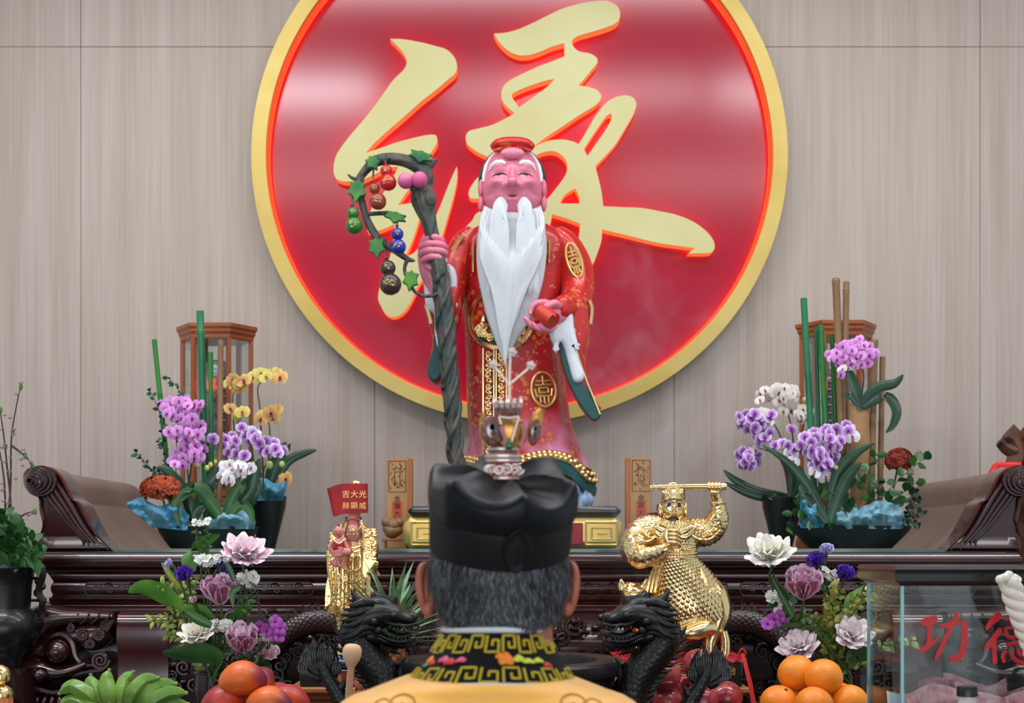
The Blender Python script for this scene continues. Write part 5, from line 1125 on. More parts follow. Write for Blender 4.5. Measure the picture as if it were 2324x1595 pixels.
g = MB(); HG = head(g, 806, 1136, 25, 34, .03, DG, [(806, 1140, 3, 8, .004), (797, 1132, 6, 3, -.002), (815, 1132, 6, 3, -.002)], 32, 24)
mk('head', g, gskin, gs)
g = MB(); g.ell(W(808, 1099, DG), (S(13, DG), .013, S(10, DG)), 16, 10); g.ell(W(808, 1112, DG + .012), (S(24, DG), .024, S(14, DG)), 20, 12); g.ell(W(782, 1150, DG - .002), (.006, .008, .012), 10, 8); g.ell(W(831, 1150, DG - .002), (.006, .008, .012), 10, 8); mk('gold_hair_crown', g, gold, gs)
g = MB()
g.tube(wp([(785, 1192, DG - .04), (795, 1204, DG - .052), (803, 1207, DG - .053), (811, 1204, DG - .052), (821, 1190, DG - .04)], DG, 4), .0018, 6)
for x in (787, 795, 803, 811): g.tube([W(x, 1204, DG - .052), W(x, 1211, DG - .053)], .0009, 5); g.ell(W(x, 1213, DG - .053), .0026, 8, 6)
g.ell(W(801, 1203, DG - .053), (.005, .002, .004), 8, 6); mk('gold_necklace', g, gold, gs)
g = MB(); HBb = head(g, 769, 1206, 11, 13.5, .012, DG - .075, [(769, 1209, 2, 2, .001)], 24, 18)
et(g, [(769, 1220, 5, .006), (768, 1230, 13, .012), (768, 1242, 13, .013), (769, 1252, 12, .012)], DG - .072, 14)
et(g, [(757, 1227, 4, .005), (750, 1238, 4.5, .005), (749, 1248, 4, .005), (754, 1254, 3, .004)], DG - .078, 10); et(g, [(780, 1227, 4, .005), (786, 1238, 4.5, .005), (790, 1248, 4, .005), (787, 1253, 3, .004)], DG - .078, 10)
et(g, [(764, 1254, 6, .006), (766, 1268, 6, .006), (769, 1280, 4.5, .005), (773, 1286, 4, .006)], DG - .08, 10); et(g, [(776, 1254, 6, .006), (780, 1268, 6, .006), (779, 1280, 4.5, .005), (778, 1290, 4, .006)], DG - .08, 10)
for s_ in (-1, 1): g.ell(W(769 + s_ * 11, 1207, DG - .075), (.0025, .003, .004), 8, 6)
baby = mk('baby', g, gskin, gs)
g = MB()
for s_ in (-1, 1): g.tube([HBb(769 + s_ * 7, 1205.5, .0003), HBb(769 + s_ * 4.5, 1206.5, .0005), HBb(769 + s_ * 2, 1205.5, .0003)], .0006, 5)
g.tube([HBb(767, 1213, .0003), HBb(769, 1213.6, .0005), HBb(771, 1213, .0003)], .0006, 5); g.ell(W(769, 1194, DG - .076), (.0042, .005, .005), 10, 8); mk('hair_tuft_and_features', g, black_hair, baby)
g = MB(); pillow(g, [(759, 1226), (769, 1231), (780, 1226), (781, 1240), (780, 1248), (758, 1248), (757, 1240)], DG - .087, .012, .4); mk('red_bib', g, mat('bib_red', (176, 20, 22), .4), baby)
g = MB(); g.tube(wp([(757, 1222), (763, 1230), (769, 1232), (775, 1230), (782, 1222)], DG - .09, 4), .0016, 6); g.ell(W(769, 1233, DG - .091), (.004, .002, .003), 8, 6); mk('gold_collar', g, gold, baby)
g = MB(); et(g, [(796, 1252, 8, .008), (784, 1252, 9, .008), (772, 1254, 9, .007)], DG - .088, 12)
for k in range(4): g.tube(wp([(776, 1248 + k * 3.6, DG - .096), (764, 1250 + k * 3.8, DG - .098), (753, 1254 + k * 3.4, DG - .094)], DG, 4), interp([.0028, .0026, .0018], 9), 8)
g.tube(wp([(782, 1247, DG - .09), (773, 1243, DG - .096), (766, 1244, DG - .097)], DG, 4), interp([.003, .0025, .0018], 9), 8)
et(g, [(752, 1272, 5, .005), (760, 1280, 6, .005), (774, 1282, 5, .005)], DG - .075, 10); mk('goddess_hand', g, gskin, gs)
# red cloth band
cl = thing('red_face_cloth', 'red cloth band with gold characters wrapped over goddess figurine face', 'cloth', W(806, 1165, 3.66)); g = MB()
P = smooth([(833, 1097, 1164, 3.675, 0), (833, 1097, 1164, 3.655, 0), (826, 1097, 1164, 3.648, 0), (803, 1097, 1165, 3.647, 0), (781, 1097, 1166, 3.647, 0), (762, 1101, 1170, 3.648, 6), (747, 1107, 1172, 3.65, 12), (742, 1109, 1170, 3.66, 14), (747, 1107, 1168, 3.68, 12), (765, 1102, 1165, 3.70, 4), (781, 1098, 1162, 3.725, 0), (806, 1097, 1160, 3.745, 0), (828, 1097, 1160, 3.735, 0), (835, 1097, 1162, 3.705, 0), (833, 1097, 1164, 3.676, 0)], 6)
v = []
for k in range(9):
    t = k / 8
    for p in P: v.append(W(p[0] + p[4] * t, p[1] + (p[2] - p[1]) * t, p[3] + .0008 * sin(t * 3 + p[0] * .1)))
n = len(P); g.add(v, [(i * n + j, (i + 1) * n + j, (i + 1) * n + j + 1, i * n + j + 1) for i in range(8) for j in range(n - 1)])
mk('folded_band', g, mat('red_cloth', (178, 14, 24), .55, var=((150, 8, 18), 20)), cl, 60)
g = MB()
for i, ch in enumerate('吉大光'): text_mb(ch, 785 + i * 19, 1121, 3.6432, 18, mb=g, bold=.01)
for i, ch in enumerate('赫顯威'): text_mb(ch, 785 + i * 19, 1147, 3.6432, 17, mb=g, bold=0)
mk('gold_characters', g, gtext, cl)

# ================================================================ gold warrior riding a tiger
wg = mat('warrior_gold', (255, 226, 164), .2, 1.0, bump=('noise', 45, .25, .004)); DWr = 3.70; wg2 = mat('chased_warrior_gold', (255, 226, 164), .22, 1.0, bump=('vor', 95, .38, .004))
wr = thing('gold_warrior_statue', 'gold armoured warrior figurine raising a staff and riding a tiger', 'statue', (XP(1540, DWr), DWr, RZ))
PT = ZP(1496, 3.63)
g = MB().box(XP(1424, 3.64), XP(1686, 3.64), 3.64, 3.83, RZ, PT, .004); mk('black_plinth', g, blackwood, wr)
g = MB(); n = 60; v = []
rr = [(x, 3.628 + .0 * x) for x in interp([XP(1396, 3.64), XP(1692, 3.64)], n)]
for k, (yy, zz) in enumerate(((3.85, PT + .003), (3.64, PT + .003), (3.626, PT + .001), (3.622, PT - .006))):
    for i in range(n): v.append((rr[i][0], yy - .004 * (k > 2) * sin(i), zz + .002 * sin(i * 1.7 + k) * (k > 0)))
g.add(v, [(k * n + i, (k + 1) * n + i, (k + 1) * n + i + 1, k * n + i + 1) for k in range(3) for i in range(n - 1)])
for i in range(26): g.tube([(rr[i * 2][0], 3.66 + (i % 5) * .02, PT + .006), (rr[i * 2][0] + .006, 3.66 + (i % 5) * .02, PT + .016), (rr[i * 2][0] + .016, 3.665 + (i % 5) * .02, PT + .008)], .003, 5)
mk('red_base_cloth', g, mat('red_felt', (176, 18, 26), .7), wr)
g = MB()
for ch, x, y, s_ in (('天', 1541, 1512, 20), ('宵', 1541, 1534, 20), ('開', 1434, 1520, 20), ('台', 1661, 1521, 22)): text_mb(ch, x, y, 3.637, s_, mb=g, bold=.015)
mk('gold_characters', g, gtext, wr)
g = MB(); mk('raised_panel', MB().box(XP(1640, 3.64), XP(1679, 3.64), 3.6385, 3.641, ZP(1546, 3.64), ZP(1500, 3.64), .001), blackwood, wr)
g = MB(); body = smooth([(1528, 1184, 30, .035), (1529, 1196, 50, .05), (1530, 1215, 53, .06), (1531, 1240, 49, .058), (1530, 1262, 48, .056), (1534, 1285, 54, .06), (1543, 1315, 68, .068), (1556, 1350, 80, .075), (1568, 1385, 84, .078), (1574, 1412, 78, .07)], 5)
bp = [W(a[0], a[1], DWr) for a in body]; br_ = [(S(a[2], DWr), a[3]) for a in body]; g.tube(bp, br_, 40)
scales(g, bp, br_, 34, 40, .0092, lift=.42)
mk('scale_armour', g, wg, wr, 60)
g = MB()
for y, w_, cx_ in ((1241, 51, 1531), (1262, 50, 1530)): g.tube([(XP(cx_, DWr) + cos(a) * S(w_, DWr), DWr + sin(a) * .062, ZP(y - 6 * sin(a), DWr)) for a in [2 * pi * j / 40 for j in range(41)]], .0035, 6)
g.ell(W(1524, 1232, DWr - .062), (S(17, DWr), .012, S(11, DWr)), 20, 10); g.tube([W(1524 + 18 * cos(a), 1234 - 15 * sin(a), DWr - .062) for a in [pi * j / 12 for j in range(13)]], .003, 6)
rnd = random.Random(6)
for i in range(26): a = -pi + i / 26 * pi; g.ell((XP(1531, DWr) + cos(a) * S(50, DWr), DWr + sin(a) * .061, ZP(1252 - 6 * sin(a), DWr)), (.005, .004, .004), 8, 6)
for i in range(3):   # draped skirt borders
    g.tube(wp([(1590 + 0 * i, 1290 + i * 8, DWr - .055), (1606, 1330 + i * 6, DWr - .06), (1600 - i * 3, 1370, DWr - .07), (1570, 1405 + i * 6, DWr - .075), (1530, 1420 + i * 6, DWr - .07)], DWr, 6), .0032, 6)
    g.tube(wp([(1500 - i * 7, 1282, DWr - .055), (1492 - i * 8, 1310, DWr - .065), (1486 - i * 9, 1345, DWr - .07)], DWr, 6), .004, 6)
for i in range(16): spiral(g, W(1608 + (i % 4) * 9, 1340 + (i // 4) * 18, DWr - .062 + (i % 4) * .006), .0062, 1.4, .0018, 1 if i % 2 else -1, i, 12)
mk('belt_and_skirt_borders', g, wg, wr)
g = MB()   # folded arm on the left of the picture
arm = smooth([(1500, 1196, 22, .03, 3.70), (1474, 1200, 31, .045, 3.70), (1450, 1216, 33, .048, 3.69), (1438, 1240, 29, .044, 3.67), (1448, 1262, 22, .034, 3.65), (1475, 1262, 19, .026, 3.63), (1500, 1252, 15, .02, 3.61), (1516, 1242, 11, .015, 3.60)], 4)
ap = [W(a[0], a[1], a[4]) for a in arm]; ar = [(S(a[2], a[4]), a[3]) for a in arm]; g.tube(ap, ar, 24); scales(g, ap[:9], ar[:9], 8, 26, .0092, lift=.4)
for i, (x, y, r) in enumerate(((1438, 1236, 8), (1458, 1246, 9), (1478, 1252, 7), (1432, 1252, 5), (1462, 1268, 5), (1446, 1224, 5))): spiral(g, W(x, y, 3.622 + .001 * i), S(r, 3.6), 1.5, .002, 1 if i % 2 else -1, i)
for P in ([(1430, 1232), (1446, 1222), (1470, 1228), (1492, 1214)], [(1432, 1212), (1456, 1204), (1478, 1220), (1500, 1204)]): g.tube(wp(P, 3.638, 5), .003, 6)
mk('folded_arm', g, wg2, wr, 60)
g = MB()
arm = smooth([(1560, 1196, 26, .035, 3.70), (1582, 1206, 31, .045, 3.70), (1606, 1206, 30, .044, 3.70), (1624, 1188, 26, .036, 3.69), (1630, 1164, 21, .028, 3.68), (1629, 1142, 15, .021, 3.67), (1625, 1126, 11, .016, 3.66), (1622, 1114, 13, .016, 3.655)], 4)
ap = [W(a[0], a[1], a[4]) for a in arm]; ar = [(S(a[2], a[4]), a[3]) for a in arm]; g.tube(ap, ar, 24); scales(g, ap[2:17], ar[2:17], 14, 24, .009, lift=.4)
for P in ([(1566, 1190), (1590, 1200), (1606, 1186), (1622, 1168), (1640, 1160)], [(1560, 1206), (1586, 1222), (1612, 1222), (1636, 1200)]): g.tube(wp(P, 3.648, 5), .0032, 6)
g.tube([(ap[-9] + Vector((cos(a) * .019, sin(a) * .022, 0))) for a in [2 * pi * j / 20 for j in range(21)]], .003, 6)
mk('raised_arm', g, wg2, wr, 60)
g = MB(); g.ell(W(1622, 1106, 3.655), (S(16, 3.65), .015, S(12, 3.65)), 18, 12)
for i in range(4): g.tube(wp([(1609 + i * 8, 1114, 3.634), (1609 + i * 8, 1106, 3.628), (1609 + i * 8, 1098, 3.632), (1609 + i * 8, 1095, 3.645)], 3.6, 3), .0049, 8)
g.tube(wp([(1634, 1114, 3.64), (1624, 1118, 3.63), (1612, 1116, 3.628)], 3.6, 3), .005, 8)
mk('hand', g, wg, wr, 60); g = MB(); g.ell(W(1526, 1214, 3.615), (S(18, 3.6), .016, S(14, 3.6)), 18, 12)
for i in range(4): g.tube(wp([(1512, 1206 + i * 9, 3.606), (1524, 1203 + i * 9, 3.595), (1538, 1206 + i * 9, 3.598), (1543, 1212 + i * 9, 3.608)], 3.6, 3), .0052, 8)
et(g, [(1518, 1236, 6, .008), (1512, 1218, 7, .008), (1514, 1200, 6, .008)], 3.603, 8)
mk('hand', g, wg, wr, 60)
g = MB(); g.tube([W(1475, 1106, 3.665), W(1500, 1105, 3.665), W(1600, 1104, 3.645), W(1640, 1104, 3.642), W(1648, 1104, 3.642)], [.0058, .0066, .0082, .0104, .009], 12)
for x in range(1482, 1640, 15): c = W(x, 1105, 3.664 - .022 * (x - 1482) / 150); g.tube([c + Vector((0, cos(a) * .0088, sin(a) * .0088)) for a in [2 * pi * j / 12 for j in range(13)]], .0012, 5)
mk('golden_staff', g, wg, wr)
g = MB(); b_ = [(1527, 1166, 8, 6, .009), (1520, 1169, 4, 3, .004), (1534, 1169, 4, 3, .004), (1527, 1155, 4, 12, .005), (1515, 1140, 10, 4, .005), (1540, 1140, 10, 4, .005), (1510, 1162, 8, 8, .005), (1544, 1162, 8, 8, .005), (1526, 1180, 12, 7, -.004), (1515, 1147, 6, 4, -.003), (1539, 1147, 6, 4, -.003)]
HW = head(g, 1527, 1158, 26, 36, .036, 3.68, b_, 48, 40, )
for s_ in (-1, 1): g.ell(W(1527 + s_ * 29, 1160, 3.685), (.006, .01, .022), 12, 10); g.ell(W(1527 + s_ * 28, 1184, 3.68), (.006, .008, .012), 12, 10)
for a_ in range(-5, 6): g.tube(wp([(1527 + a_ * 4.6, 1184 + abs(a_) * -1.5, 3.648 + abs(a_) * .002), (1527 + a_ * 5, 1194 - abs(a_), 3.645 + abs(a_) * .003), (1527 + a_ * 4, 1204 - abs(a_) * 2, 3.65)], 3.6, 3), .0034, 6)
mk('head', g, wg, wr, 60)
g = MB()
for s_, ex in ((-1, 1515), (1, 1539)): g.ell(HW(ex, 1147, .0), (.0088, .0042, .0062), 14, 10)
ey = mk('eye_whites', g, white_cloth, wr); g = MB()
for ex in (1515, 1539): g.ell(HW(ex, 1147, .0036), (.0045, .0018, .0050), 10, 8)
for s_ in (-1, 1): g.tube([HW(1527 + s_ * 4, 1140.5, .001), HW(1527 + s_ * 12, 1136.5, .0015), HW(1527 + s_ * 21, 1139, .001)], .0018, 5); g.tube([HW(1527 + s_ * 6, 1144, .001), HW(1527 + s_ * 12, 1142, .0018), HW(1527 + s_ * 18, 1144.5, .001)], .0008, 5)
mk('pupils_and_brows', g, mat('ink_pupil', (24, 26, 48), .3), wr); g = MB(); g.ell(HW(1526, 1179, .0005), (.0145, .0045, .0105), 16, 10); mk('open_mouth', g, mat('ink_blue_black', (24, 26, 48), .3), wr)
g = MB(); g.ell(HW(1526, 1180.5, .002), (.0085, .0045, .0055), 12, 8); mk('tongue', g, mat('tongue_pink', (200, 120, 130), .4), wr)
g = MB(); n = 24
g.loft([[(XP(1528, 3.68) + cos(2 * pi * j / n) * r1, 3.68 + sin(2 * pi * j / n) * r2, ZP(y + q * abs(cos(2 * pi * j / n)) ** 3, 3.68)) for j in range(n)] for y, r1, r2, q in ((1141, .029, .036, 0), (1134, .031, .038, 0), (1122, .030, .035, -3), (1112, .032, .035, -8), (1110, .027, .03, -6), (1118, .02, .02, 0))])
g.tube(wp([(1500, 1140, 3.66), (1512, 1134, 3.645), (1527, 1132, 3.641), (1543, 1134, 3.645), (1555, 1140, 3.66)], 3.6, 4), .0035, 6)
for x in (1507, 1517, 1527, 1537, 1548): g.ell(W(x, 1124 - abs(x - 1527) * .3, 3.648), (.004, .003, .005), 8, 6)
for s_ in (-1, 1): spiral(g, W(1527 + s_ * 20, 1116, 3.65), .007, 1.3, .002, s_, 1, 12)
mk('crown', g, wg, wr, 50); g = MB(); g.tube([W(1527 + 10 * cos(a), 1104 - 9 * sin(a), 3.662) for a in [2 * pi * j / 16 for j in range(17)]], .0028, 6); g.ell(W(1527, 1104, 3.662), (.007, .006, .007), 12, 8); mk('crown_jewel', g, wg, wr)
g = MB()
for P in ([(1488, 1196), (1502, 1204), (1518, 1208), (1526, 1204)], [(1570, 1194), (1556, 1204), (1540, 1210), (1530, 1204)], [(1486, 1206), (1500, 1216), (1516, 1212), (1528, 1206)], [(1574, 1204), (1558, 1218), (1544, 1216), (1532, 1206)]): g.tube(wp(P, 3.632, 5), interp([.004, .009, .008, .005], 16), 8, flat=.6)
mk('neck_scarf', g, wg, wr, 60)
g = MB()   # tiger
et(g, [(1436, 1400, 30, .04, 3.68), (1442, 1372, 34, .045, 3.68), (1438, 1348, 30, .04, 3.66), (1437, 1332, 24, .03, 3.66), (1438, 1322, 14, .02, 3.66)], DWr, 22, 4)
for x, y, t in ((1411, 1318, -3), (1466, 1317, 3)): g.tube([W(x - t, y + 20, 3.66), W(x, y + 8, 3.66), W(x + t * .6, y - 4, 3.66)], [.012, .011, .0025], 10, flat=.6)
et(g, [(1430, 1395, 34, .04, 3.70), (1500, 1410, 40, .05, 3.72), (1570, 1405, 50, .055, 3.72), (1612, 1385, 40, .06, 3.72), (1628, 1360, 22, .04, 3.72)], DWr, 22, 4)
et(g, [(1606, 1320, 20, .03, 3.70), (1624, 1350, 28, .05, 3.70), (1632, 1390, 28, .05, 3.70), (1624, 1425, 22, .04, 3.69), (1612, 1455, 17, .03, 3.68), (1610, 1480, 18, .03, 3.68), (1606, 1492, 18, .035, 3.68)], DWr, 22, 4)
et(g, [(1450, 1400, 22, .03, 3.68), (1460, 1440, 16, .024, 3.68), (1452, 1475, 14, .024, 3.68), (1446, 1492, 18, .03, 3.675)], DWr, 16, 4)
pillow(g, [(1424, 1468), (1432, 1455), (1452, 1446), (1478, 1443), (1486, 1450), (1482, 1476), (1462, 1474), (1442, 1462)], 3.645, .03, .4)
g.ell(W(1447, 1472, 3.64), (S(10, 3.64), .012, S(9, 3.64)), 14, 10)
et(g, [(1642, 1432, 9, .012), (1646, 1455, 11, .014), (1646, 1478, 11, .014), (1642, 1492, 12, .016)], 3.66, 14, 4)
for s_ in (0, 1, 2): g.tube(wp([(1418, 1340 + s_ * 9, 3.63), (1436, 1345 + s_ * 9, 3.612), (1458, 1340 + s_ * 9, 3.63)], 3.6, 4), .002, 6)
for x in (1428, 1450): g.ell(W(x, 1342, 3.622), (.006, .004, .005), 10, 8)
mk('tiger', g, wg, wr, 60)
g = MB(); et(g, [(1618, 1428, 16, .02, 3.64), (1600, 1424, 19, .024, 3.63), (1576, 1434, 20, .025, 3.62), (1556, 1436, 14, .02, 3.615), (1546, 1430, 6, .01, 3.615)], DWr, 16, 4); et(g, [(1600, 1400, 18, .02, 3.66), (1608, 1425, 15, .02, 3.65)], DWr, 12); mk('boot', g, wg, wr, 60)
g = MB(); p = [W(1684, 1482, 3.61), W(1690, 1500, 3.60), W(1702, 1550, 3.58), W(1716, 1625, 3.56), W(1722, 1675, 3.54)]
g.ribbon(p, [.004, .005, .006, .006, .006], (1, 0, 0), cup=.2); g.tube(wp([(1676, 1484), (1684, 1472), (1692, 1482), (1684, 1492), (1672, 1488)], 3.61, 5), .003, 6)
root = thing('red_ribbon', 'red ribbon tied at the right corner of the warrior base', 'ribbon', p[-1]); mk('ribbon_tail', g, mat('ribbon_red', (206, 26, 20), .5), root, 60)

# ================================================================ dragon incense burner
bz = mat('dark_bronze_burner', (24, 26, 27), .42, .25, .15, bump=('noise', 30, .25)); DD = 2.95
bc = (XP(1158, 3.0), 3.0); bu = thing('dragon_incense_burner', 'large dark bronze incense burner with two dragon handles behind the priest', 'incense burner', (bc[0], bc[1], TZ))
g = MB(); RZm = 1.268
g.lathe([(.001, 1.10), (.15, 1.10), (.185, 1.115), (.205, 1.15), (.215, 1.20), (.218, 1.232), (.235, 1.238), (.240, 1.248), (.240, 1.262), (.235, RZm), (.186, RZm), (.182, 1.262), (.180, 1.232), (.001, 1.232)], (bc[0], bc[1], 0), 96)
for k, z in enumerate((1.228, 1.210, 1.192, 1.174)):
    r = .2195 - k * .0012; g.tube([(bc[0] + cos(2 * pi * j / 72) * r, bc[1] + sin(2 * pi * j / 72) * r, z) for j in range(73)], .0016, 5)
    if k < 3:
        for j in range(36): a = 2 * pi * (j + .5 * (k % 2)) / 36; g.tube([(bc[0] + cos(a) * r, bc[1] + sin(a) * r, z), (bc[0] + cos(a) * (r - .001), bc[1] + sin(a) * (r - .001), z - .018)], .0016, 5)
mk('burner_bowl', g, bz, bu, 35)
g = MB(); g.lathe([(.001, 1.236), (.1795, 1.236), (.1795, 1.240), (.09, 1.246), (.001, 1.247)], (bc[0], bc[1], 0), 48); mk('incense_ash', g, mat('ash', (110, 104, 98), .95), bu)
for a in (90, 210, 330):
    g = MB(); x, y = bc[0] + cos(R(a)) * .13, bc[1] + sin(R(a)) * .13; g.tube([(x, y, 1.12), (x * 1.0, y, 1.09), (x, y, TZ)], [.035, .024, .03], 14); mk('foot', g, bz, bu)
def dragon_mb():
    g = MB()
    et(g, [(812, 1418, 40, .045), (838, 1400, 38, .05), (868, 1392, 34, .05), (893, 1392, 27, .045), (915, 1400, 19, .036), (932, 1404, 15, .03), (946, 1406, 10, .022)], DD, 22, 5)           # skull and snout
    et(g, [(842, 1372, 12, .03), (858, 1366, 16, .035), (880, 1370, 15, .035), (900, 1380, 9, .026)], DD, 16, 4)         # brow dome
    pillow(g, [(846, 1372), (843, 1350), (850, 1340), (862, 1348), (880, 1354), (900, 1366), (908, 1378), (880, 1376)], DD - .015, .03, .4)
    for s_ in (-1, 1): g.ell(W(937, 1400, DD + s_ * .014), (S(13, DD), .014, S(12, DD)), 16, 10); g.ell(W(893, 1396, DD + s_ * .040), (S(9, DD), .009, S(8, DD)), 14, 10); g.ell(W(849, 1410, DD + s_ * .046), (S(9, DD), .01, S(9, DD)), 12, 8); g.ell(W(858, 1430, DD + s_ * .042), (S(9, DD), .01, S(10, DD)), 12, 8); g.ell(W(884, 1388, DD + s_ * .036), (S(15, DD), .01, S(5, DD)), 14, 8)
    et(g, [(838, 1440, 22, .04), (862, 1446, 16, .04), (885, 1456, 11, .034), (908, 1464, 8, .028), (930, 1462, 7, .022), (944, 1452, 5, .014), (948, 1444, 2, .006)], DD, 16, 4)   # lower jaw
    g.tube(wp([(878, 1438, DD), (900, 1446, DD), (920, 1444, DD), (934, 1436, DD)], DD, 4), [.012, .012, .012, .011, .010, .009, .009, .008, .008, .007, .006, .004, .001], 10, flat=.6)     # tongue
    for s_ in (-1, 1):
        e = DD + s_ * .034
        g.tube(wp([(845, 1398, e + s_ * .01), (866, 1404, e + s_ * .008), (884, 1414, e), (905, 1418, e), (925, 1420, e - s_ * .006), (944, 1416, e - s_ * .012), (951, 1424, e - s_ * .02)], DD, 5), interp([.003, .0045, .005, .0045, .004, .004, .002], 31), 8)
        g.tube(wp([(856, 1440, e + s_ * .004), (880, 1450, e), (905, 1456, e), (928, 1454, e - s_ * .008)], DD, 5), .0035, 8)
        for i in range(7): x = 880 + i * 9; y = 1422 + (3 if i == 5 else 0); g.tube([W(x, y, e - s_ * .004), W(x + 1, y + (13 if i in (5, 6) else 8), e - s_ * .005)], [.0034, .0006], 6)
        for i in range(6): x = 884 + i * 9; g.tube([W(x, 1452, e - s_ * .004), W(x, 1443, e - s_ * .005)], [.0032, .0006], 6)
        g.tube(wp([(838, 1362, e - s_ * .008), (822, 1366, e), (806, 1354, e + s_ * .004), (796 if s_ < 0 else 804, 1338 if s_ < 0 else 1333, e + s_ * .006)], DD, 6), interp([.010, .0095, .007, .001], 19), 10)   # horns
        g.tube(wp([(810, 1358, e), (798, 1362, e + s_ * .003), (792, 1360, e + s_ * .003)], DD, 4), interp([.006, .004, .001], 9), 8)
        pillow(g, [(842, 1376), (852, 1378), (858, 1390), (850, 1398), (840, 1390)], e - (.006 if s_ < 0 else -.0), .008, .4)   # ear
        for i, (x1, y1, y0) in enumerate(((780, 1382, 1374), (772, 1394, 1384), (770, 1408, 1394), (774, 1422, 1404), (768, 1438, 1414), (778, 1450, 1424), (790, 1458, 1436), (792, 1372, 1366))):
            e2 = e + s_ * (.004 + .004 * (i % 2)); g.tube(wp([(848, y0, e2 - s_ * .006), (825, y0 - 1 + i % 2 * 2, e2), (802, (y0 + y1) / 2 + 5, e2), (x1, y1, e2 - s_ * .004)], DD, 5), interp([.007, .0098, .0075, .0008], 16), 8, flat=.75)
        g.tube(wp([(910, 1418, e), (925, 1432, e + s_ * .004), (945, 1436, e), (956, 1428, e)], DD, 4), interp([.003, .002, .0008], 13), 6)   # whisker
        for i in range(4): g.tube(wp([(868 + i * 10, 1462 + i * 3, e - s_ * .01), (866 + i * 11, 1474 + i * 2, e - s_ * .012), (874 + i * 12, 1484, e - s_ * .014)], DD, 3), interp([.005, .004, .0008], 7), 6)
    nk = smooth([(812, 1425, 36, .040), (812, 1450, 36, .040), (830, 1483, 35, .040), (856, 1515, 35, .040), (878, 1550, 36, .040), (888, 1600, 38, .042), (880, 1660, 42, .05), (872, 1712, 46, .055)], 5)
    p = [W(a[0], a[1], DD) for a in nk]; rd = [(S(a[2], DD), a[3]) for a in nk]; g.tube(p, rd, 22); scales(g, p, rd, 24, 16, .0155, lift=.34)
    for i in range(2, len(p) - 8, 2):      # spines down the outer edge of the neck
        T = (p[i + 1] - p[i]).normalized(); nn = Vector((-abs(T.z), 0, T.x)) if T.x < 0 else Vector((T.z, 0, -T.x)); nn = nn if nn.x < 0 else -nn
        b0 = p[i] + nn * rd[i][0] * .92; g.tube([b0 + T * .006, b0 + nn * .012 - T * .002, b0 + nn * .02 - T * .014], [.008, .005, .0006], 6, flat=.5)
    et(g, [(892, 1560, 12, .014), (905, 1530, 9, .012), (918, 1508, 8, .011), (926, 1500, 8, .012)], DD - .01, 12, 4)
    for i in range(3): g.tube(wp([(922, 1500, DD - .02 + i * .014), (914 + i * 0, 1512, DD - .03 + i * .014), (909, 1534, DD - .03 + i * .014), (914, 1554, DD - .028 + i * .014)], DD, 4), interp([.007, .0065, .006, .001], 13), 8)
    g.tube([W(870, 1712, DD), W(870, 1725, DD)], [.055, .058], 20)
    return g
def tail_mb():
    g = MB(); D_ = DD - .02
    tl = smooth([(862, 1700, 24, .03), (830, 1680, 22, .028), (806, 1650, 20, .025), (790, 1620, 18, .023), (770, 1580, 15, .02), (750, 1548, 12, .016), (735, 1520, 9, .012), (731, 1508, 4, .006)], 5)
    p = [W(a[0], a[1], D_) for a in tl]; rd = [(S(a[2], D_), a[3]) for a in tl]; g.tube(p, rd, 16); scales(g, p, rd, 26, 10, .0135, lift=.4)
    pillow(g, [(681, 1483, 'c'), (690, 1492, 'c'), (693, 1461, 'c'), (706, 1484, 'c'), (709, 1444, 'c'), (727, 1484, 'c'), (735, 1450, 'c'), (743, 1486, 'c'), (749, 1460, 'c'), (765, 1486), (768, 1522), (758, 1546), (740, 1530), (722, 1552), (700, 1538), (685, 1512)], D_ + .004, .014, .35, 3)
    for x0, y0, xm, ym, x1, y1 in ((728, 1540, 690, 1525, 683, 1486), (730, 1535, 697, 1505, 694, 1464), (732, 1530, 708, 1495, 710, 1448), (736, 1528, 730, 1490, 735, 1454), (740, 1528, 746, 1495, 749, 1464), (746, 1538, 764, 1520, 763, 1488)):
        for k in range(4): o = (k - 1.5) * 5.5; g.tube(wp([(x0 + o * .3, y0, D_), (xm + o, ym, D_ - .003), ((xm + x1) / 2 + o * .8, (ym + y1) / 2, D_ - .002), (x1 + o * .15, y1 + abs(o) * 1.3, D_ + .004)], D_, 4), interp([.0016, .0034, .003, .0008], 13), 6)
    g.tube([W(765, 1565, D_), W(778, 1555, D_ - .01), W(782, 1540, D_ - .01)], [.012, .008, .001], 8)
    return g
MXp = 1158
def mir(g, dx=0, dz=0): 
    xm = XP(MXp, DD); return MB().merge(MB(), None) if 0 else _mir(g, xm, dx, dz)
def _mir(g, xm, dx, dz):
    o = MB(); o.v = [Vector((2 * xm - v.x + dx, v.y, v.z + dz)) for v in g.v]; o.f = [list(reversed(f)) for f in g.f]; o.m = g.m[:]; return o
mk('dragon_handle', dragon_mb(), bz, bu, 50); mk('dragon_handle', mir(dragon_mb()), bz, bu, 50)
mk('flame_tail', tail_mb(), bz, bu, 50); mk('flame_tail', mir(tail_mb(), S(19, DD), -S(14, DD)), bz, bu, 50)

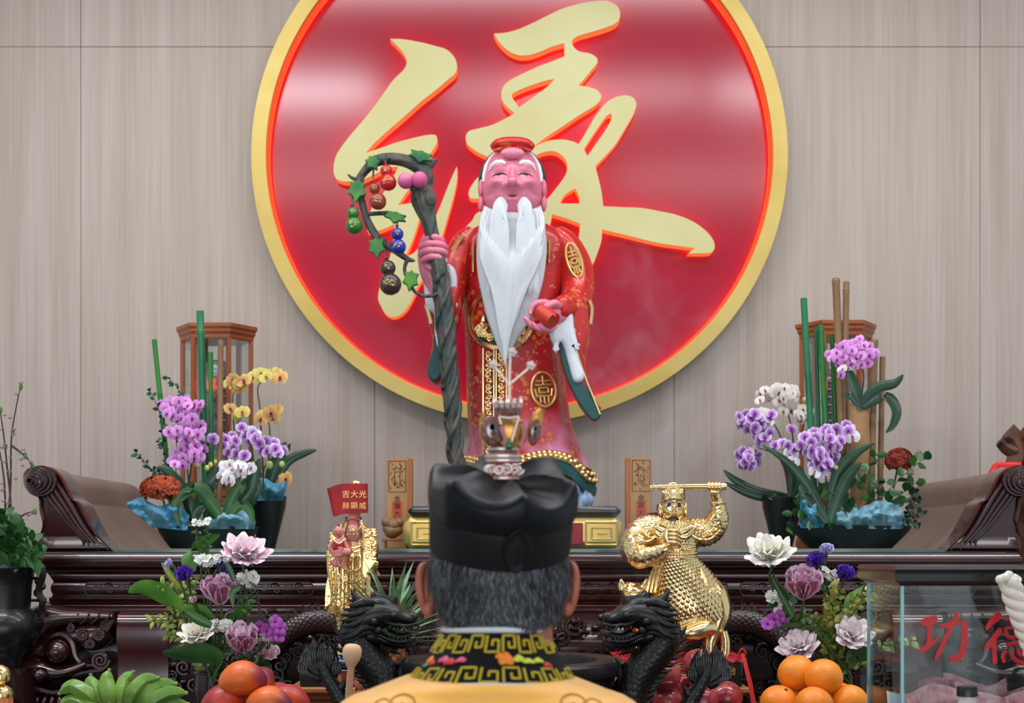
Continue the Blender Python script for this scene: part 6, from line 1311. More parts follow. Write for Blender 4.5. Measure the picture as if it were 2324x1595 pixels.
# ================================================================ fruit
apple_m = mat('apple_skin', (128, 14, 36), .28, 0, .35, var=((176, 62, 66), 10, .45, (1, 1, .35)), spots=[((214, 160, 120), 260, .16)])
orange_m = mat('orange_peel', (246, 132, 22), .42, 0, .1, bump=('vor', 260, .35, .0015), var=((250, 152, 36), 6)); mango_m = mat('mango_skin', (224, 104, 30), .42, 0, .08, grad=((128, 34, 62), 0, .005, .045), spots=[((236, 190, 130), 320, .1)])
mango_r = mat('mango_skin_red', (150, 36, 60), .42, 0, .08, var=((206, 70, 34), 8, .5)); ban_m = mat('banana_green', (116, 154, 62), .42, 0, .15, var=((94, 138, 52), 10), spots=[((60, 60, 30), 90, .12, 12)]); stk = mat('fruit_stem', (70, 60, 30), .7)
def plate(px, d, hwpx, label):
    c = W(px, 1245, d); g = MB(); g.lathe([(.001, TZ), (S(hwpx, d) * .5, TZ), (S(hwpx, d) * .55, TZ + .006), (S(hwpx, d), TZ + .018), (S(hwpx, d), TZ + .021), (S(hwpx, d) * .5, TZ + .010), (.001, TZ + .010)], (c.x, d, 0), 40)
    return solo('offering_plate', g, mat('steel_plate', (180, 176, 170), .25, .9) if 'steel_plate' not in MATS else MATS['steel_plate'], label, 'plate')
def apple_proto():
    r = .040; prof = []
    for i in range(25):
        t = pi * i / 24; q = sin(t) * r * (1 + .06 * cos(t)); z = -cos(t) * r * .93 - .012 * exp(-((pi - t) / .35) ** 2) + .006 * exp(-(t / .4) ** 2); prof.append((max(q, .0004), z))
    a = thing('apple', 'x', 'apple', (0, 0, 0), 'dark red apples heaped behind the right dragon'); g = MB(); g.lathe(prof, (0, 0, 0), 28, lobes=(5, .015)); mk('skin', g, apple_m, a, 60)
    g = MB(); g.tube([(0, 0, .022), (.002, 0, .034), (.005, 0, .042)], [.0016, .0014, .002], 6); mk('stem', g, stk, a); return a
def orange_proto():
    a = thing('orange', 'x', 'orange', (0, 0, 0), 'oranges stacked beside the donation box'); g = MB(); g.ell((0, 0, 0), (.0425, .0425, .0405), 32, 24, disp=lambda q: q * (1 + .012 * noise.noise(q * 40))); mk('peel', g, orange_m, a, 60)
    g = MB(); g.lathe([(.001, .0395), (.004, .040), (.003, .0425), (.001, .043)], (0, 0, 0), 8, lobes=(5, .3)); mk('stem_button', g, stk, a); return a
def mango_proto(nm, m_):
    a = thing(nm, 'x', 'mango', (0, 0, 0), 'ripe mangoes heaped beside the bananas'); g = MB(); g.ell((0, 0, 0), (.053, .040, .038), 32, 22, disp=lambda q: Vector((q.x, q.y * (1 - .25 * max(0, q.x / .053) ** 2), q.z + .006 * cos(q.x * 40)))); mk('skin', g, m_, a, 60)
    g = MB(); g.tube([(-.051, 0, .004), (-.057, 0, .005)], [.003, .0022], 6); mk('stem', g, stk, a); return a
def heap(pr, items, label_f):
    for i, (px, py, d, rot, lb) in enumerate(items):
        o = pr if i == 0 else ctree(pr); o.location = W(px, py, d); o.rotation_euler = tuple(R(q) for q in rot); o['label'] = lb
ap = 'dark red apple '
plate(1575, 3.25, 150, 'steel plate under the apples')
heap(apple_proto(), [(1588, 1507, 3.235, (12, -8, 20), ap + 'on top of the heap behind the flame tail'), (1506, 1530, 3.19, (-20, 25, 40), ap + 'half hidden behind the right dragon neck'),
    (1552, 1568, 3.28, (70, 15, 10), ap + 'low in the middle of the heap, blossom end showing'), (1592, 1588, 3.17, (10, -15, 80), ap + 'in front centre with a pale streak'), (1645, 1582, 3.19, (-15, 20, 140), ap + 'rightmost at the bottom of the heap'), (1512, 1590, 3.22, (5, 30, 10), ap + 'at the bottom beside the dragon body'),
    (1470, 1592, 3.24, (5, 3, 60), ap + 'leftmost, peeping out left of the dragon neck'), (1540, 1636, 3.2, (5, 3, 60), ap + 'at the foot of the heap, front left'), (1622, 1640, 3.19, (9, 13, 10), ap + 'at the foot of the heap, front right'), (1590, 1632, 3.31, (5, 3, 60), ap + 'at the foot of the heap, back')], None)
og = 'orange '
plate(1845, 3.13, 150, 'steel plate under the oranges')
heap(orange_proto(), [(1808, 1528, 3.17, (-30, -20, 0), og + 'upper left of the two on top of the pile'), (1869, 1537, 3.12, (-8, 14, 30), og + 'upper right of the two on top, stem button showing'), (1768, 1597, 3.13, (30, -20, 60), og + 'leftmost in the second layer, slightly yellow'), (1848, 1602, 3.05, (50, 5, 90), og + 'front middle of the second layer, stem button forward'), (1928, 1596, 3.11, (-40, 30, 0), og + 'rightmost in the second layer'), (1842, 1590, 3.21, (10, 60, 0), og + 'wedged behind between the two top ones'), (1904, 1590, 3.20, (10, 60, 60), og + 'behind the rightmost one of second layer'),
    (1790, 1655, 3.08, (10, 20, 60), og + 'at the bottom of the pile, left'), (1868, 1658, 3.05, (0, 0, 0), og + 'at the bottom of the pile, middle'), (1945, 1652, 3.12, (0, 40, 0), og + 'at the bottom of the pile, right'), (1740, 1648, 3.18, (0, 40, 0), og + 'at the bottom of the pile, far left')], None)
mg = mango_proto('mango', mango_m); mr_ = mango_proto('mango', mango_r); plate(575, 3.1, 150, 'steel plate under the mangoes')
heap(mg, [(551, 1544, 3.08, (20, -4, 8), 'large orange and purple mango on top of the heap'), (612, 1602, 3.05, (-20, 8, -10), 'orange mango below the top one, in front'), (582, 1562, 3.17, (0, -60, 30), 'orange mango behind the top one')], None)
heap(mr_, [(508, 1598, 3.08, (10, -10, 30), 'reddish purple mango left of the heap'), (655, 1598, 3.09, (-10, 22, 0), 'long red mango at the right end, pointing right'), (480, 1650, 3.1, (0, 0, 40), 'red mango at the left foot of the heap'), (560, 1655, 3.06, (0, 0, -20), 'red mango at the front foot of the heap'), (640, 1655, 3.1, (0, 5, 20), 'red mango at the right foot of the heap'), (630, 1592, 3.19, (0, 5, 70), 'small red mango tucked behind the long red one')], None)
bb = thing('banana_bunch', 'bunch of green bananas fanned out in front of the beast head', 'bananas', W(285, 1650, 3.02)); cr_ = W(282, 1655, 3.02)
plate(285, 3.02, 120, 'steel plate under the bananas')
for i, P in enumerate(([(138, 1572), (165, 1558), (200, 1575), (232, 1605), (268, 1650)], [(206, 1534), (208, 1552), (224, 1580), (242, 1612), (272, 1650)], [(247, 1523), (242, 1545), (248, 1580), (258, 1615), (276, 1650)], [(300, 1526), (283, 1545), (274, 1580), (274, 1612), (280, 1650)], [(356, 1538), (328, 1543), (302, 1570), (290, 1610), (286, 1650)], [(397, 1551), (362, 1554), (328, 1578), (304, 1612), (290, 1650)], [(420, 1572), (385, 1571), (345, 1590), (316, 1620), (292, 1650)], [(424, 1597), (380, 1596), (345, 1612), (312, 1634), (294, 1652)], [(136, 1603), (165, 1590), (205, 1605), (240, 1630), (268, 1652)])):
    g = MB(); d = 3.0 + .012 * (i % 2); q = wp([(x, y, d + (.02 if k > 2 else 0) - .012 * (k == 2)) for k, (x, y) in enumerate(P)], d, 6); L = len(q)
    wd = interp([.004, .012, .0155, .0165, .0162, .015, .012, .008, .006], L); g.tube(q, wd, 5 if 0 else 10, fold=(5, .045)); T = (q[0] - q[1]).normalized(); g.tube([q[0], q[0] + T * .006], [.0042, .0034], 6); mk('banana', g, ban_m, bb, 28)
g = MB(); g.ell((cr_.x, cr_.y, cr_.z), (.022, .018, .02), 14, 10); g.tube([cr_, cr_ + Vector((0, 0, -.03))], [.02, .014], 10); mk('bunch_stem', g, stk, bb)
# pineapple
pa = thing('pineapple', 'pineapple with grey green spiky crown behind the left dragon head', 'pineapple', W(845, 1678, 3.3)); g = MB(); DPn = 3.3
pb = smooth([(884, 1462, 20, .02), (880, 1478, 36, .036), (872, 1510, 46, .047), (860, 1560, 50, .052), (852, 1610, 50, .052), (846, 1650, 42, .044), (845, 1662, 26, .03)], 4); p = [W(a[0], a[1], DPn) for a in pb]; rd = [(S(a[2], DPn) * .97, a[3] * .97) for a in pb]
g.tube(p, rd, 24); mk('rind', g, mat('pineapple_rind', (190, 110, 50), .5, var=((140, 90, 50), 20)), pa)
g = MB(); scales(g, p, rd, 13, 14, .021, lift=.55); mk('eyes', g, mat('pineapple_eye', (214, 128, 52), .45, var=((160, 104, 90), 60, .4)), pa, 20)
g = MB()
rnd = random.Random(12)
for i in range(13 * 14):
    r_, j = divmod(i, 14); t = (r_ + .5) / 13 * (len(p) - 1); k = min(int(t), len(p) - 2); c = p[k].lerp(p[k + 1], t - k); a = 2 * pi * (j + (.5 if r_ % 2 else 0)) / 14; ra = rd[k]; o = Vector((cos(a) * ra[0] * 1.06, sin(a) * ra[1] * 1.06, 0)); g.tube([c + o, c + o * 1.1 + Vector((0, 0, .008))], [.0016, .0004], 4)
mk('spikes', g, mat('pineapple_spike', (220, 190, 176), .6), pa)
g = MB()
for i in range(46):
    a = i * 2.4; q = (i / 46); ln = .09 + .085 * q; e = R(78 - 72 * (1 - q) + rnd.uniform(-6, 6)); d0 = Vector((cos(a) * cos(e), sin(a) * cos(e), sin(e))); c = W(888, 1462, DPn) + Vector((cos(a), sin(a), 0)) * .012 * (1 - q) + Vector((.0, 0, .03 * q))
    pts = [c + d0 * ln * t + Vector((cos(a), sin(a), 0)) * .05 * t * t * (1 - q * .3) + Vector((.012 * t, 0, .0)) for t in (0, .2, .4, .6, .8, 1)]; g.ribbon(pts, [.010, .0105, .0095, .0075, .0045, .0004], Vector((-sin(a), cos(a), 0)), cup=.5, nw=4)
mk('crown_leaves', g, mat('pineapple_leaf', (74, 116, 76), .5, var=((140, 168, 130), 40, .4)), pa, 60)
# mallet in its cup
ml = thing('wooden_mallet', 'pale wooden round-headed mallet standing upright left of the burner', 'mallet', W(779, 1740, 2.74)); g = MB(); c = W(795, 1486, 2.74); k = 2.74 / F
tl_ = (W(797, 1510, 2.74) - W(781, 1700, 2.74)).normalized(); g.tube([W(796, 1516, 2.74) + tl_ * (t * k) for t in (0, 4, 12, 22, 34, 44, 52, 55, 56)], [8 * k, 10 * k, 15 * k, 20 * k, 22 * k, 21.5 * k, 17 * k, 10 * k, .001], 28); mk('mallet_head', g, mat('pale_wood', (222, 186, 150), .6, var=((204, 164, 126), 6, .4, (1, 1, .2))), ml)
g = MB(); g.tube([W(796.5, 1514, 2.74), W(779, 1736, 2.74)], [8.2 * k, 8.0 * k], 16); mk('mallet_stick', g, mat('stick_wood', (198, 150, 116), .6, var=((180, 132, 100), 10, .4, (1, 1, .1))), ml)
g = MB(); c = W(778, 1245, 2.74); g.lathe([(.001, TZ), (.032, TZ), (.036, TZ + .01), (.032, TZ + .08), (.036, TZ + .085), (.028, TZ + .085), (.026, TZ + .02), (.001, TZ + .015)], (c.x, 2.74, 0), 24); solo('mallet_cup', g, maho_d, 'small dark cup holding the wooden mallet upright', 'cup')
# gold lamp at the lower left corner
g = MB(); gl = thing('gold_lotus_lamp', 'shiny gold tiered ornament at the lower left corner', 'ornament', (XP(-2, 2.85), 2.85, TZ)); z = lambda y: ZP(y, 2.85); q = 2.85 / F
g.lathe([(.001, z(1508)), (8 * q, z(1509)), (20 * q, z(1516)), (26 * q, z(1530)), (24 * q, z(1544)), (12 * q, z(1552)), (14 * q, z(1554)), (27 * q, z(1562)), (31 * q, z(1572)), (30 * q, z(1582))], (XP(-2, 2.85), 2.85, 0), 40); mk('gold_tiers', g, gold, gl)
g = MB(); g.lathe([(29 * q, z(1582)), (30 * q, z(1584)), (30 * q, z(1620)), (26 * q, z(1640)), (30 * q, TZ), (.001, TZ)], (XP(-2, 2.85), 2.85, 0), 40); mk('painted_base', g, mat('painted_pink', (196, 90, 60), .4, var=((226, 200, 90), 30)), gl)
# ================================================================ front bouquets
pk = [mat('lily_pink', (222, 158, 192), .55, sub=.1), mat('lily_rim_white', (240, 228, 232), .55, sub=.1), mat('lily_inner_pink', (240, 204, 220), .55, sub=.1)]
mv = [mat('lily_mauve', (160, 90, 128), .55, sub=.1), mat('lily_rim_pale', (222, 186, 206), .55, sub=.1), mat('lily_inner_mauve', (198, 140, 172), .55, sub=.1)]
wt = [mat('lily_white', (238, 236, 224), .55, sub=.1), mat('lily_rim_cream', (242, 238, 232), .55, sub=.1), mat('lily_inner_white', (240, 236, 214), .55, sub=.1)]
pw = [mat('lily_blush', (226, 196, 208), .55, sub=.1), MATS['lily_rim_white'], mat('lily_inner_blush', (240, 226, 230), .55, sub=.1)]
ls = [mat('lisianthus_purple', (76, 36, 158), .55, sub=.05), mat('lisianthus_rim', (100, 62, 182), .55), MATS['lily_white']]; lp_ = [mat('lisianthus_pale', (178, 166, 226), .55, sub=.1), mat('lisianthus_pale_rim', (206, 200, 236), .55), MATS['lily_white']]
def bloom_mb(R_, whorls, seed):
    """whorls = (count, length, lift at base, lift at tip, half width, material index, ruffle)"""
    g = MB(); rnd = random.Random(seed)
    for wi, (n, L_, l0, l1, w_, mi, ruf) in enumerate(whorls):
        g.mi = mi
        for k in range(n):
            petal(g, (0, 0, R_ * .03 * wi), 2 * pi * (k + .5 * (wi % 2)) / n + rnd.uniform(-.15, .15), R_ * L_ * rnd.uniform(.9, 1.08), l0 + rnd.uniform(-5, 5), l1 + rnd.uniform(-12, 12), R_ * w_, ruf, rnd.uniform(0, 9), nt_=8, nw=6, edge=1, cup=.35, tip=.1 if (w_ < .45 and ruf > .13) else .5)
    return g
OPEN = [(7, 1.4, 50, 4, .44, 0, .22), (7, 1.3, 60, 24, .40, 2, .22), (7, 1.15, 70, 46, .34, 2, .24), (6, .95, 80, 62, .26, 2, .26)]
CUP = [(6, 1.65, 46, 78, .50, 0, .10), (6, 1.65, 52, 76, .42, 0, .12), (7, 1.6, 62, 66, .32, 2, .2), (7, 1.4, 72, 62, .26, 2, .25), (6, 1.2, 82, 66, .2, 2, .3)]
LIS = [(5, 1.2, 55, 78, .62, 0, .12), (5, 1.1, 62, 82, .5, 0, .14), (4, .9, 70, 85, .4, 0, .15)]
def cut_flower(nm, label, cat_, px, py, d, rpx, whorls, mats, aim, base, seed, smat=None, leaf=()):
    c = W(px, py, d); root = thing(nm, label, cat_, W(base[0], base[1], d + .02)); aim = Vector(aim).normalized(); rr = S(rpx, d)
    Mx = Matrix.Translation(c - aim * rr * .45) @ aim.to_track_quat('Z', 'Y').to_matrix().to_4x4()
    g = bloom_mb(rr, whorls, seed).xf(Mx); mk('bloom', g, mats, root, 70)
    g = MB(); q0 = c - aim * rr * .45; q1 = q0 - aim * .03 + Vector((0, .005, -.03)); b0 = W(base[0], base[1], d + .02); P = [q0 + aim * .004, q0 - aim * .012, q1, q1.lerp(b0, .5) + Vector((0, .01, 0)), b0]
    q = [Vector(a) for a in smooth([tuple(a) for a in P], 4)]; g.tube(q, interp([.006, .0035, .0026, .0026, .0026], len(q)), 7); mk('stem', g, smat or stem_g, root)
    for lf in leaf: g = MB(); leaf_path(g, lf[0], d + lf[2], lf[1]); mk('leaf', g, lf[3] if len(lf) > 3 else leaf_g, root, 60)
    return root
star_m = mat('tiny_white', (236, 240, 230), .6)
def tiny_cluster(label, px, py, d, rx, ry, n, base, seed, extra=()):
    rnd = random.Random(seed); root = thing('white_filler_flower', label, 'flower', W(base[0], base[1], d + .02)); g = MB(); s_ = MB()
    for i in range(n):
        a = rnd.uniform(0, 2 * pi); q = sqrt(rnd.random()); x, y = px + cos(a) * q * rx, py + sin(a) * q * ry; c = W(x, y, d - .012 * (1 - q) + rnd.uniform(-.004, .004)); f = MB()
        for k in range(5): petal(f, (0, 0, 0), k * 1.2566, .0085, 45, 8, .0034, .05, k, nt_=3, nw=2)
        dr = Vector((cos(a) * q * .8, -1, -sin(a) * q * .8 + .3)).normalized(); g.merge(f, Matrix.Translation(c) @ dr.to_track_quat('Z', 'Y').to_matrix().to_4x4()); s_.tube([c, W(px + (x - px) * .3, py + ry + 12, d)], .0008, 4)
    s_.tube(wp([(px, py + ry + 8, d), ((px + base[0]) / 2, (py + base[1]) / 2, d + .02), (base[0], base[1], d + .02)], d, 4), .0018, 6)
    mk('flower_head', g, star_m, root, 60); mk('stem', s_, stem_g, root)
    if extra:
        a, b2 = MB(), MB(); sprig(a, b2, extra, d + .005, 10, .016, rnd); mk('leaf_stalk', a, stem_g, root); mk('leaves', b2, leaf_g, root, 60)
def big_leaf(label, pts, wpx, d, m_, base, cup=.2, side=(1, 0, 0), vein=None, nm='broad_leaf'):
    root = thing(nm, label, 'leaf', W(base[0], base[1], d)); g = MB(); leaf_path(g, pts, d, wpx, cup, side, 5)
    n = 5; m__ = []
    for i in range(len(g.f)): g.m[i] = 1 if (vein and i % 4 in vein) else 0
    mk('leaf_blade', g, m_, root, 60); g = MB(); g.tube(wp([pts[0], base], d, 3), .0022, 6); mk('petiole', g, stem_g, root)
def vase(px, d, rim, label):
    root = thing('carved_vase', label, 'vase', (XP(px, d), d, TZ)); zt = ZP(rim, d); h = zt - TZ; g = MB()
    g.lathe([(.001, TZ), (.030, TZ), (.034, TZ + .01), (.026, TZ + .03), (.036, TZ + h * .45), (.044, TZ + h * .7), (.040, TZ + h * .9), (.043, zt - .003), (.043, zt), (.037, zt), (.036, TZ + h * .6), (.001, TZ + h * .5)], (XP(px, d), d, 0), 8 * 5, lobes=(8, .03)); mk('vase_body', g, maho_d, root)
    g = MB()
    for i in range(14): a = i * .45; spiral(g, (XP(px, d) + (-.036 + .012 * (i % 7)), d - .034 + .012 * abs((i % 7) - 3) * .6, TZ + h * (.45 if i < 7 else .75)), .008, 1.4, .002, 1 if i % 2 else -1, i, 12)
    g.tube([(XP(px, d) + cos(2 * pi * j / 30) * .042, d + sin(2 * pi * j / 30) * .042, zt - .012) for j in range(31)], .003, 6); mk('carved_scrolls', g, maho_d, root)
LB = (482, 1560); RB = (1935, 1560); d = 3.36
vase(482, d, 1514, 'dark carved vase behind the mangoes holding the left bouquet'); vase(1938, d, 1512, 'dark carved vase behind the oranges holding the right bouquet')
lily = 'lily'
cut_flower(lily, 'large pink and white double lily at the top of left bouquet', 'flower', 555, 1254, 3.26, 52, OPEN, pk, (.2, -.5, .85), LB, 1, leaf=[([(532, 1320), (520, 1290), (512, 1275)], 7, -.1), ([(545, 1330), (528, 1345), (530, 1380)], 8, -.07)])
cut_flower(lily, 'mauve cup shaped double lily in the middle of left bouquet', 'flower', 498, 1352, 3.27, 40, CUP, mv, (-.05, -.3, .95), LB, 2, leaf=[([(480, 1420), (440, 1400), (420, 1385)], 12, -.06)])
cut_flower(lily, 'mauve and white frilled lily lowest in the left bouquet', 'flower', 549, 1462, 3.26, 40, CUP, [mv[0], mv[1], pk[2]], (.1, -.5, .85), LB, 3)
cut_flower(lily, 'plain white lily at lower left of the left bouquet', 'flower', 449, 1438, 3.25, 40, OPEN, wt, (-.2, -.5, .8), LB, 4)
cut_flower('lily_bud', 'half closed pink lily bud right of the frilled lily', 'flower', 606, 1484, 3.30, 20, [(4, 1.9, 50, 75, .6, 0, .1), (4, 1.7, 60, 85, .5, 2, .1)], pk, (.75, -.3, .45), LB, 5)
cut_flower('lily_bud', 'tiny green pink bud left of the mauve lily', 'flower', 440, 1366, 3.28, 10, [(4, 1.9, 60, 85, .5, 0, .1)], pk, (-.2, -.3, .9), LB, 6)
cut_flower('lisianthus', 'deep purple lisianthus at upper left of left bouquet', 'flower', 418, 1303, 3.27, 27, LIS, ls, (-.2, -.7, .6), LB, 7)
cut_flower('lisianthus', 'deep purple lisianthus half hidden behind the white filler flowers', 'flower', 503, 1286, 3.36, 22, LIS, ls, (.7, -.1, .7), LB, 8)
cut_flower('lisianthus', 'pale lilac lisianthus bud left of the purple lisianthus', 'flower', 383, 1281, 3.29, 15, LIS, lp_, (-.6, -.3, .5), LB, 9)
for lb, x, y, rx, ry, n, sd, ex in (('white filler flowers in the left bouquet beside purple lisianthus', 466, 1272, 20, 10, 26, 1, ()), ('white filler flowers just under the top pink lily', 500, 1268, 15, 9, 12, 2, ()), ('white filler flowers right of the mauve lily', 562, 1314, 22, 17, 32, 3, [(560, 1400), (562, 1360), (558, 1330)]), ('white filler flowers between the white and frilled lilies', 500, 1418, 26, 12, 24, 4, [(520, 1460), (525, 1430), (540, 1400)]),
        ('white filler flowers tall on the top left stem', 446, 1188, 7, 6, 5, 5, [(468, 1260), (462, 1230), (450, 1206)]), ('white filler flowers tall on the top right stem', 471, 1186, 9, 7, 6, 6, [(468, 1300), (470, 1250), (472, 1206)]), ('white filler flowers right of the frilled lily', 605, 1444, 16, 16, 14, 7, ())): tiny_cluster(lb, x, y, 3.29, rx, ry, n, LB, sd, ex)
lf_edge = [mat('leaf_bright', (66, 124, 40), .4, 0, .2, var=((100, 156, 60), 12)), mat('leaf_yellow_stripe', (186, 190, 80), .45)]
big_leaf('broad upright green leaf with red edge behind the left lilies', [(432, 1300), (428, 1262), (455, 1232), (498, 1213)], 24, 3.38, lf_edge, (470, 1520), .15, (.6, -.3, .7))
big_leaf('yellow striped leaf behind the deep purple lisianthus', [(432, 1385), (412, 1345), (388, 1310), (366, 1276)], 17, 3.35, lf_edge, (470, 1520), .2, (.7, -.5, .5), (1, 2))
big_leaf('large folded green leaf pointing out at far left of bouquet', [(412, 1390), (385, 1362), (350, 1342), (318, 1335), (292, 1345)], 27, 3.30, lf_edge, (470, 1520), .2, (.2, -.5, .85))
big_leaf('broad dark green leaf at the bottom of left bouquet', [(505, 1500), (470, 1485), (420, 1485), (368, 1481)], 26, 3.24, [leaf_g, leaf_g], (482, 1540), .15, (0, -.4, .9))
big_leaf('yellow green leaf under the mauve lily', [(490, 1420), (462, 1388), (430, 1382), (418, 1388)], 16, 3.29, lf_edge, (480, 1520), .2, (.2, -.6, .8))
big_leaf('green leaf right of the mauve lily', [(500, 1420), (530, 1398), (555, 1380), (574, 1388)], 14, 3.30, lf_edge, (484, 1520), .2, (.2, -.6, .8))
var_l = mat('leaf_variegated', (96, 132, 44), .5, var=((188, 190, 96), 90, .3))
sprig_thing('variegated small leaved sprigs on the left side of left bouquet', [[(470, 1520), (420, 1440), (395, 1390), (385, 1340), (365, 1325)], [(470, 1520), (410, 1430), (375, 1405), (340, 1412)], [(470, 1520), (420, 1400), (410, 1360), (440, 1310)], [(470, 1520), (420, 1450), (380, 1440)], [(478, 1520), (440, 1470), (420, 1400), (400, 1350)]], 3.31, (475, 1530), var_l, .026, 24, 41, round_=.4)
sprig_thing('fresh green small leaved sprigs inside the left bouquet', [[(480, 1520), (500, 1440), (540, 1400), (560, 1360)], [(480, 1520), (520, 1440), (555, 1420)], [(480, 1520), (470, 1440), (460, 1400)], [(480, 1520), (510, 1460), (530, 1440)], [(484, 1530), (560, 1505), (600, 1512)]], 3.33, (482, 1535), leaf_g, .028, 20, 42, round_=.45)
def small_orchids(label, pts, d, base, seed):
    rnd = random.Random(seed); root = thing('orchid_spray', label, 'flower', W(*base, d)); m_ = mat('petal_magenta', (176, 84, 184), .55, sub=.1) if 'petal_magenta' not in MATS else MATS['petal_magenta']; g = MB(); g.tube(wp([base, ((base[0] + pts[0][0]) / 2, (base[1] + pts[0][1]) / 2 + 10), pts[0]] + list(pts[1:]), d + .01, 3), .0014, 5); mk('stem', g, stem_b, root)
    for x, y in pts:
        g = MB()
        for az in (90, 18, 162, 234, 306): petal(g, (0, 0, 0), R(az + rnd.uniform(-10, 10)), .017, 25, -10, .0085, .05, az, nt_=4, nw=4)
        dr = Vector((rnd.uniform(-.7, .7), -1, rnd.uniform(-.3, .5))).normalized(); g.xf(Matrix.Translation(W(x, y, d)) @ dr.to_track_quat('Z', 'Y').to_matrix().to_4x4()); f = mk('orchid_flower', g, m_, root, 60); g = MB(); g.ell(W(x, y, d - .004), .003, 8, 6); mk('lip', g, lip_p, f)
small_orchids('magenta orchid spray at the right of left bouquet', [(592, 1422), (606, 1432), (625, 1410), (636, 1424), (622, 1440), (634, 1442)], 3.27, (500, 1520), 3)
g = MB(); g.tube(wp([(500, 1540), (590, 1470), (590, 1400), (583, 1345)], 3.37, 6), .003, 6); solo('bare_twig', g, stem_b, 'bare dark twig curving up at right of left bouquet', 'twig')
# right bouquet
cut_flower(lily, 'large pure white double lily at the top of right bouquet', 'flower', 1748, 1256, 3.27, 54, OPEN, wt, (-.2, -.5, .8), RB, 11, leaf=[([(1800, 1400), (1775, 1350), (1752, 1310)], 8, .0), ([(1806, 1370), (1800, 1320), (1785, 1290)], 8, .02)])
cut_flower(lily, 'mauve cup shaped double lily in the middle of right bouquet', 'flower', 1823, 1338, 3.26, 46, CUP, mv, (-.1, -.45, .9), RB, 12)
cut_flower(lily, 'pale pink lily behind the top orange', 'flower', 1812, 1466, 3.27, 46, OPEN, pw, (-.3, -.6, .7), RB, 13)
cut_flower(lily, 'blush white frilled lily at the right of right bouquet', 'flower', 1936, 1441, 3.27, 42, OPEN, pw, (.1, -.8, .6), RB, 14)
cut_flower('lily_bud', 'small pink bud under the mauve lily of right bouquet', 'flower', 1832, 1410, 3.30, 14, [(4, 1.6, 50, 75, .6, 0, .1)], pw, (-.2, -.4, .8), RB, 15)
cut_flower('lisianthus', 'deep purple lisianthus left of the pale one, right bouquet', 'flower', 1852, 1272, 3.27, 27, LIS, ls, (-.5, -.5, .7), RB, 16)
cut_flower('lisianthus', 'deep purple lisianthus right of the white filler, right bouquet', 'flower', 1918, 1303, 3.27, 27, LIS, ls, (.1, -.5, .8), RB, 17)
cut_flower('lisianthus', 'pale lilac lisianthus at the top of right bouquet', 'flower', 1876, 1247, 3.29, 21, LIS, lp_, (.0, -.3, .9), RB, 18)
for lb, x, y, rx, ry, n, sd, ex in (('white filler flowers under the pale lisianthus of right bouquet', 1876, 1301, 20, 15, 20, 11, [(1890, 1380), (1880, 1340), (1878, 1315)]), ('white filler flowers at far left of right bouquet', 1757, 1352, 15, 14, 26, 12, [(1800, 1420), (1775, 1395), (1755, 1370)]), ('white filler flowers low left of the mauve lily, right bouquet', 1780, 1374, 12, 10, 12, 13, [(1830, 1430), (1800, 1410), (1780, 1390)]), ('white filler flowers above the magenta orchids, right bouquet', 1764, 1388, 8, 6, 7, 14, ())): tiny_cluster(lb, x, y, 3.30, rx, ry, n, RB, sd, ex)
small_orchids('magenta orchid spray at the left of right bouquet', [(1742, 1415), (1756, 1405), (1768, 1398), (1776, 1412)], 3.28, (1900, 1520), 4)
sprig_thing('variegated rounded small leaved sprigs filling the right bouquet', [[(1930, 1520), (1900, 1440), (1890, 1380), (1910, 1340)], [(1930, 1520), (1920, 1430), (1950, 1370), (1975, 1345)], [(1930, 1520), (1880, 1460), (1865, 1420)], [(1930, 1520), (1890, 1490), (1880, 1460)], [(1930, 1520), (1900, 1400), (1880, 1360)], [(1935, 1520), (1940, 1440), (1930, 1390), (1945, 1350)], [(1930, 1520), (1870, 1450), (1850, 1400)], [(1938, 1520), (1990, 1470), (2030, 1462), (2075, 1452)]], 3.30, (1935, 1530), var_l, .025, 22, 43, round_=.62)
sprig_thing('fresh green pointed sprigs low in the right bouquet', [[(1930, 1520), (1890, 1500), (1870, 1520)], [(1930, 1520), (1900, 1470), (1890, 1440)], [(1930, 1520), (1850, 1440), (1800, 1400), (1780, 1390)], [(1930, 1520), (1860, 1420), (1820, 1390)]], 3.28, (1930, 1530), leaf_lt, .026, 20, 44, round_=.4)
big_leaf('broad dark green leaf at lower right of right bouquet', [(1925, 1515), (1940, 1480), (1975, 1480), (1995, 1490)], 26, 3.28, [leaf_g, leaf_g], (1935, 1540), .2, (-.3, -.4, .8))
big_leaf('broad green leaf behind the right purple lisianthus', [(1930, 1450), (1930, 1370), (1950, 1335), (1978, 1320)], 18, 3.36, lf_edge, (1935, 1540), .2, (.6, -.4, .5))
big_leaf('orange tinted leaf between the two purple lisianthus', [(1885, 1450), (1882, 1370), (1890, 1330), (1905, 1312)], 14, 3.33, [mat('leaf_amber', (176, 150, 60), .5, var=((110, 130, 50), 20))] * 2, (1930, 1530), .2, (.8, -.4, .3))
big_leaf('narrow green leaf pointing left under the mauve lily', [(1850, 1430), (1820, 1422), (1785, 1420), (1752, 1434)], 8, 3.27, [leaf_g, leaf_g], (1930, 1530), .2, (0, -.5, .8))
big_leaf('long green leaf below the white lily of right bouquet', [(1800, 1400), (1790, 1360), (1765, 1330), (1755, 1300)], 8, 3.30, [leaf_g, leaf_g], (1920, 1530), .2, (.8, -.4, .3))

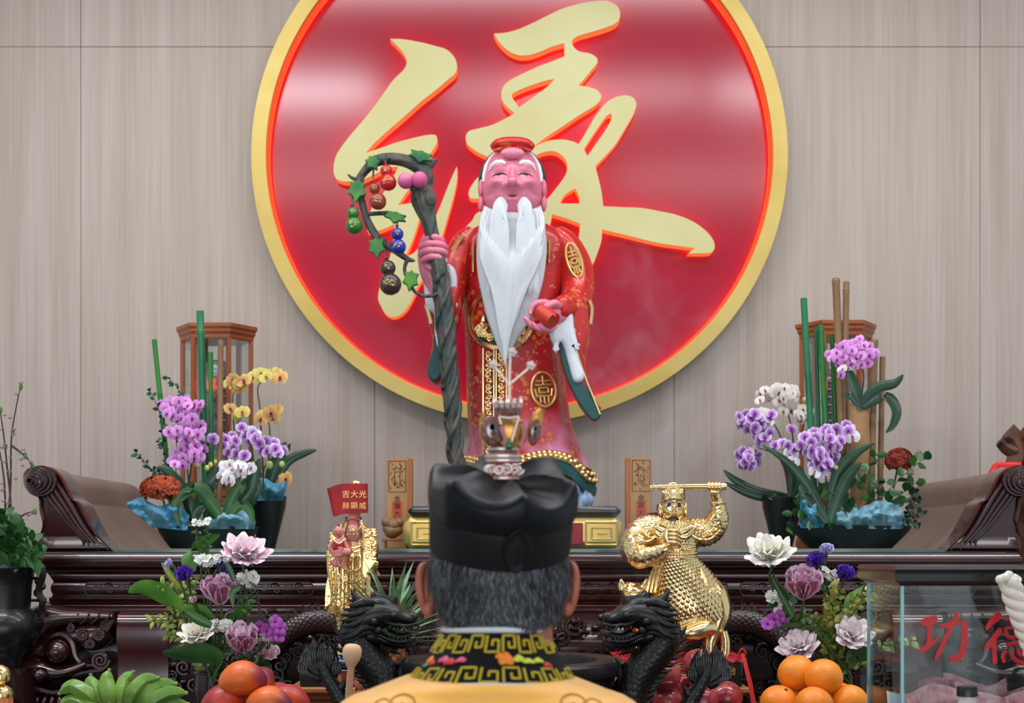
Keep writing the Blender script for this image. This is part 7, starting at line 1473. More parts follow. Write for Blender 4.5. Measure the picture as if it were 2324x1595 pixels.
# ================================================================ donation box
box_glass = glassmat('box_glass', (246, 250, 249), .28, .0); pane_edge = mat('green_glass_edge', (96, 170, 172), .15, 0, .4)
DF, DBk = 2.5, 2.74; bx0, bx1 = XP(2045, DF), 1.22; zb_, zt_ = 1.2, ZP(1328, DF)
db = thing('donation_box', 'glass donation box with black wooden lid and red lettering at right', 'donation box', ((bx0 + bx1) / 2, 2.62, TZ))
g = MB(); g.box(bx0 - .008, bx1 + .008, DF - .008, DBk + .008, TZ, 1.185, .004); g.box(bx0 - .014, bx1 + .014, DF - .014, DBk + .014, 1.185, zb_, .004); mk('wooden_base', g, ochre, db)
for nm, a in (('front_pane', (bx0, bx1, DF, DF + .005)), ('back_pane', (bx0, bx1, DBk - .005, DBk)), ('side_pane', (bx0, bx0 + .005, DF + .006, DBk - .006)), ('side_pane', (bx1 - .005, bx1, DF + .006, DBk - .006))):
    mk(nm, MB().box(a[0], a[1], a[2], a[3], zb_ + .0005, zt_), box_glass, db)
g = MB()
for x, y in ((bx0 - .0002, DF), (bx0 - .0002, DBk - .006), (bx1 - .006, DF), (bx1 - .006, DBk - .006)): g.box(x, x + .0052, y - .0003, y + .0058, zb_ + .0006, zt_ - .0002)
mk('green_glass_corners', g, pane_edge, db)
g = MB(); e = .014; lid = [(zt_ - .001, .003), (zt_ + .003, .006), (zt_ + .008, .014), (zt_ + .020, .016), (zt_ + .024, .012), (zt_ + .028, .016), (zt_ + .034, .012)]
g.loft([[(bx0 - i, DF - i, z), (bx1 + i, DF - i, z), (bx1 + i, DBk + i, z), (bx0 - i, DBk + i, z)] for z, i in lid]); mk('black_lid', g, mat('lid_black', (18, 20, 22), .3, 0, .4, bump=('noise', 8, .15)), db, 25)
redl = mat('red_lettering', (190, 14, 24), .45); g = MB(); DT = DF - .0012
def tp(L): return [(2060 + x / 5.064, 1280 + y / 5.064) for x, y in L]
def poly(L, yo=0): g.prism([wl(tp(L), DT, 3)], DT - yo, DT + .0008 - yo)
poly([(140, 665), (175, 630), (250, 600), (322, 590), (346, 618), (338, 660), (290, 700), (280, 862), (352, 830), (340, 885), (270, 950), (190, 1015), (150, 1018), (126, 992), (150, 950), (215, 905), (220, 720), (180, 710), (148, 690)])
poly([(366, 690), (400, 680), (500, 655), (530, 585), (555, 550), (586, 570), (590, 600), (572, 655), (650, 648), (682, 670), (690, 720), (688, 900), (672, 1000), (632, 1080), (562, 1126), (505, 1125), (485, 1080), (456, 1040), (520, 1055), (570, 1030), (600, 960), (618, 860), (624, 705), (600, 697), (532, 715), (480, 830), (420, 960), (350, 1080), (312, 1112), (320, 1040), (370, 930), (430, 800), (458, 738), (385, 730), (368, 710)], .0002)
poly([(1045, 550), (1080, 575), (1065, 630), (980, 700), (920, 755), (895, 752), (905, 700), (950, 630), (1010, 560)]); poly([(1060, 728), (1090, 750), (1072, 810), (1025, 862), (1022, 1000), (1032, 1120), (1008, 1150), (982, 1142), (972, 1080), (968, 950), (890, 1002), (878, 980), (900, 920), (960, 840), (1020, 760)])
def cap(P, w_):
    q = [W(*p, DT) for p in smooth(tp(P), 4)]; g.tube(q, [(w_ / 5.064 / 2 * DT / F * (.7 + .3 * sin(pi * i / (len(q) - 1))), .0007) for i in range(len(q))], 10)
cap([(1122, 640), (1240, 622), (1400, 606)], 44); cap([(1222, 548), (1236, 640), (1238, 720)], 40); cap([(1105, 742), (1250, 722), (1420, 690)], 38); cap([(1118, 735), (1138, 800), (1160, 855)], 42); cap([(1150, 850), (1300, 826), (1410, 800)], 42); cap([(1228, 730), (1236, 830)], 28); cap([(1320, 715), (1326, 815)], 28); cap([(1410, 690), (1400, 810)], 38)
cap([(1128, 930), (1250, 905), (1440, 880)], 50); cap([(1122, 990), (1095, 1060), (1112, 1132)], 46); cap([(1185, 985), (1215, 1075), (1300, 1135), (1400, 1130), (1430, 1080)], 54); cap([(1268, 965), (1290, 1040), (1320, 1045)], 50); cap([(1395, 950), (1440, 1010)], 46)
mk('red_characters', g, redl, db)
note_p = mat('banknote_pink', (236, 196, 200), .7, var=((206, 110, 126), 50, .35)); note_b = mat('banknote_blue', (150, 190, 222), .7, var=((216, 220, 214), 26, .3))
for i, (px, py, dd, rz, w_, m_, lb) in enumerate(((2090, 1588, 2.60, .5, .07, note_b, 'pale blue banknote curled up at left inside donation box'), (2052, 1592, 2.64, 2.2, .07, note_b, 'white and blue banknote behind the left glass edge'), (2140, 1592, 2.58, .1, .075, note_p, 'pink banknote lying left of the small bottle'), (2178, 1574, 2.64, -.3, .075, note_p, 'pink banknote standing behind the bottle cap, left half'), (2222, 1566, 2.66, .35, .075, note_p, 'tall pink banknote standing behind and right of the bottle cap'), (2256, 1600, 2.58, .0, .075, note_p, 'pink banknote lying right of the small bottle'), (2305, 1588, 2.62, -.6, .075, note_p, 'pink banknote tilted at the right picture edge'), (2200, 1612, 2.56, .2, .075, note_p, 'pink banknote flat on the box floor'))):
    g = MB(); c = W(px, py, dd); rnd = random.Random(i + 3); n = 14; v = []; hz = .034; tilt = rnd.uniform(-.3, .3)
    low_z = zb_ + .002
    for a in range(n):
        t = a / (n - 1) - .5
        for b2 in range(4):
            s_ = b2 / 3; x = t * .14 * cos(rz * .6); y = t * .14 * sin(rz) + .016 * sin(t * 7 + i) + .012 * s_; z = (1 - s_) * 0 + low_z + s_ * (c.z + .02 - low_z) + (.01 * sin(t * 5 + i) + tilt * t * .06) * s_
            v.append((c.x + x, min(max(c.y + y, DF + .008), DBk - .008), max(z, low_z)))
    g.add(v, [(a * 4 + b2, a * 4 + b2 + 1, (a + 1) * 4 + b2 + 1, (a + 1) * 4 + b2) for a in range(n - 1) for b2 in range(3)]); solo('banknote', g, m_, lb, 'banknote', 'banknotes piled in the donation box', 60)
    g2 = None
bo = thing('small_bottle', 'small clear bottle with black ribbed cap in front of donation box', 'bottle', (XP(2195, 2.44), 2.44, TZ)); c = (XP(2195, 2.44), 2.44, 0); q = 2.44 / F
zc = ZP(1579, 2.44); g = MB(); g.lathe([(.001, zc), (23 * q, zc), (23 * q, zc + .014), (21.5 * q, zc + .0162), (.001, zc + .0165)], c, 48, lobes=(24, .012)); mk('black_cap', g, mat('cap_black', (12, 14, 16), .35), bo)
g = MB(); g.lathe([(.001, TZ), (.028, TZ), (.030, TZ + .006), (.030, zc - .05), (.026, zc - .03), (21 * q, zc - .014), (20 * q, zc - .001), (.001, zc - .001)], c, 32); mk('clear_body', g, mat('bottle_clear', (214, 212, 214), .2, alpha=.6), bo)
g = MB(); rnd = random.Random(1)
for i in range(60):
    a = rnd.uniform(-pi, 0); z = rnd.uniform(zc - .1, zc - .035); g.tube([(c[0] + cos(a) * .0306, c[1] + sin(a) * .0306, z), (c[0] + cos(a + .1) * .0306, c[1] + sin(a + .1) * .0306, z + .003)], .0007, 4)
mk('white_print', g, white_cloth, bo)
# rope
rp = thing('white_rope', 'thick twisted white rope hanging in front of the donation box', 'rope', W(2420, 1775, 2.40)); g = MB(); path = wp([(2292, 1316), (2300, 1350), (2318, 1400), (2345, 1470), (2375, 1560), (2405, 1680), (2420, 1772)], 2.42, 16)
L = 0; acc = [0]
for a, b2 in zip(path, path[1:]): L += (b2 - a).length; acc.append(L)
for s_ in range(3):
    P = []
    for i, p in enumerate(path):
        T = (path[min(i + 1, len(path) - 1)] - path[max(i - 1, 0)]).normalized(); u_ = Vector((0, 1, 0)); b2 = T.cross(u_).normalized(); a = acc[i] / .062 * 2 * pi + s_ * 2.094; P.append(p + (b2 * cos(a) + u_ * sin(a)) * .0092)
    g.tube(P, .0106, 10)
mk('twisted_strands', g, mat('cotton_rope', (224, 216, 204), .85, bump=('wave', 60, .3, .002)), rp, 60)
g = MB(); rnd = random.Random(2)
for i in range(26): a = rnd.uniform(0, 6.3); q_ = sqrt(rnd.random()); g.ell(W(2288 + cos(a) * q_ * 20, 1318 + sin(a) * q_ * 14 + cos(a) * q_ * 3, 2.42 + rnd.uniform(-.014, .01)), rnd.uniform(.005, .0085), 10, 8)
mk('frayed_knot', g, MATS['cotton_rope'], rp, 60)
# thin incense smoke drifting up from the burner
sm = bpy.data.materials.new('smoke'); sm.use_nodes = True; nt = sm.node_tree; nt.nodes.clear(); N = nt.nodes; o = N.new('ShaderNodeOutputMaterial'); vs = N.new('ShaderNodeVolumePrincipled'); vs.inputs['Color'].default_value = (.85, .88, 1, 1); tc = N.new('ShaderNodeTexCoord'); mp = N.new('ShaderNodeMapping'); mp.inputs['Scale'].default_value = (5, 5, 3.2); n1 = N.new('ShaderNodeTexNoise'); n1.inputs['Scale'].default_value = 1.4; n1.inputs['Detail'].default_value = 5; n1.inputs['Distortion'].default_value = 2.2
mr = N.new('ShaderNodeMapRange'); mr.inputs[1].default_value = .54; mr.inputs[2].default_value = .72; mr.inputs[3].default_value = 0; mr.inputs[4].default_value = 3.0
m2 = N.new('ShaderNodeMapping'); m2.inputs['Scale'].default_value = (1 / .30, 1 / .20, 1 / .55); gr = N.new('ShaderNodeTexGradient'); gr.gradient_type = 'SPHERICAL'; mu = N.new('ShaderNodeMath'); mu.operation = 'MULTIPLY'
nt.links.new(tc.outputs['Object'], m2.inputs[0]); nt.links.new(m2.outputs[0], gr.inputs[0]); nt.links.new(gr.outputs[1], mu.inputs[0]); nt.links.new(mr.outputs[0], mu.inputs[1])
nt.links.new(tc.outputs['Object'], mp.inputs[0]); nt.links.new(mp.outputs[0], n1.inputs['Vector']); nt.links.new(n1.outputs[0], mr.inputs[0]); nt.links.new(mu.outputs[0], vs.inputs['Density']); nt.links.new(vs.outputs[0], o.inputs['Volume'])
SMOKE = sm; sc_o = (bc[0] + .33, 3.35, 1.82)
g = MB(); g.ell(sc_o, (.30, .20, .55), 24, 16); so = solo('incense_smoke', g, SMOKE, 'faint wisps of incense smoke drifting up right of the statue', 'smoke', origin=sc_o); so['kind'] = 'stuff'
# ================================================================ the priest seen from behind
DPp = 1.75; k1 = DPp / F
pr = thing('person', 'man seen from behind in black ritual hat and yellow embroidered robe', 'person', (XP(1130, DPp), DPp, 0))
pskin = mat('person_skin', (164, 106, 84), .5, sub=.08, var=((142, 84, 66), 18)); 
hc = W(1133, 1280, DPp)
g = MB()   # body, neck and head as one surface (nape towards the viewer, leaning slightly back)
secs = [(.0, .16, .10, -.0), (.45, .17, .11, 0), (.85, .175, .12, 0), (1.05, .19, .125, 0), (1.20, .19, .115, 0), (1.275, .15, .10, 0), (1.315, .105, .085, 0), (1.34, .082, .075, 0), (1.36, .072, .068, 0), (1.39, .066, .066, .004), (1.42, .068, .072, .010), (1.445, .075, .082, .014), (1.47, .081, .092, .018), (1.50, .081, .098, .02), (1.52, .078, .092, .024), (1.54, .078, .082, .030), (1.555, .06, .06, .034), (1.563, .03, .03, .034), (1.566, .006, .01, .034)]
rings = []; nn = 48
q = smooth([(z, rx, ry, dy) for z, rx, ry, dy in secs], 3)
for z, rx, ry, dy in q:
    rings.append([(hc.x + cos(2 * pi * j / nn) * rx, DPp + dy + sin(2 * pi * j / nn) * ry + (.004 * exp(-((cos(2 * pi * j / nn)) / .18) ** 2) * (1 if 1.37 < z < 1.43 and sin(2 * pi * j / nn) < 0 else 0)), z) for j in range(nn)])
g.loft(rings)
# face on the far side: nose, brow, chin, mouth
yf = DPp + .115
g.tube([(hc.x, yf - .005, 1.515), (hc.x, yf + .012, 1.485), (hc.x, yf - .002, 1.475)], [.010, .016, .012], 12)
g.ell((hc.x, yf - .028, 1.425), (.035, .03, .02), 16, 10); g.ell((hc.x, yf - .018, 1.525), (.055, .016, .010), 16, 8); g.ell((hc.x, yf - .012, 1.452), (.024, .01, .006), 14, 8)
mk('body', g, pskin, pr, 70)
g = MB()
for s_ in (-1, 1): g.ell((hc.x + s_ * .032, yf - .012, 1.507), (.014, .008, .006), 12, 8)
mk('eyes', g, MATS['eye_black'], pr)
for s_, ex, ey in ((-1, 968, 1336), (1, 1291, 1334)):
    g = MB(); c = W(ex, ey, DPp + .012); n = 26; rim = []
    for i in range(n + 1):
        t = i / n; a = R(100) - t * R(300) if s_ > 0 else R(80) + t * R(300)
        rx, rz = 15 * k1, 56 * k1; x = cos(a) * rx + s_ * 3 * k1 * sin(a); z = sin(a) * rz * (1 if sin(a) > 0 else .98)
        rim.append(Vector((c.x + x * (1 + .15 * sin(a)), c.y - .004 + .012 * (1 - abs(cos(a))), c.z + z)))
    g.tube(rim, interp([.003, .0048, .0052, .0048, .0046, .0055, .006], n + 1), 10)
    g.ell((c.x, c.y + .006, c.z), (12 * k1, .010, 47 * k1), 20, 14); g.ell((c.x - s_ * .002, c.y, c.z - 46 * k1), (.0075, .007, .010), 14, 10)
    g.ell((c.x - s_ * .007, c.y + .008, c.z - 4 * k1), (.007, .012, 40 * k1), 14, 10)
    mk('ear', g, mat('ear_skin', (170, 96, 76), .45, sub=.15) if 'ear_skin' not in MATS else MATS['ear_skin'], pr, 70)
# hair: short grey, as a shell with many short strands
hairm = mat('grey_hair', (74, 76, 80), .6, var=((140, 144, 150), 160, .3)); hd = mat('hair_scalp', (34, 31, 31), .8, var=((70, 66, 66), 60))
def headr(z):
    for a, b2 in zip(q, q[1:]):
        if a[0] <= z <= b2[0]: t = (z - a[0]) / max(1e-6, b2[0] - a[0]); return [a[i] + (b2[i] - a[i]) * t for i in (1, 2, 3)]
    return [.06, .07, .01]
g = MB(); rings = []
for i in range(13):
    z = 1.400 + i * .0092; rx, ry, dy = headr(z); o = .0035 + .002 * min(1, i / 5); ring = []
    for j in range(33):
        a = pi + R(4) + (pi - R(8)) * j / 32; zz = z + (.012 * max(0, 1 - i / 4) * (abs(cos(a)) ** 2 * 1.6))
        ring.append((hc.x + cos(a) * (rx + o), DPp + dy + sin(a) * (ry + o), zz))
    rings.append(ring)
g.loft(rings, False, False); mk('hair_base', g, hd, pr, 70)
g = MB(); rnd = random.Random(77)
for i in range(5200):
    a = pi + rnd.uniform(R(2), pi - R(2)); z = 1.402 + .087 * rnd.random() ** .9 + 0; z += .014 * abs(cos(a)) ** 2 * max(0, 1 - (z - 1.407) / .03)
    rx, ry, dy = headr(z); o = .006; p = Vector((hc.x + cos(a) * (rx + o), DPp + dy + sin(a) * (ry + o), z)); nr = Vector((cos(a), sin(a), 0)); ln = .010 + .010 * min(1, (z - 1.40) / .06)
    d_ = Vector((rnd.uniform(-.35, .35) + .0, 0, -1)) * ln; c_ = nr.cross(Vector((0, 0, 1))) * .00055; p2 = p + d_ * .55 + nr * .0018; p3 = p + d_ - nr * .0012; g.mi = rnd.choice((0, 0, 0, 1, 1, 2))
    g.add([p - c_, p + c_, p2 + c_ * .8, p2 - c_ * .8, p3], [(0, 1, 2, 3), (3, 2, 4)])
mk('short_grey_hair', g, [mat('hair_dark', (22, 22, 24), .55), mat('hair_grey', (66, 68, 72), .55), mat('hair_silver', (118, 122, 130), .55)], pr, 70)
# hat
hatm = mat('black_satin', (8, 12, 17), .40, 0, .0, spec=.22, bump=('noise', 7, .18, .02)); hatb = mat('black_band', (7, 9, 13), .55, 0, 0, spec=.25, bump=('wave', 90, .05, .001))
TL = Matrix.Translation((XP(1134, DPp), DPp + .012, 1.503)) @ Matrix.Rotation(R(17), 4, 'X') @ Matrix.Rotation(R(3.0), 4, 'Y')
g = MB(); n = 96; bw_, bd = .0885, .104
def hring(kx, z, lob=0.0, sq=0.0): 
    o = []
    for j in range(n):
        a = 2 * pi * j / n; f = 1 + lob * cos(8 * a) ; e = 1 + sq * (abs(cos(a)) ** 4 + abs(sin(a)) ** 4 - .75)
        o.append((cos(a) * bw_ * kx * f * e, sin(a) * bd * kx * f * e, z))
    return o
g.loft([hring(.97, .0), hring(.985, .0), hring(.99, .002), hring(1.005, .040), hring(1.0, .044), hring(.97, .046)], False); g.xf(TL); mk('hat_band', g, hatb, pr, 50)
g = MB(); rings = []
prof = [(.98, .036, 0), (1.0, .040, .004), (1.02, .046, .006), (1.035, .056, .008), (1.04, .066, .012), (1.035, .076, .018), (1.02, .083, .022), (.99, .0875, .026), (.94, .090, .03), (.85, .091, .03), (.72, .092, .03), (.56, .0935, .03), (.4, .092, .02), (.28, .087, .01), (.2, .083, 0)]
cr0 = R(22.5)
for kx, z, dp in prof:
    ring = []
    top = max(0, min(1, (z - .070) / .016))
    for j in range(n):
        a = 2 * pi * j / n; s8 = abs(sin(3 * (a + R(14)))); corner = (1 - s8) ** 2        # six folded panels
        rr = kx * (1 + .035 * corner * (1 if z > .06 else max(0, (z - .036) / .024)) - .015 * s8)
        zz = z + top * (.008 * corner - .010 * s8 * (1 if kx > .3 else .2)) + (0 if top else 0) + .004 * sin(2 * a) * (z / .09)
        ring.append((cos(a) * bw_ * rr, sin(a) * bd * rr, zz))
    rings.append(ring)
g.loft(rings, True); g.xf(TL); mk('hat_crown', g, hatm, pr, 60)
g = MB()   # flame-shaped folded tab at the back of the hat
def hatp(px, py, off=.0):
    x = (XP(px, 1.65) - XP(1137, 1.65)); z = (1308 - py) * 1.65 / F; x = max(-bw_ * .99, min(bw_ * .99, x)); return TL @ Vector((x, -bd * sqrt(max(0, 1 - (x / bw_) ** 2)) * 1.01 - off, z))
T_ = smooth([(1180, 1196, 'c'), (1196, 1214), (1208, 1240), (1204, 1270), (1186, 1304), (1162, 1304), (1146, 1270), (1144, 1238), (1160, 1212)], 4, True)
cxx, cyy = 1176, 1256; rings = [[hatp(cxx + (p[0] - cxx) * s_, cyy + (p[1] - cyy) * s_, o) for p in T_] for s_, o in ((1, .0), (1, .003), (.9, .006), (.82, .0045), (.5, .006), (.02, .006))]
g.loft(rings, True); mk('hat_tab', g, hatb, pr, 60)
# jewelled crown piece standing on the hat
cw = thing('crown_ornament', 'gilt and red enamel lotus crown with yin-yang discs on top of the black hat', 'ornament', W(1142, 1088, DPp))
enr = mat('red_enamel', (150, 12, 18), .25, 0, .6); jg = mat('jewel_gold', (214, 160, 84), .28, .9, bump=('noise', 200, .5, .002)); sil = mat('silver_beads', (214, 196, 186), .3, .7); stone = mat('pave_stones', (104, 60, 52), .3, .4, bump=('vor', 420, .9, .002), var=((170, 120, 108), 260, .3)); green_st = mat('green_stone', (20, 96, 40), .12, 0, .8)
c = W(1142, 1064, DPp); q_ = k1
def z_(py): return ZP(py, DPp)
g = MB(); g.lathe([(.001, z_(1090)), (34 * q_, z_(1090)), (35 * q_, z_(1084)), (35 * q_, z_(1050)), (33 * q_, z_(1046))], (c.x, DPp, 0), 40, sy=.8); mk('red_base', g, enr, cw)
g = MB()
for y, r, t in ((1046, 37, .0022), (1036, 38, .0026), (1086, 35.5, .0018), (1020, 33, .002)): g.tube([(c.x + cos(2 * pi * j / 40) * r * q_, DPp + sin(2 * pi * j / 40) * r * q_ * .8, z_(y)) for j in range(41)], t, 6)
for i in range(40):
    a = 2 * pi * i / 40; g.ell((c.x + cos(a) * 37 * q_, DPp + sin(a) * 30 * q_, z_(1044)), .0016, 6, 4)
for i in range(6): a = -pi * (i + .5) / 6; spiral(g, (c.x + cos(a) * 36 * q_, DPp + sin(a) * 29.5 * q_, z_(1066)), .0065, 1.5, .0013, 1 if i % 2 else -1, i, 16); 
for i in range(6): a = -pi * i / 6; g.tube([(c.x + cos(a) * 36 * q_, DPp + sin(a) * 29.5 * q_, z_(1056)), (c.x + cos(a + .2) * 36 * q_, DPp + sin(a + .2) * 29.5 * q_, z_(1080))], .0015, 5)
mk('silver_filigree', g, sil, cw)
g = MB(); g.lathe([(30 * q_, z_(1046)), (34 * q_, z_(1040)), (35 * q_, z_(1030)), (32 * q_, z_(1022)), (30 * q_, z_(1012)), (.001, z_(1012))], (c.x, DPp, 0), 32, sy=.8); mk('stone_collar', g, stone, cw)
g = MB(); g.lathe([(22 * q_, z_(1022)), (34 * q_, z_(1000)), (40 * q_, z_(975)), (36 * q_, z_(955)), (20 * q_, z_(945)), (.001, z_(940))], (c.x + 8 * q_, DPp + .002, 0), 32, sy=.7, lobes=(6, .06)); mk('gold_cup', g, jg, cw)
g = MB(); g.lathe([(.001, z_(958)), (26 * q_, z_(956)), (30 * q_, z_(940)), (32 * q_, z_(922)), (24 * q_, z_(918)), (.001, z_(920))], (c.x + 8 * q_, DPp, 0), 24, sy=.7, lobes=(5, .1)); mk('upper_tier', g, stone, cw)
g = MB()
for i in range(5):
    x = 1126 + i * 13; g.tube([W(x, 925, DPp - .012), W(x + (i - 2) * 1.5, 913, DPp - .013), W(x + (i - 2) * 2, 905 + (i % 2) * 5, DPp - .012)], [.003, .0034, .0016], 8); g.ell(W(x + (i - 2) * 2, 903 + (i % 2) * 5, DPp - .012), .0024, 8, 6)
for P in ([(1132, 945), (1146, 990), (1152, 1012)], [(1178, 945), (1166, 985), (1158, 1012)], [(1132, 945), (1155, 948), (1178, 945)]): g.tube(wp([(a, b2, DPp - .019) for a, b2 in P], DPp, 4), .0013, 6)
mk('beaded_trim', g, sil, cw)
for px, py, rx, rz, yaw, lb in ((1118, 978, 27, 34, -8, 0), (1213, 980, 15, 31, 10, 0)):
    g = MB(); c2 = W(px, py, DPp - .012 + (.014 if rx < 20 else 0)); Mx = Matrix.Translation(c2) @ Matrix.Rotation(R(yaw), 4, 'Y')
    h = MB(); rr_ = [[(cos(2 * pi * j / 36) * rx * q_ * s_, y, sin(2 * pi * j / 36) * rz * q_ * s_) for j in range(36)] for s_, y in ((.02, -.006), (.6, -.0058), (.9, -.004), (1, -.001), (1, .004), (.9, .007), (.02, .008))]; h.loft(rr_); h.xf(Mx); dsc = mk('yin_yang_disc', h, stone, cw)
    h = MB(); m_r = min(rx, rz) * .46 * q_; sx = 1
    def half(sgn):
        P = []
        for j in range(13): a = pi / 2 + sgn * pi * j / 12; P.append((cos(a) * m_r, sin(a) * m_r))
        for j in range(1, 13): a = -pi / 2 - sgn * pi * j / 12 * 1; P.append((cos(a) * m_r / 2 * 1, -m_r / 2 + sin(a) * m_r / 2))
        for j in range(1, 12): a = -pi / 2 + sgn * pi * j / 12; P.append((cos(a) * m_r / 2, m_r / 2 + sin(a) * m_r / 2))
        return P
    h = MB(); h.prism([[(a, b2 * rz / rx * (.8 if rx < 20 else 1)) for a, b2 in half(1)]], -.0078, -.0055).xf(Mx); mk('white_half', h, white_cloth, dsc)
    h = MB(); h.prism([[(a, b2 * rz / rx * (.8 if rx < 20 else 1)) for a, b2 in half(-1)]], -.0078, -.0055).xf(Mx); mk('black_half', h, blackwood, dsc)
g = MB(); pillow(g, [(1148, 1020), (1140, 990), (1136, 962), (1144, 975), (1152, 1000)], DPp - .022, .006, .4); pillow(g, [(1176, 1014), (1184, 985), (1180, 955), (1192, 968), (1194, 992), (1186, 1010)], DPp - .022, .006, .4); mk('red_petals', g, enr, cw)
g = MB()
for P in ([(1106, 1012), (1098, 985), (1095, 955), (1098, 930)], [(1196, 990), (1210, 960), (1222, 940), (1226, 926)], [(1200, 996), (1216, 975), (1226, 950), (1228, 930)]): g.tube(wp(P, DPp + .004, 5), interp([.003, .0045, .004, .0008], 16), 8)
pillow(g, [(1196, 980), (1204, 950), (1222, 928), (1226, 948), (1218, 972)], DPp + .0, .005, .4); pillow(g, [(1104, 985), (1096, 960), (1094, 932), (1103, 945), (1109, 965)], DPp + .004, .005, .4); mk('gilt_leaves', g, jg, cw)
g = MB(); g.ell(W(1156, 1010, DPp - .026), (9 * q_, .004, 11 * q_), 16, 10); mk('green_stone', g, green_st, cw)
g = MB(); g.tube([W(1157, 925, DPp), W(1156, 860, DPp), W(1158, 806, DPp)], .0016, 6)
for a, b2 in (((1155, 872), (1122, 832)), ((1157, 872), (1200, 836))): g.tube([W(*a, DPp), W(*b2, DPp)], .0012, 6)
for x, y in ((1120, 828), (1205, 830), (1163, 800)):
    for k in range(5): a = k * 1.256; g.ell(W(x + cos(a) * 6, y + sin(a) * 6, DPp), (.0028, .002, .0028), 8, 6)
    g.ell(W(x, y, DPp - .002), .002, 8, 6)
mk('flower_pins', g, sil, cw)
# collar with key fret embroidery
blk = mat('collar_black', (7, 8, 12), .7, spec=.2); emb = mat('gold_thread', (196, 172, 40), .5, .2, bump=('wave', 300, .4, .001)); wcol = mat('collar_white', (206, 208, 214), .7); yel = mat('robe_yellow', (250, 184, 76), .5, sheen=.3, bump=('noise', 8, .25, .02)); thr = mat('robe_thread', (190, 140, 54), .5)
ccx = 1125
def colr(t): # t 0 at the top edge, 1 at the bottom
    py = 1428 + t * 108; hw = 121 + 80 * max(0, t) ** 1.3; ry = .083 + .026 * t; return py, hw, ry
def colp(px_u, t, off=0.0):   # u in degrees, 270 = back of neck towards the viewer
    py, hw, ry = colr(t); a = R(px_u); lift = -14 * (abs(cos(a)) ** 2) * 0 + 22 * (1 - t) * max(0, -cos(a)) * 0
    x = XP(ccx - 10 * t, DPp) + cos(a) * (S(hw, DPp) + off); y = DPp + .012 + sin(a) * (ry + off); z = ZP(py, DPp) - S(14, DPp) * (-sin(a)) * 0 + S(16, DPp) * (-sin(a) if sin(a) < 0 else 0) * 0 - S(26, DPp) * (cos(a) ** 2) * (.2 + .8 * t) * 0
    z -= S(20, DPp) * cos(a) ** 2 * (.3 + .7 * t)
    return Vector((x, y, z))
g = MB(); N_ = 73; g.loft([[colp(360 * j / (N_ - 1), t) for j in range(N_ - 1)] for t in (0, .15, .3, .45, .6, .75, .9, 1)], False); g.loft([[colp(360 * j / (N_ - 1), t, -.004) for j in range(N_ - 1)] for t in (1, .5, 0)], False); mk('black_collar', g, blk, pr, 60)
g = MB(); g.tube([colp(360 * j / 72, 0, -.001) + Vector((0, 0, .003)) for j in range(73)], .0036, 8); g.loft([[colp(5 * j, -.12, -.006) for j in range(72)], [colp(5 * j, .2, -.006) for j in range(72)]], False); g.tube([colp(360 * j / 72, 1, .002) + Vector((0, 0, -.002)) for j in range(73)], .0042, 8); mk('white_collar_edging', g, wcol, pr)
g = MB()
def key(u0, du, t0, t1):
    th = (t0 + t1) / 2
    h = t1 - t0; return [(u0, t1), (u0, t0), (u0 + du * .74, t0), (u0 + du * .74, t0 + h * .72), (u0 + du * .36, t0 + h * .72), (u0 + du * .36, t0 + h * .36)]
for t0, t1 in ((.05, .37), (.67, .95)):
    for i in range(11):
        u0 = 186 + i * 15.4; flip = i % 2
        K = key(u0, 15.4, t0, t1) if not flip else [(u, t0 + t1 - t) for u, t in key(u0, 15.4, t0, t1)]
        P = []
        for (u1, a1), (u2, a2) in zip(K, K[1:]):
            for s_ in range(4): P.append(colp(u1 + (u2 - u1) * s_ / 4, a1 + (a2 - a1) * s_ / 4, .0012))
        P.append(colp(*K[-1], .0012)); g.tube(P, .0016, 6, flat=.7)
        nx = K[-2] if 0 else None
    for e in (t0 - .035, t1 + .035): pass
mk('gold_key_fret', g, emb, pr)
def blob(u0, t0, ru, rt, m_, nm, sg=1):
    g = MB(); P = []; rings = []
    for s_, o in ((1, .0006), (.9, .0022), (.5, .003), (.02, .003)): rings.append([colp(u0 + cos(a) * ru * s_, t0 + sin(a) * rt * s_ * (1 + .3 * sin(3 * a)), o) for a in [2 * pi * j / 20 for j in range(20)]])
    g.loft(rings); mk(nm, g, m_, pr, 60)
cols = {'o': mat('thread_orange', (236, 130, 30), .5), 'p': mat('thread_pink', (220, 80, 130), .5), 'r': mat('thread_red', (200, 30, 30), .5), 'y': mat('thread_lime', (200, 206, 60), .5), 'g': mat('thread_green', (50, 150, 60), .5)}
for u0, t0, ru, rt, k in ((205, .50, 5, .06, 'o'), (212, .56, 5, .05, 'r'), (203, .60, 4, .04, 'g'), (226, .50, 6, .06, 'p'), (234, .55, 6, .06, 'r'), (244, .52, 5, .05, 'p'), (281, .52, 6.5, .12, 'o'), (276, .45, 4, .06, 'o'), (292, .50, 5, .07, 'y'), (300, .54, 6, .05, 'y'), (310, .52, 5, .05, 'y'), (318, .60, 5, .05, 'r')): blob(u0, t0, ru, rt, cols[k], 'embroidered_flower')
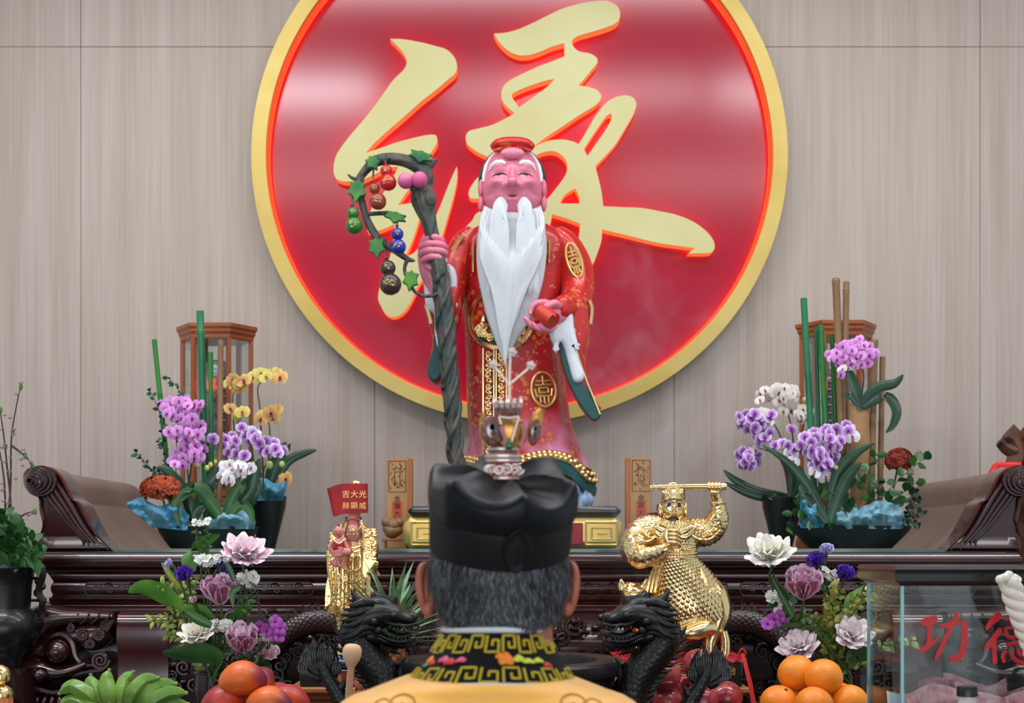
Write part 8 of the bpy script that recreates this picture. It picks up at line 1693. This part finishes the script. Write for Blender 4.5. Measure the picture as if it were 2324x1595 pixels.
# robe
g = MB(); rb = [(.02, .33, .24, .04), (.25, .30, .22, .04), (.6, .27, .19, .03), (.95, .26, .165, .02), (1.12, .262, .15, .01), (1.22, .24, .14, 0), (1.265, .225, .13, 0), (ZP(1592, DPp), .180, .122, 0), (ZP(1568, DPp), .150, .118, 0), (ZP(1552, DPp), .128, .118, 0), (ZP(1538, DPp), .108, .113, 0), (ZP(1534, DPp), .100, .106, 0)]
g.hl([(XP(1108, DPp), DPp + .008, z, rx, ry, am) for z, rx, ry, am in smooth(rb, 3)], 64, (9, 0)); mk('yellow_robe', g, yel, pr, 60)
for s_ in (-1, 1):
    g = MB(); x0 = hc.x + s_ * .20; P = smooth([(x0 - s_ * .02, DPp, 1.235, .05, .07), (x0 + s_ * .045, DPp, 1.19, .066, .085), (x0 + s_ * .09, DPp + .03, 1.10, .07, .09), (x0 + s_ * .07, DPp + .12, 1.0, .075, .095), (x0 + s_ * .01, DPp + .23, 1.02, .085, .11)], 4)
    g.tube([Vector(a[:3]) for a in P], [(a[3], a[4]) for a in P], 24, fold=(5, .03)); mk('sleeve', g, yel, pr, 60)
# hands pressed together in front of the chest
g = MB()
for s_ in (-1, 1):
    w0 = Vector((hc.x + s_ * .10, DPp + .26, 1.05)); pm = Vector((hc.x + s_ * .012, DPp + .30, 1.12)); g.tube([w0, w0.lerp(pm, .5) + Vector((0, 0, .01)), pm - Vector((0, 0, .03)), pm + Vector((0, 0, .01))], [(.024, .026), (.022, .024), (.012, .032), (.012, .036)], 14)
    for i in range(4): b0 = pm + Vector((0, -.028 + i * .018, .0)); g.tube([b0, b0 + Vector((-s_ * .001, .004, .035)), b0 + Vector((-s_ * .003, .01, .065 - .008 * abs(i - 1.5)))], [.009, .0085, .006], 8)
    g.tube([pm + Vector((0, -.034, -.02)), pm + Vector((-s_ * .002, -.05, .005)), pm + Vector((-s_ * .004, -.05, .028))], [.011, .0095, .007], 8); mk('hand', g, pskin, pr, 60); g = MB()
g = MB()    # swirl embroidery on the shoulders
def robp(px, py):
    z = ZP(py, DPp)
    R_ = smooth(rb, 3)
    for a, b2 in zip(R_, R_[1:]):
        if a[0] <= z <= b2[0]:
            t = (z - a[0]) / max(1e-6, b2[0] - a[0]); rx, ry = a[1] + (b2[1] - a[1]) * t, a[2] + (b2[2] - a[2]) * t; x = XP(px, DPp); u_ = (x - XP(1108, DPp)) / rx; return Vector((x, DPp + .008 - ry * sqrt(max(.0, 1 - min(1, u_ * u_))) - .0012, z))
    return Vector((XP(px, DPp), DPp - .14, z))
for s_, x0 in ((1, 915), (-1, 1305)):
    P = [(x0 + s_ * (-22 + 0), 1600), (x0 + s_ * -14, 1572), (x0 + s_ * 12, 1560), (x0 + s_ * 34, 1566), (x0 + s_ * 36, 1582), (x0 + s_ * 18, 1592), (x0 + s_ * 4, 1584), (x0 + s_ * 12, 1577)]
    g.tube([robp(*p) for p in smooth(P, 6)], .0013, 6); P = [(x0 - s_ * 60, 1598), (x0 - s_ * 50, 1580), (x0 - s_ * 28, 1572), (x0 - s_ * 10, 1580)]; g.tube([robp(*p) for p in smooth(P, 6)], .0012, 6)
    g.tube([robp(*p) for p in smooth([(x0 + s_ * 40, 1625), (x0 + s_ * 60, 1608), (x0 + s_ * 85, 1612), (x0 + s_ * 80, 1630)], 6)], .0012, 6)
mk('swirl_embroidery', g, thr, pr)
g = MB()
for s_ in (-1, 1): g.ell((hc.x + s_ * .09, DPp + .04, .03), (.05, .13, .032), 18, 12)
mk('shoes', g, black_hair, pr)
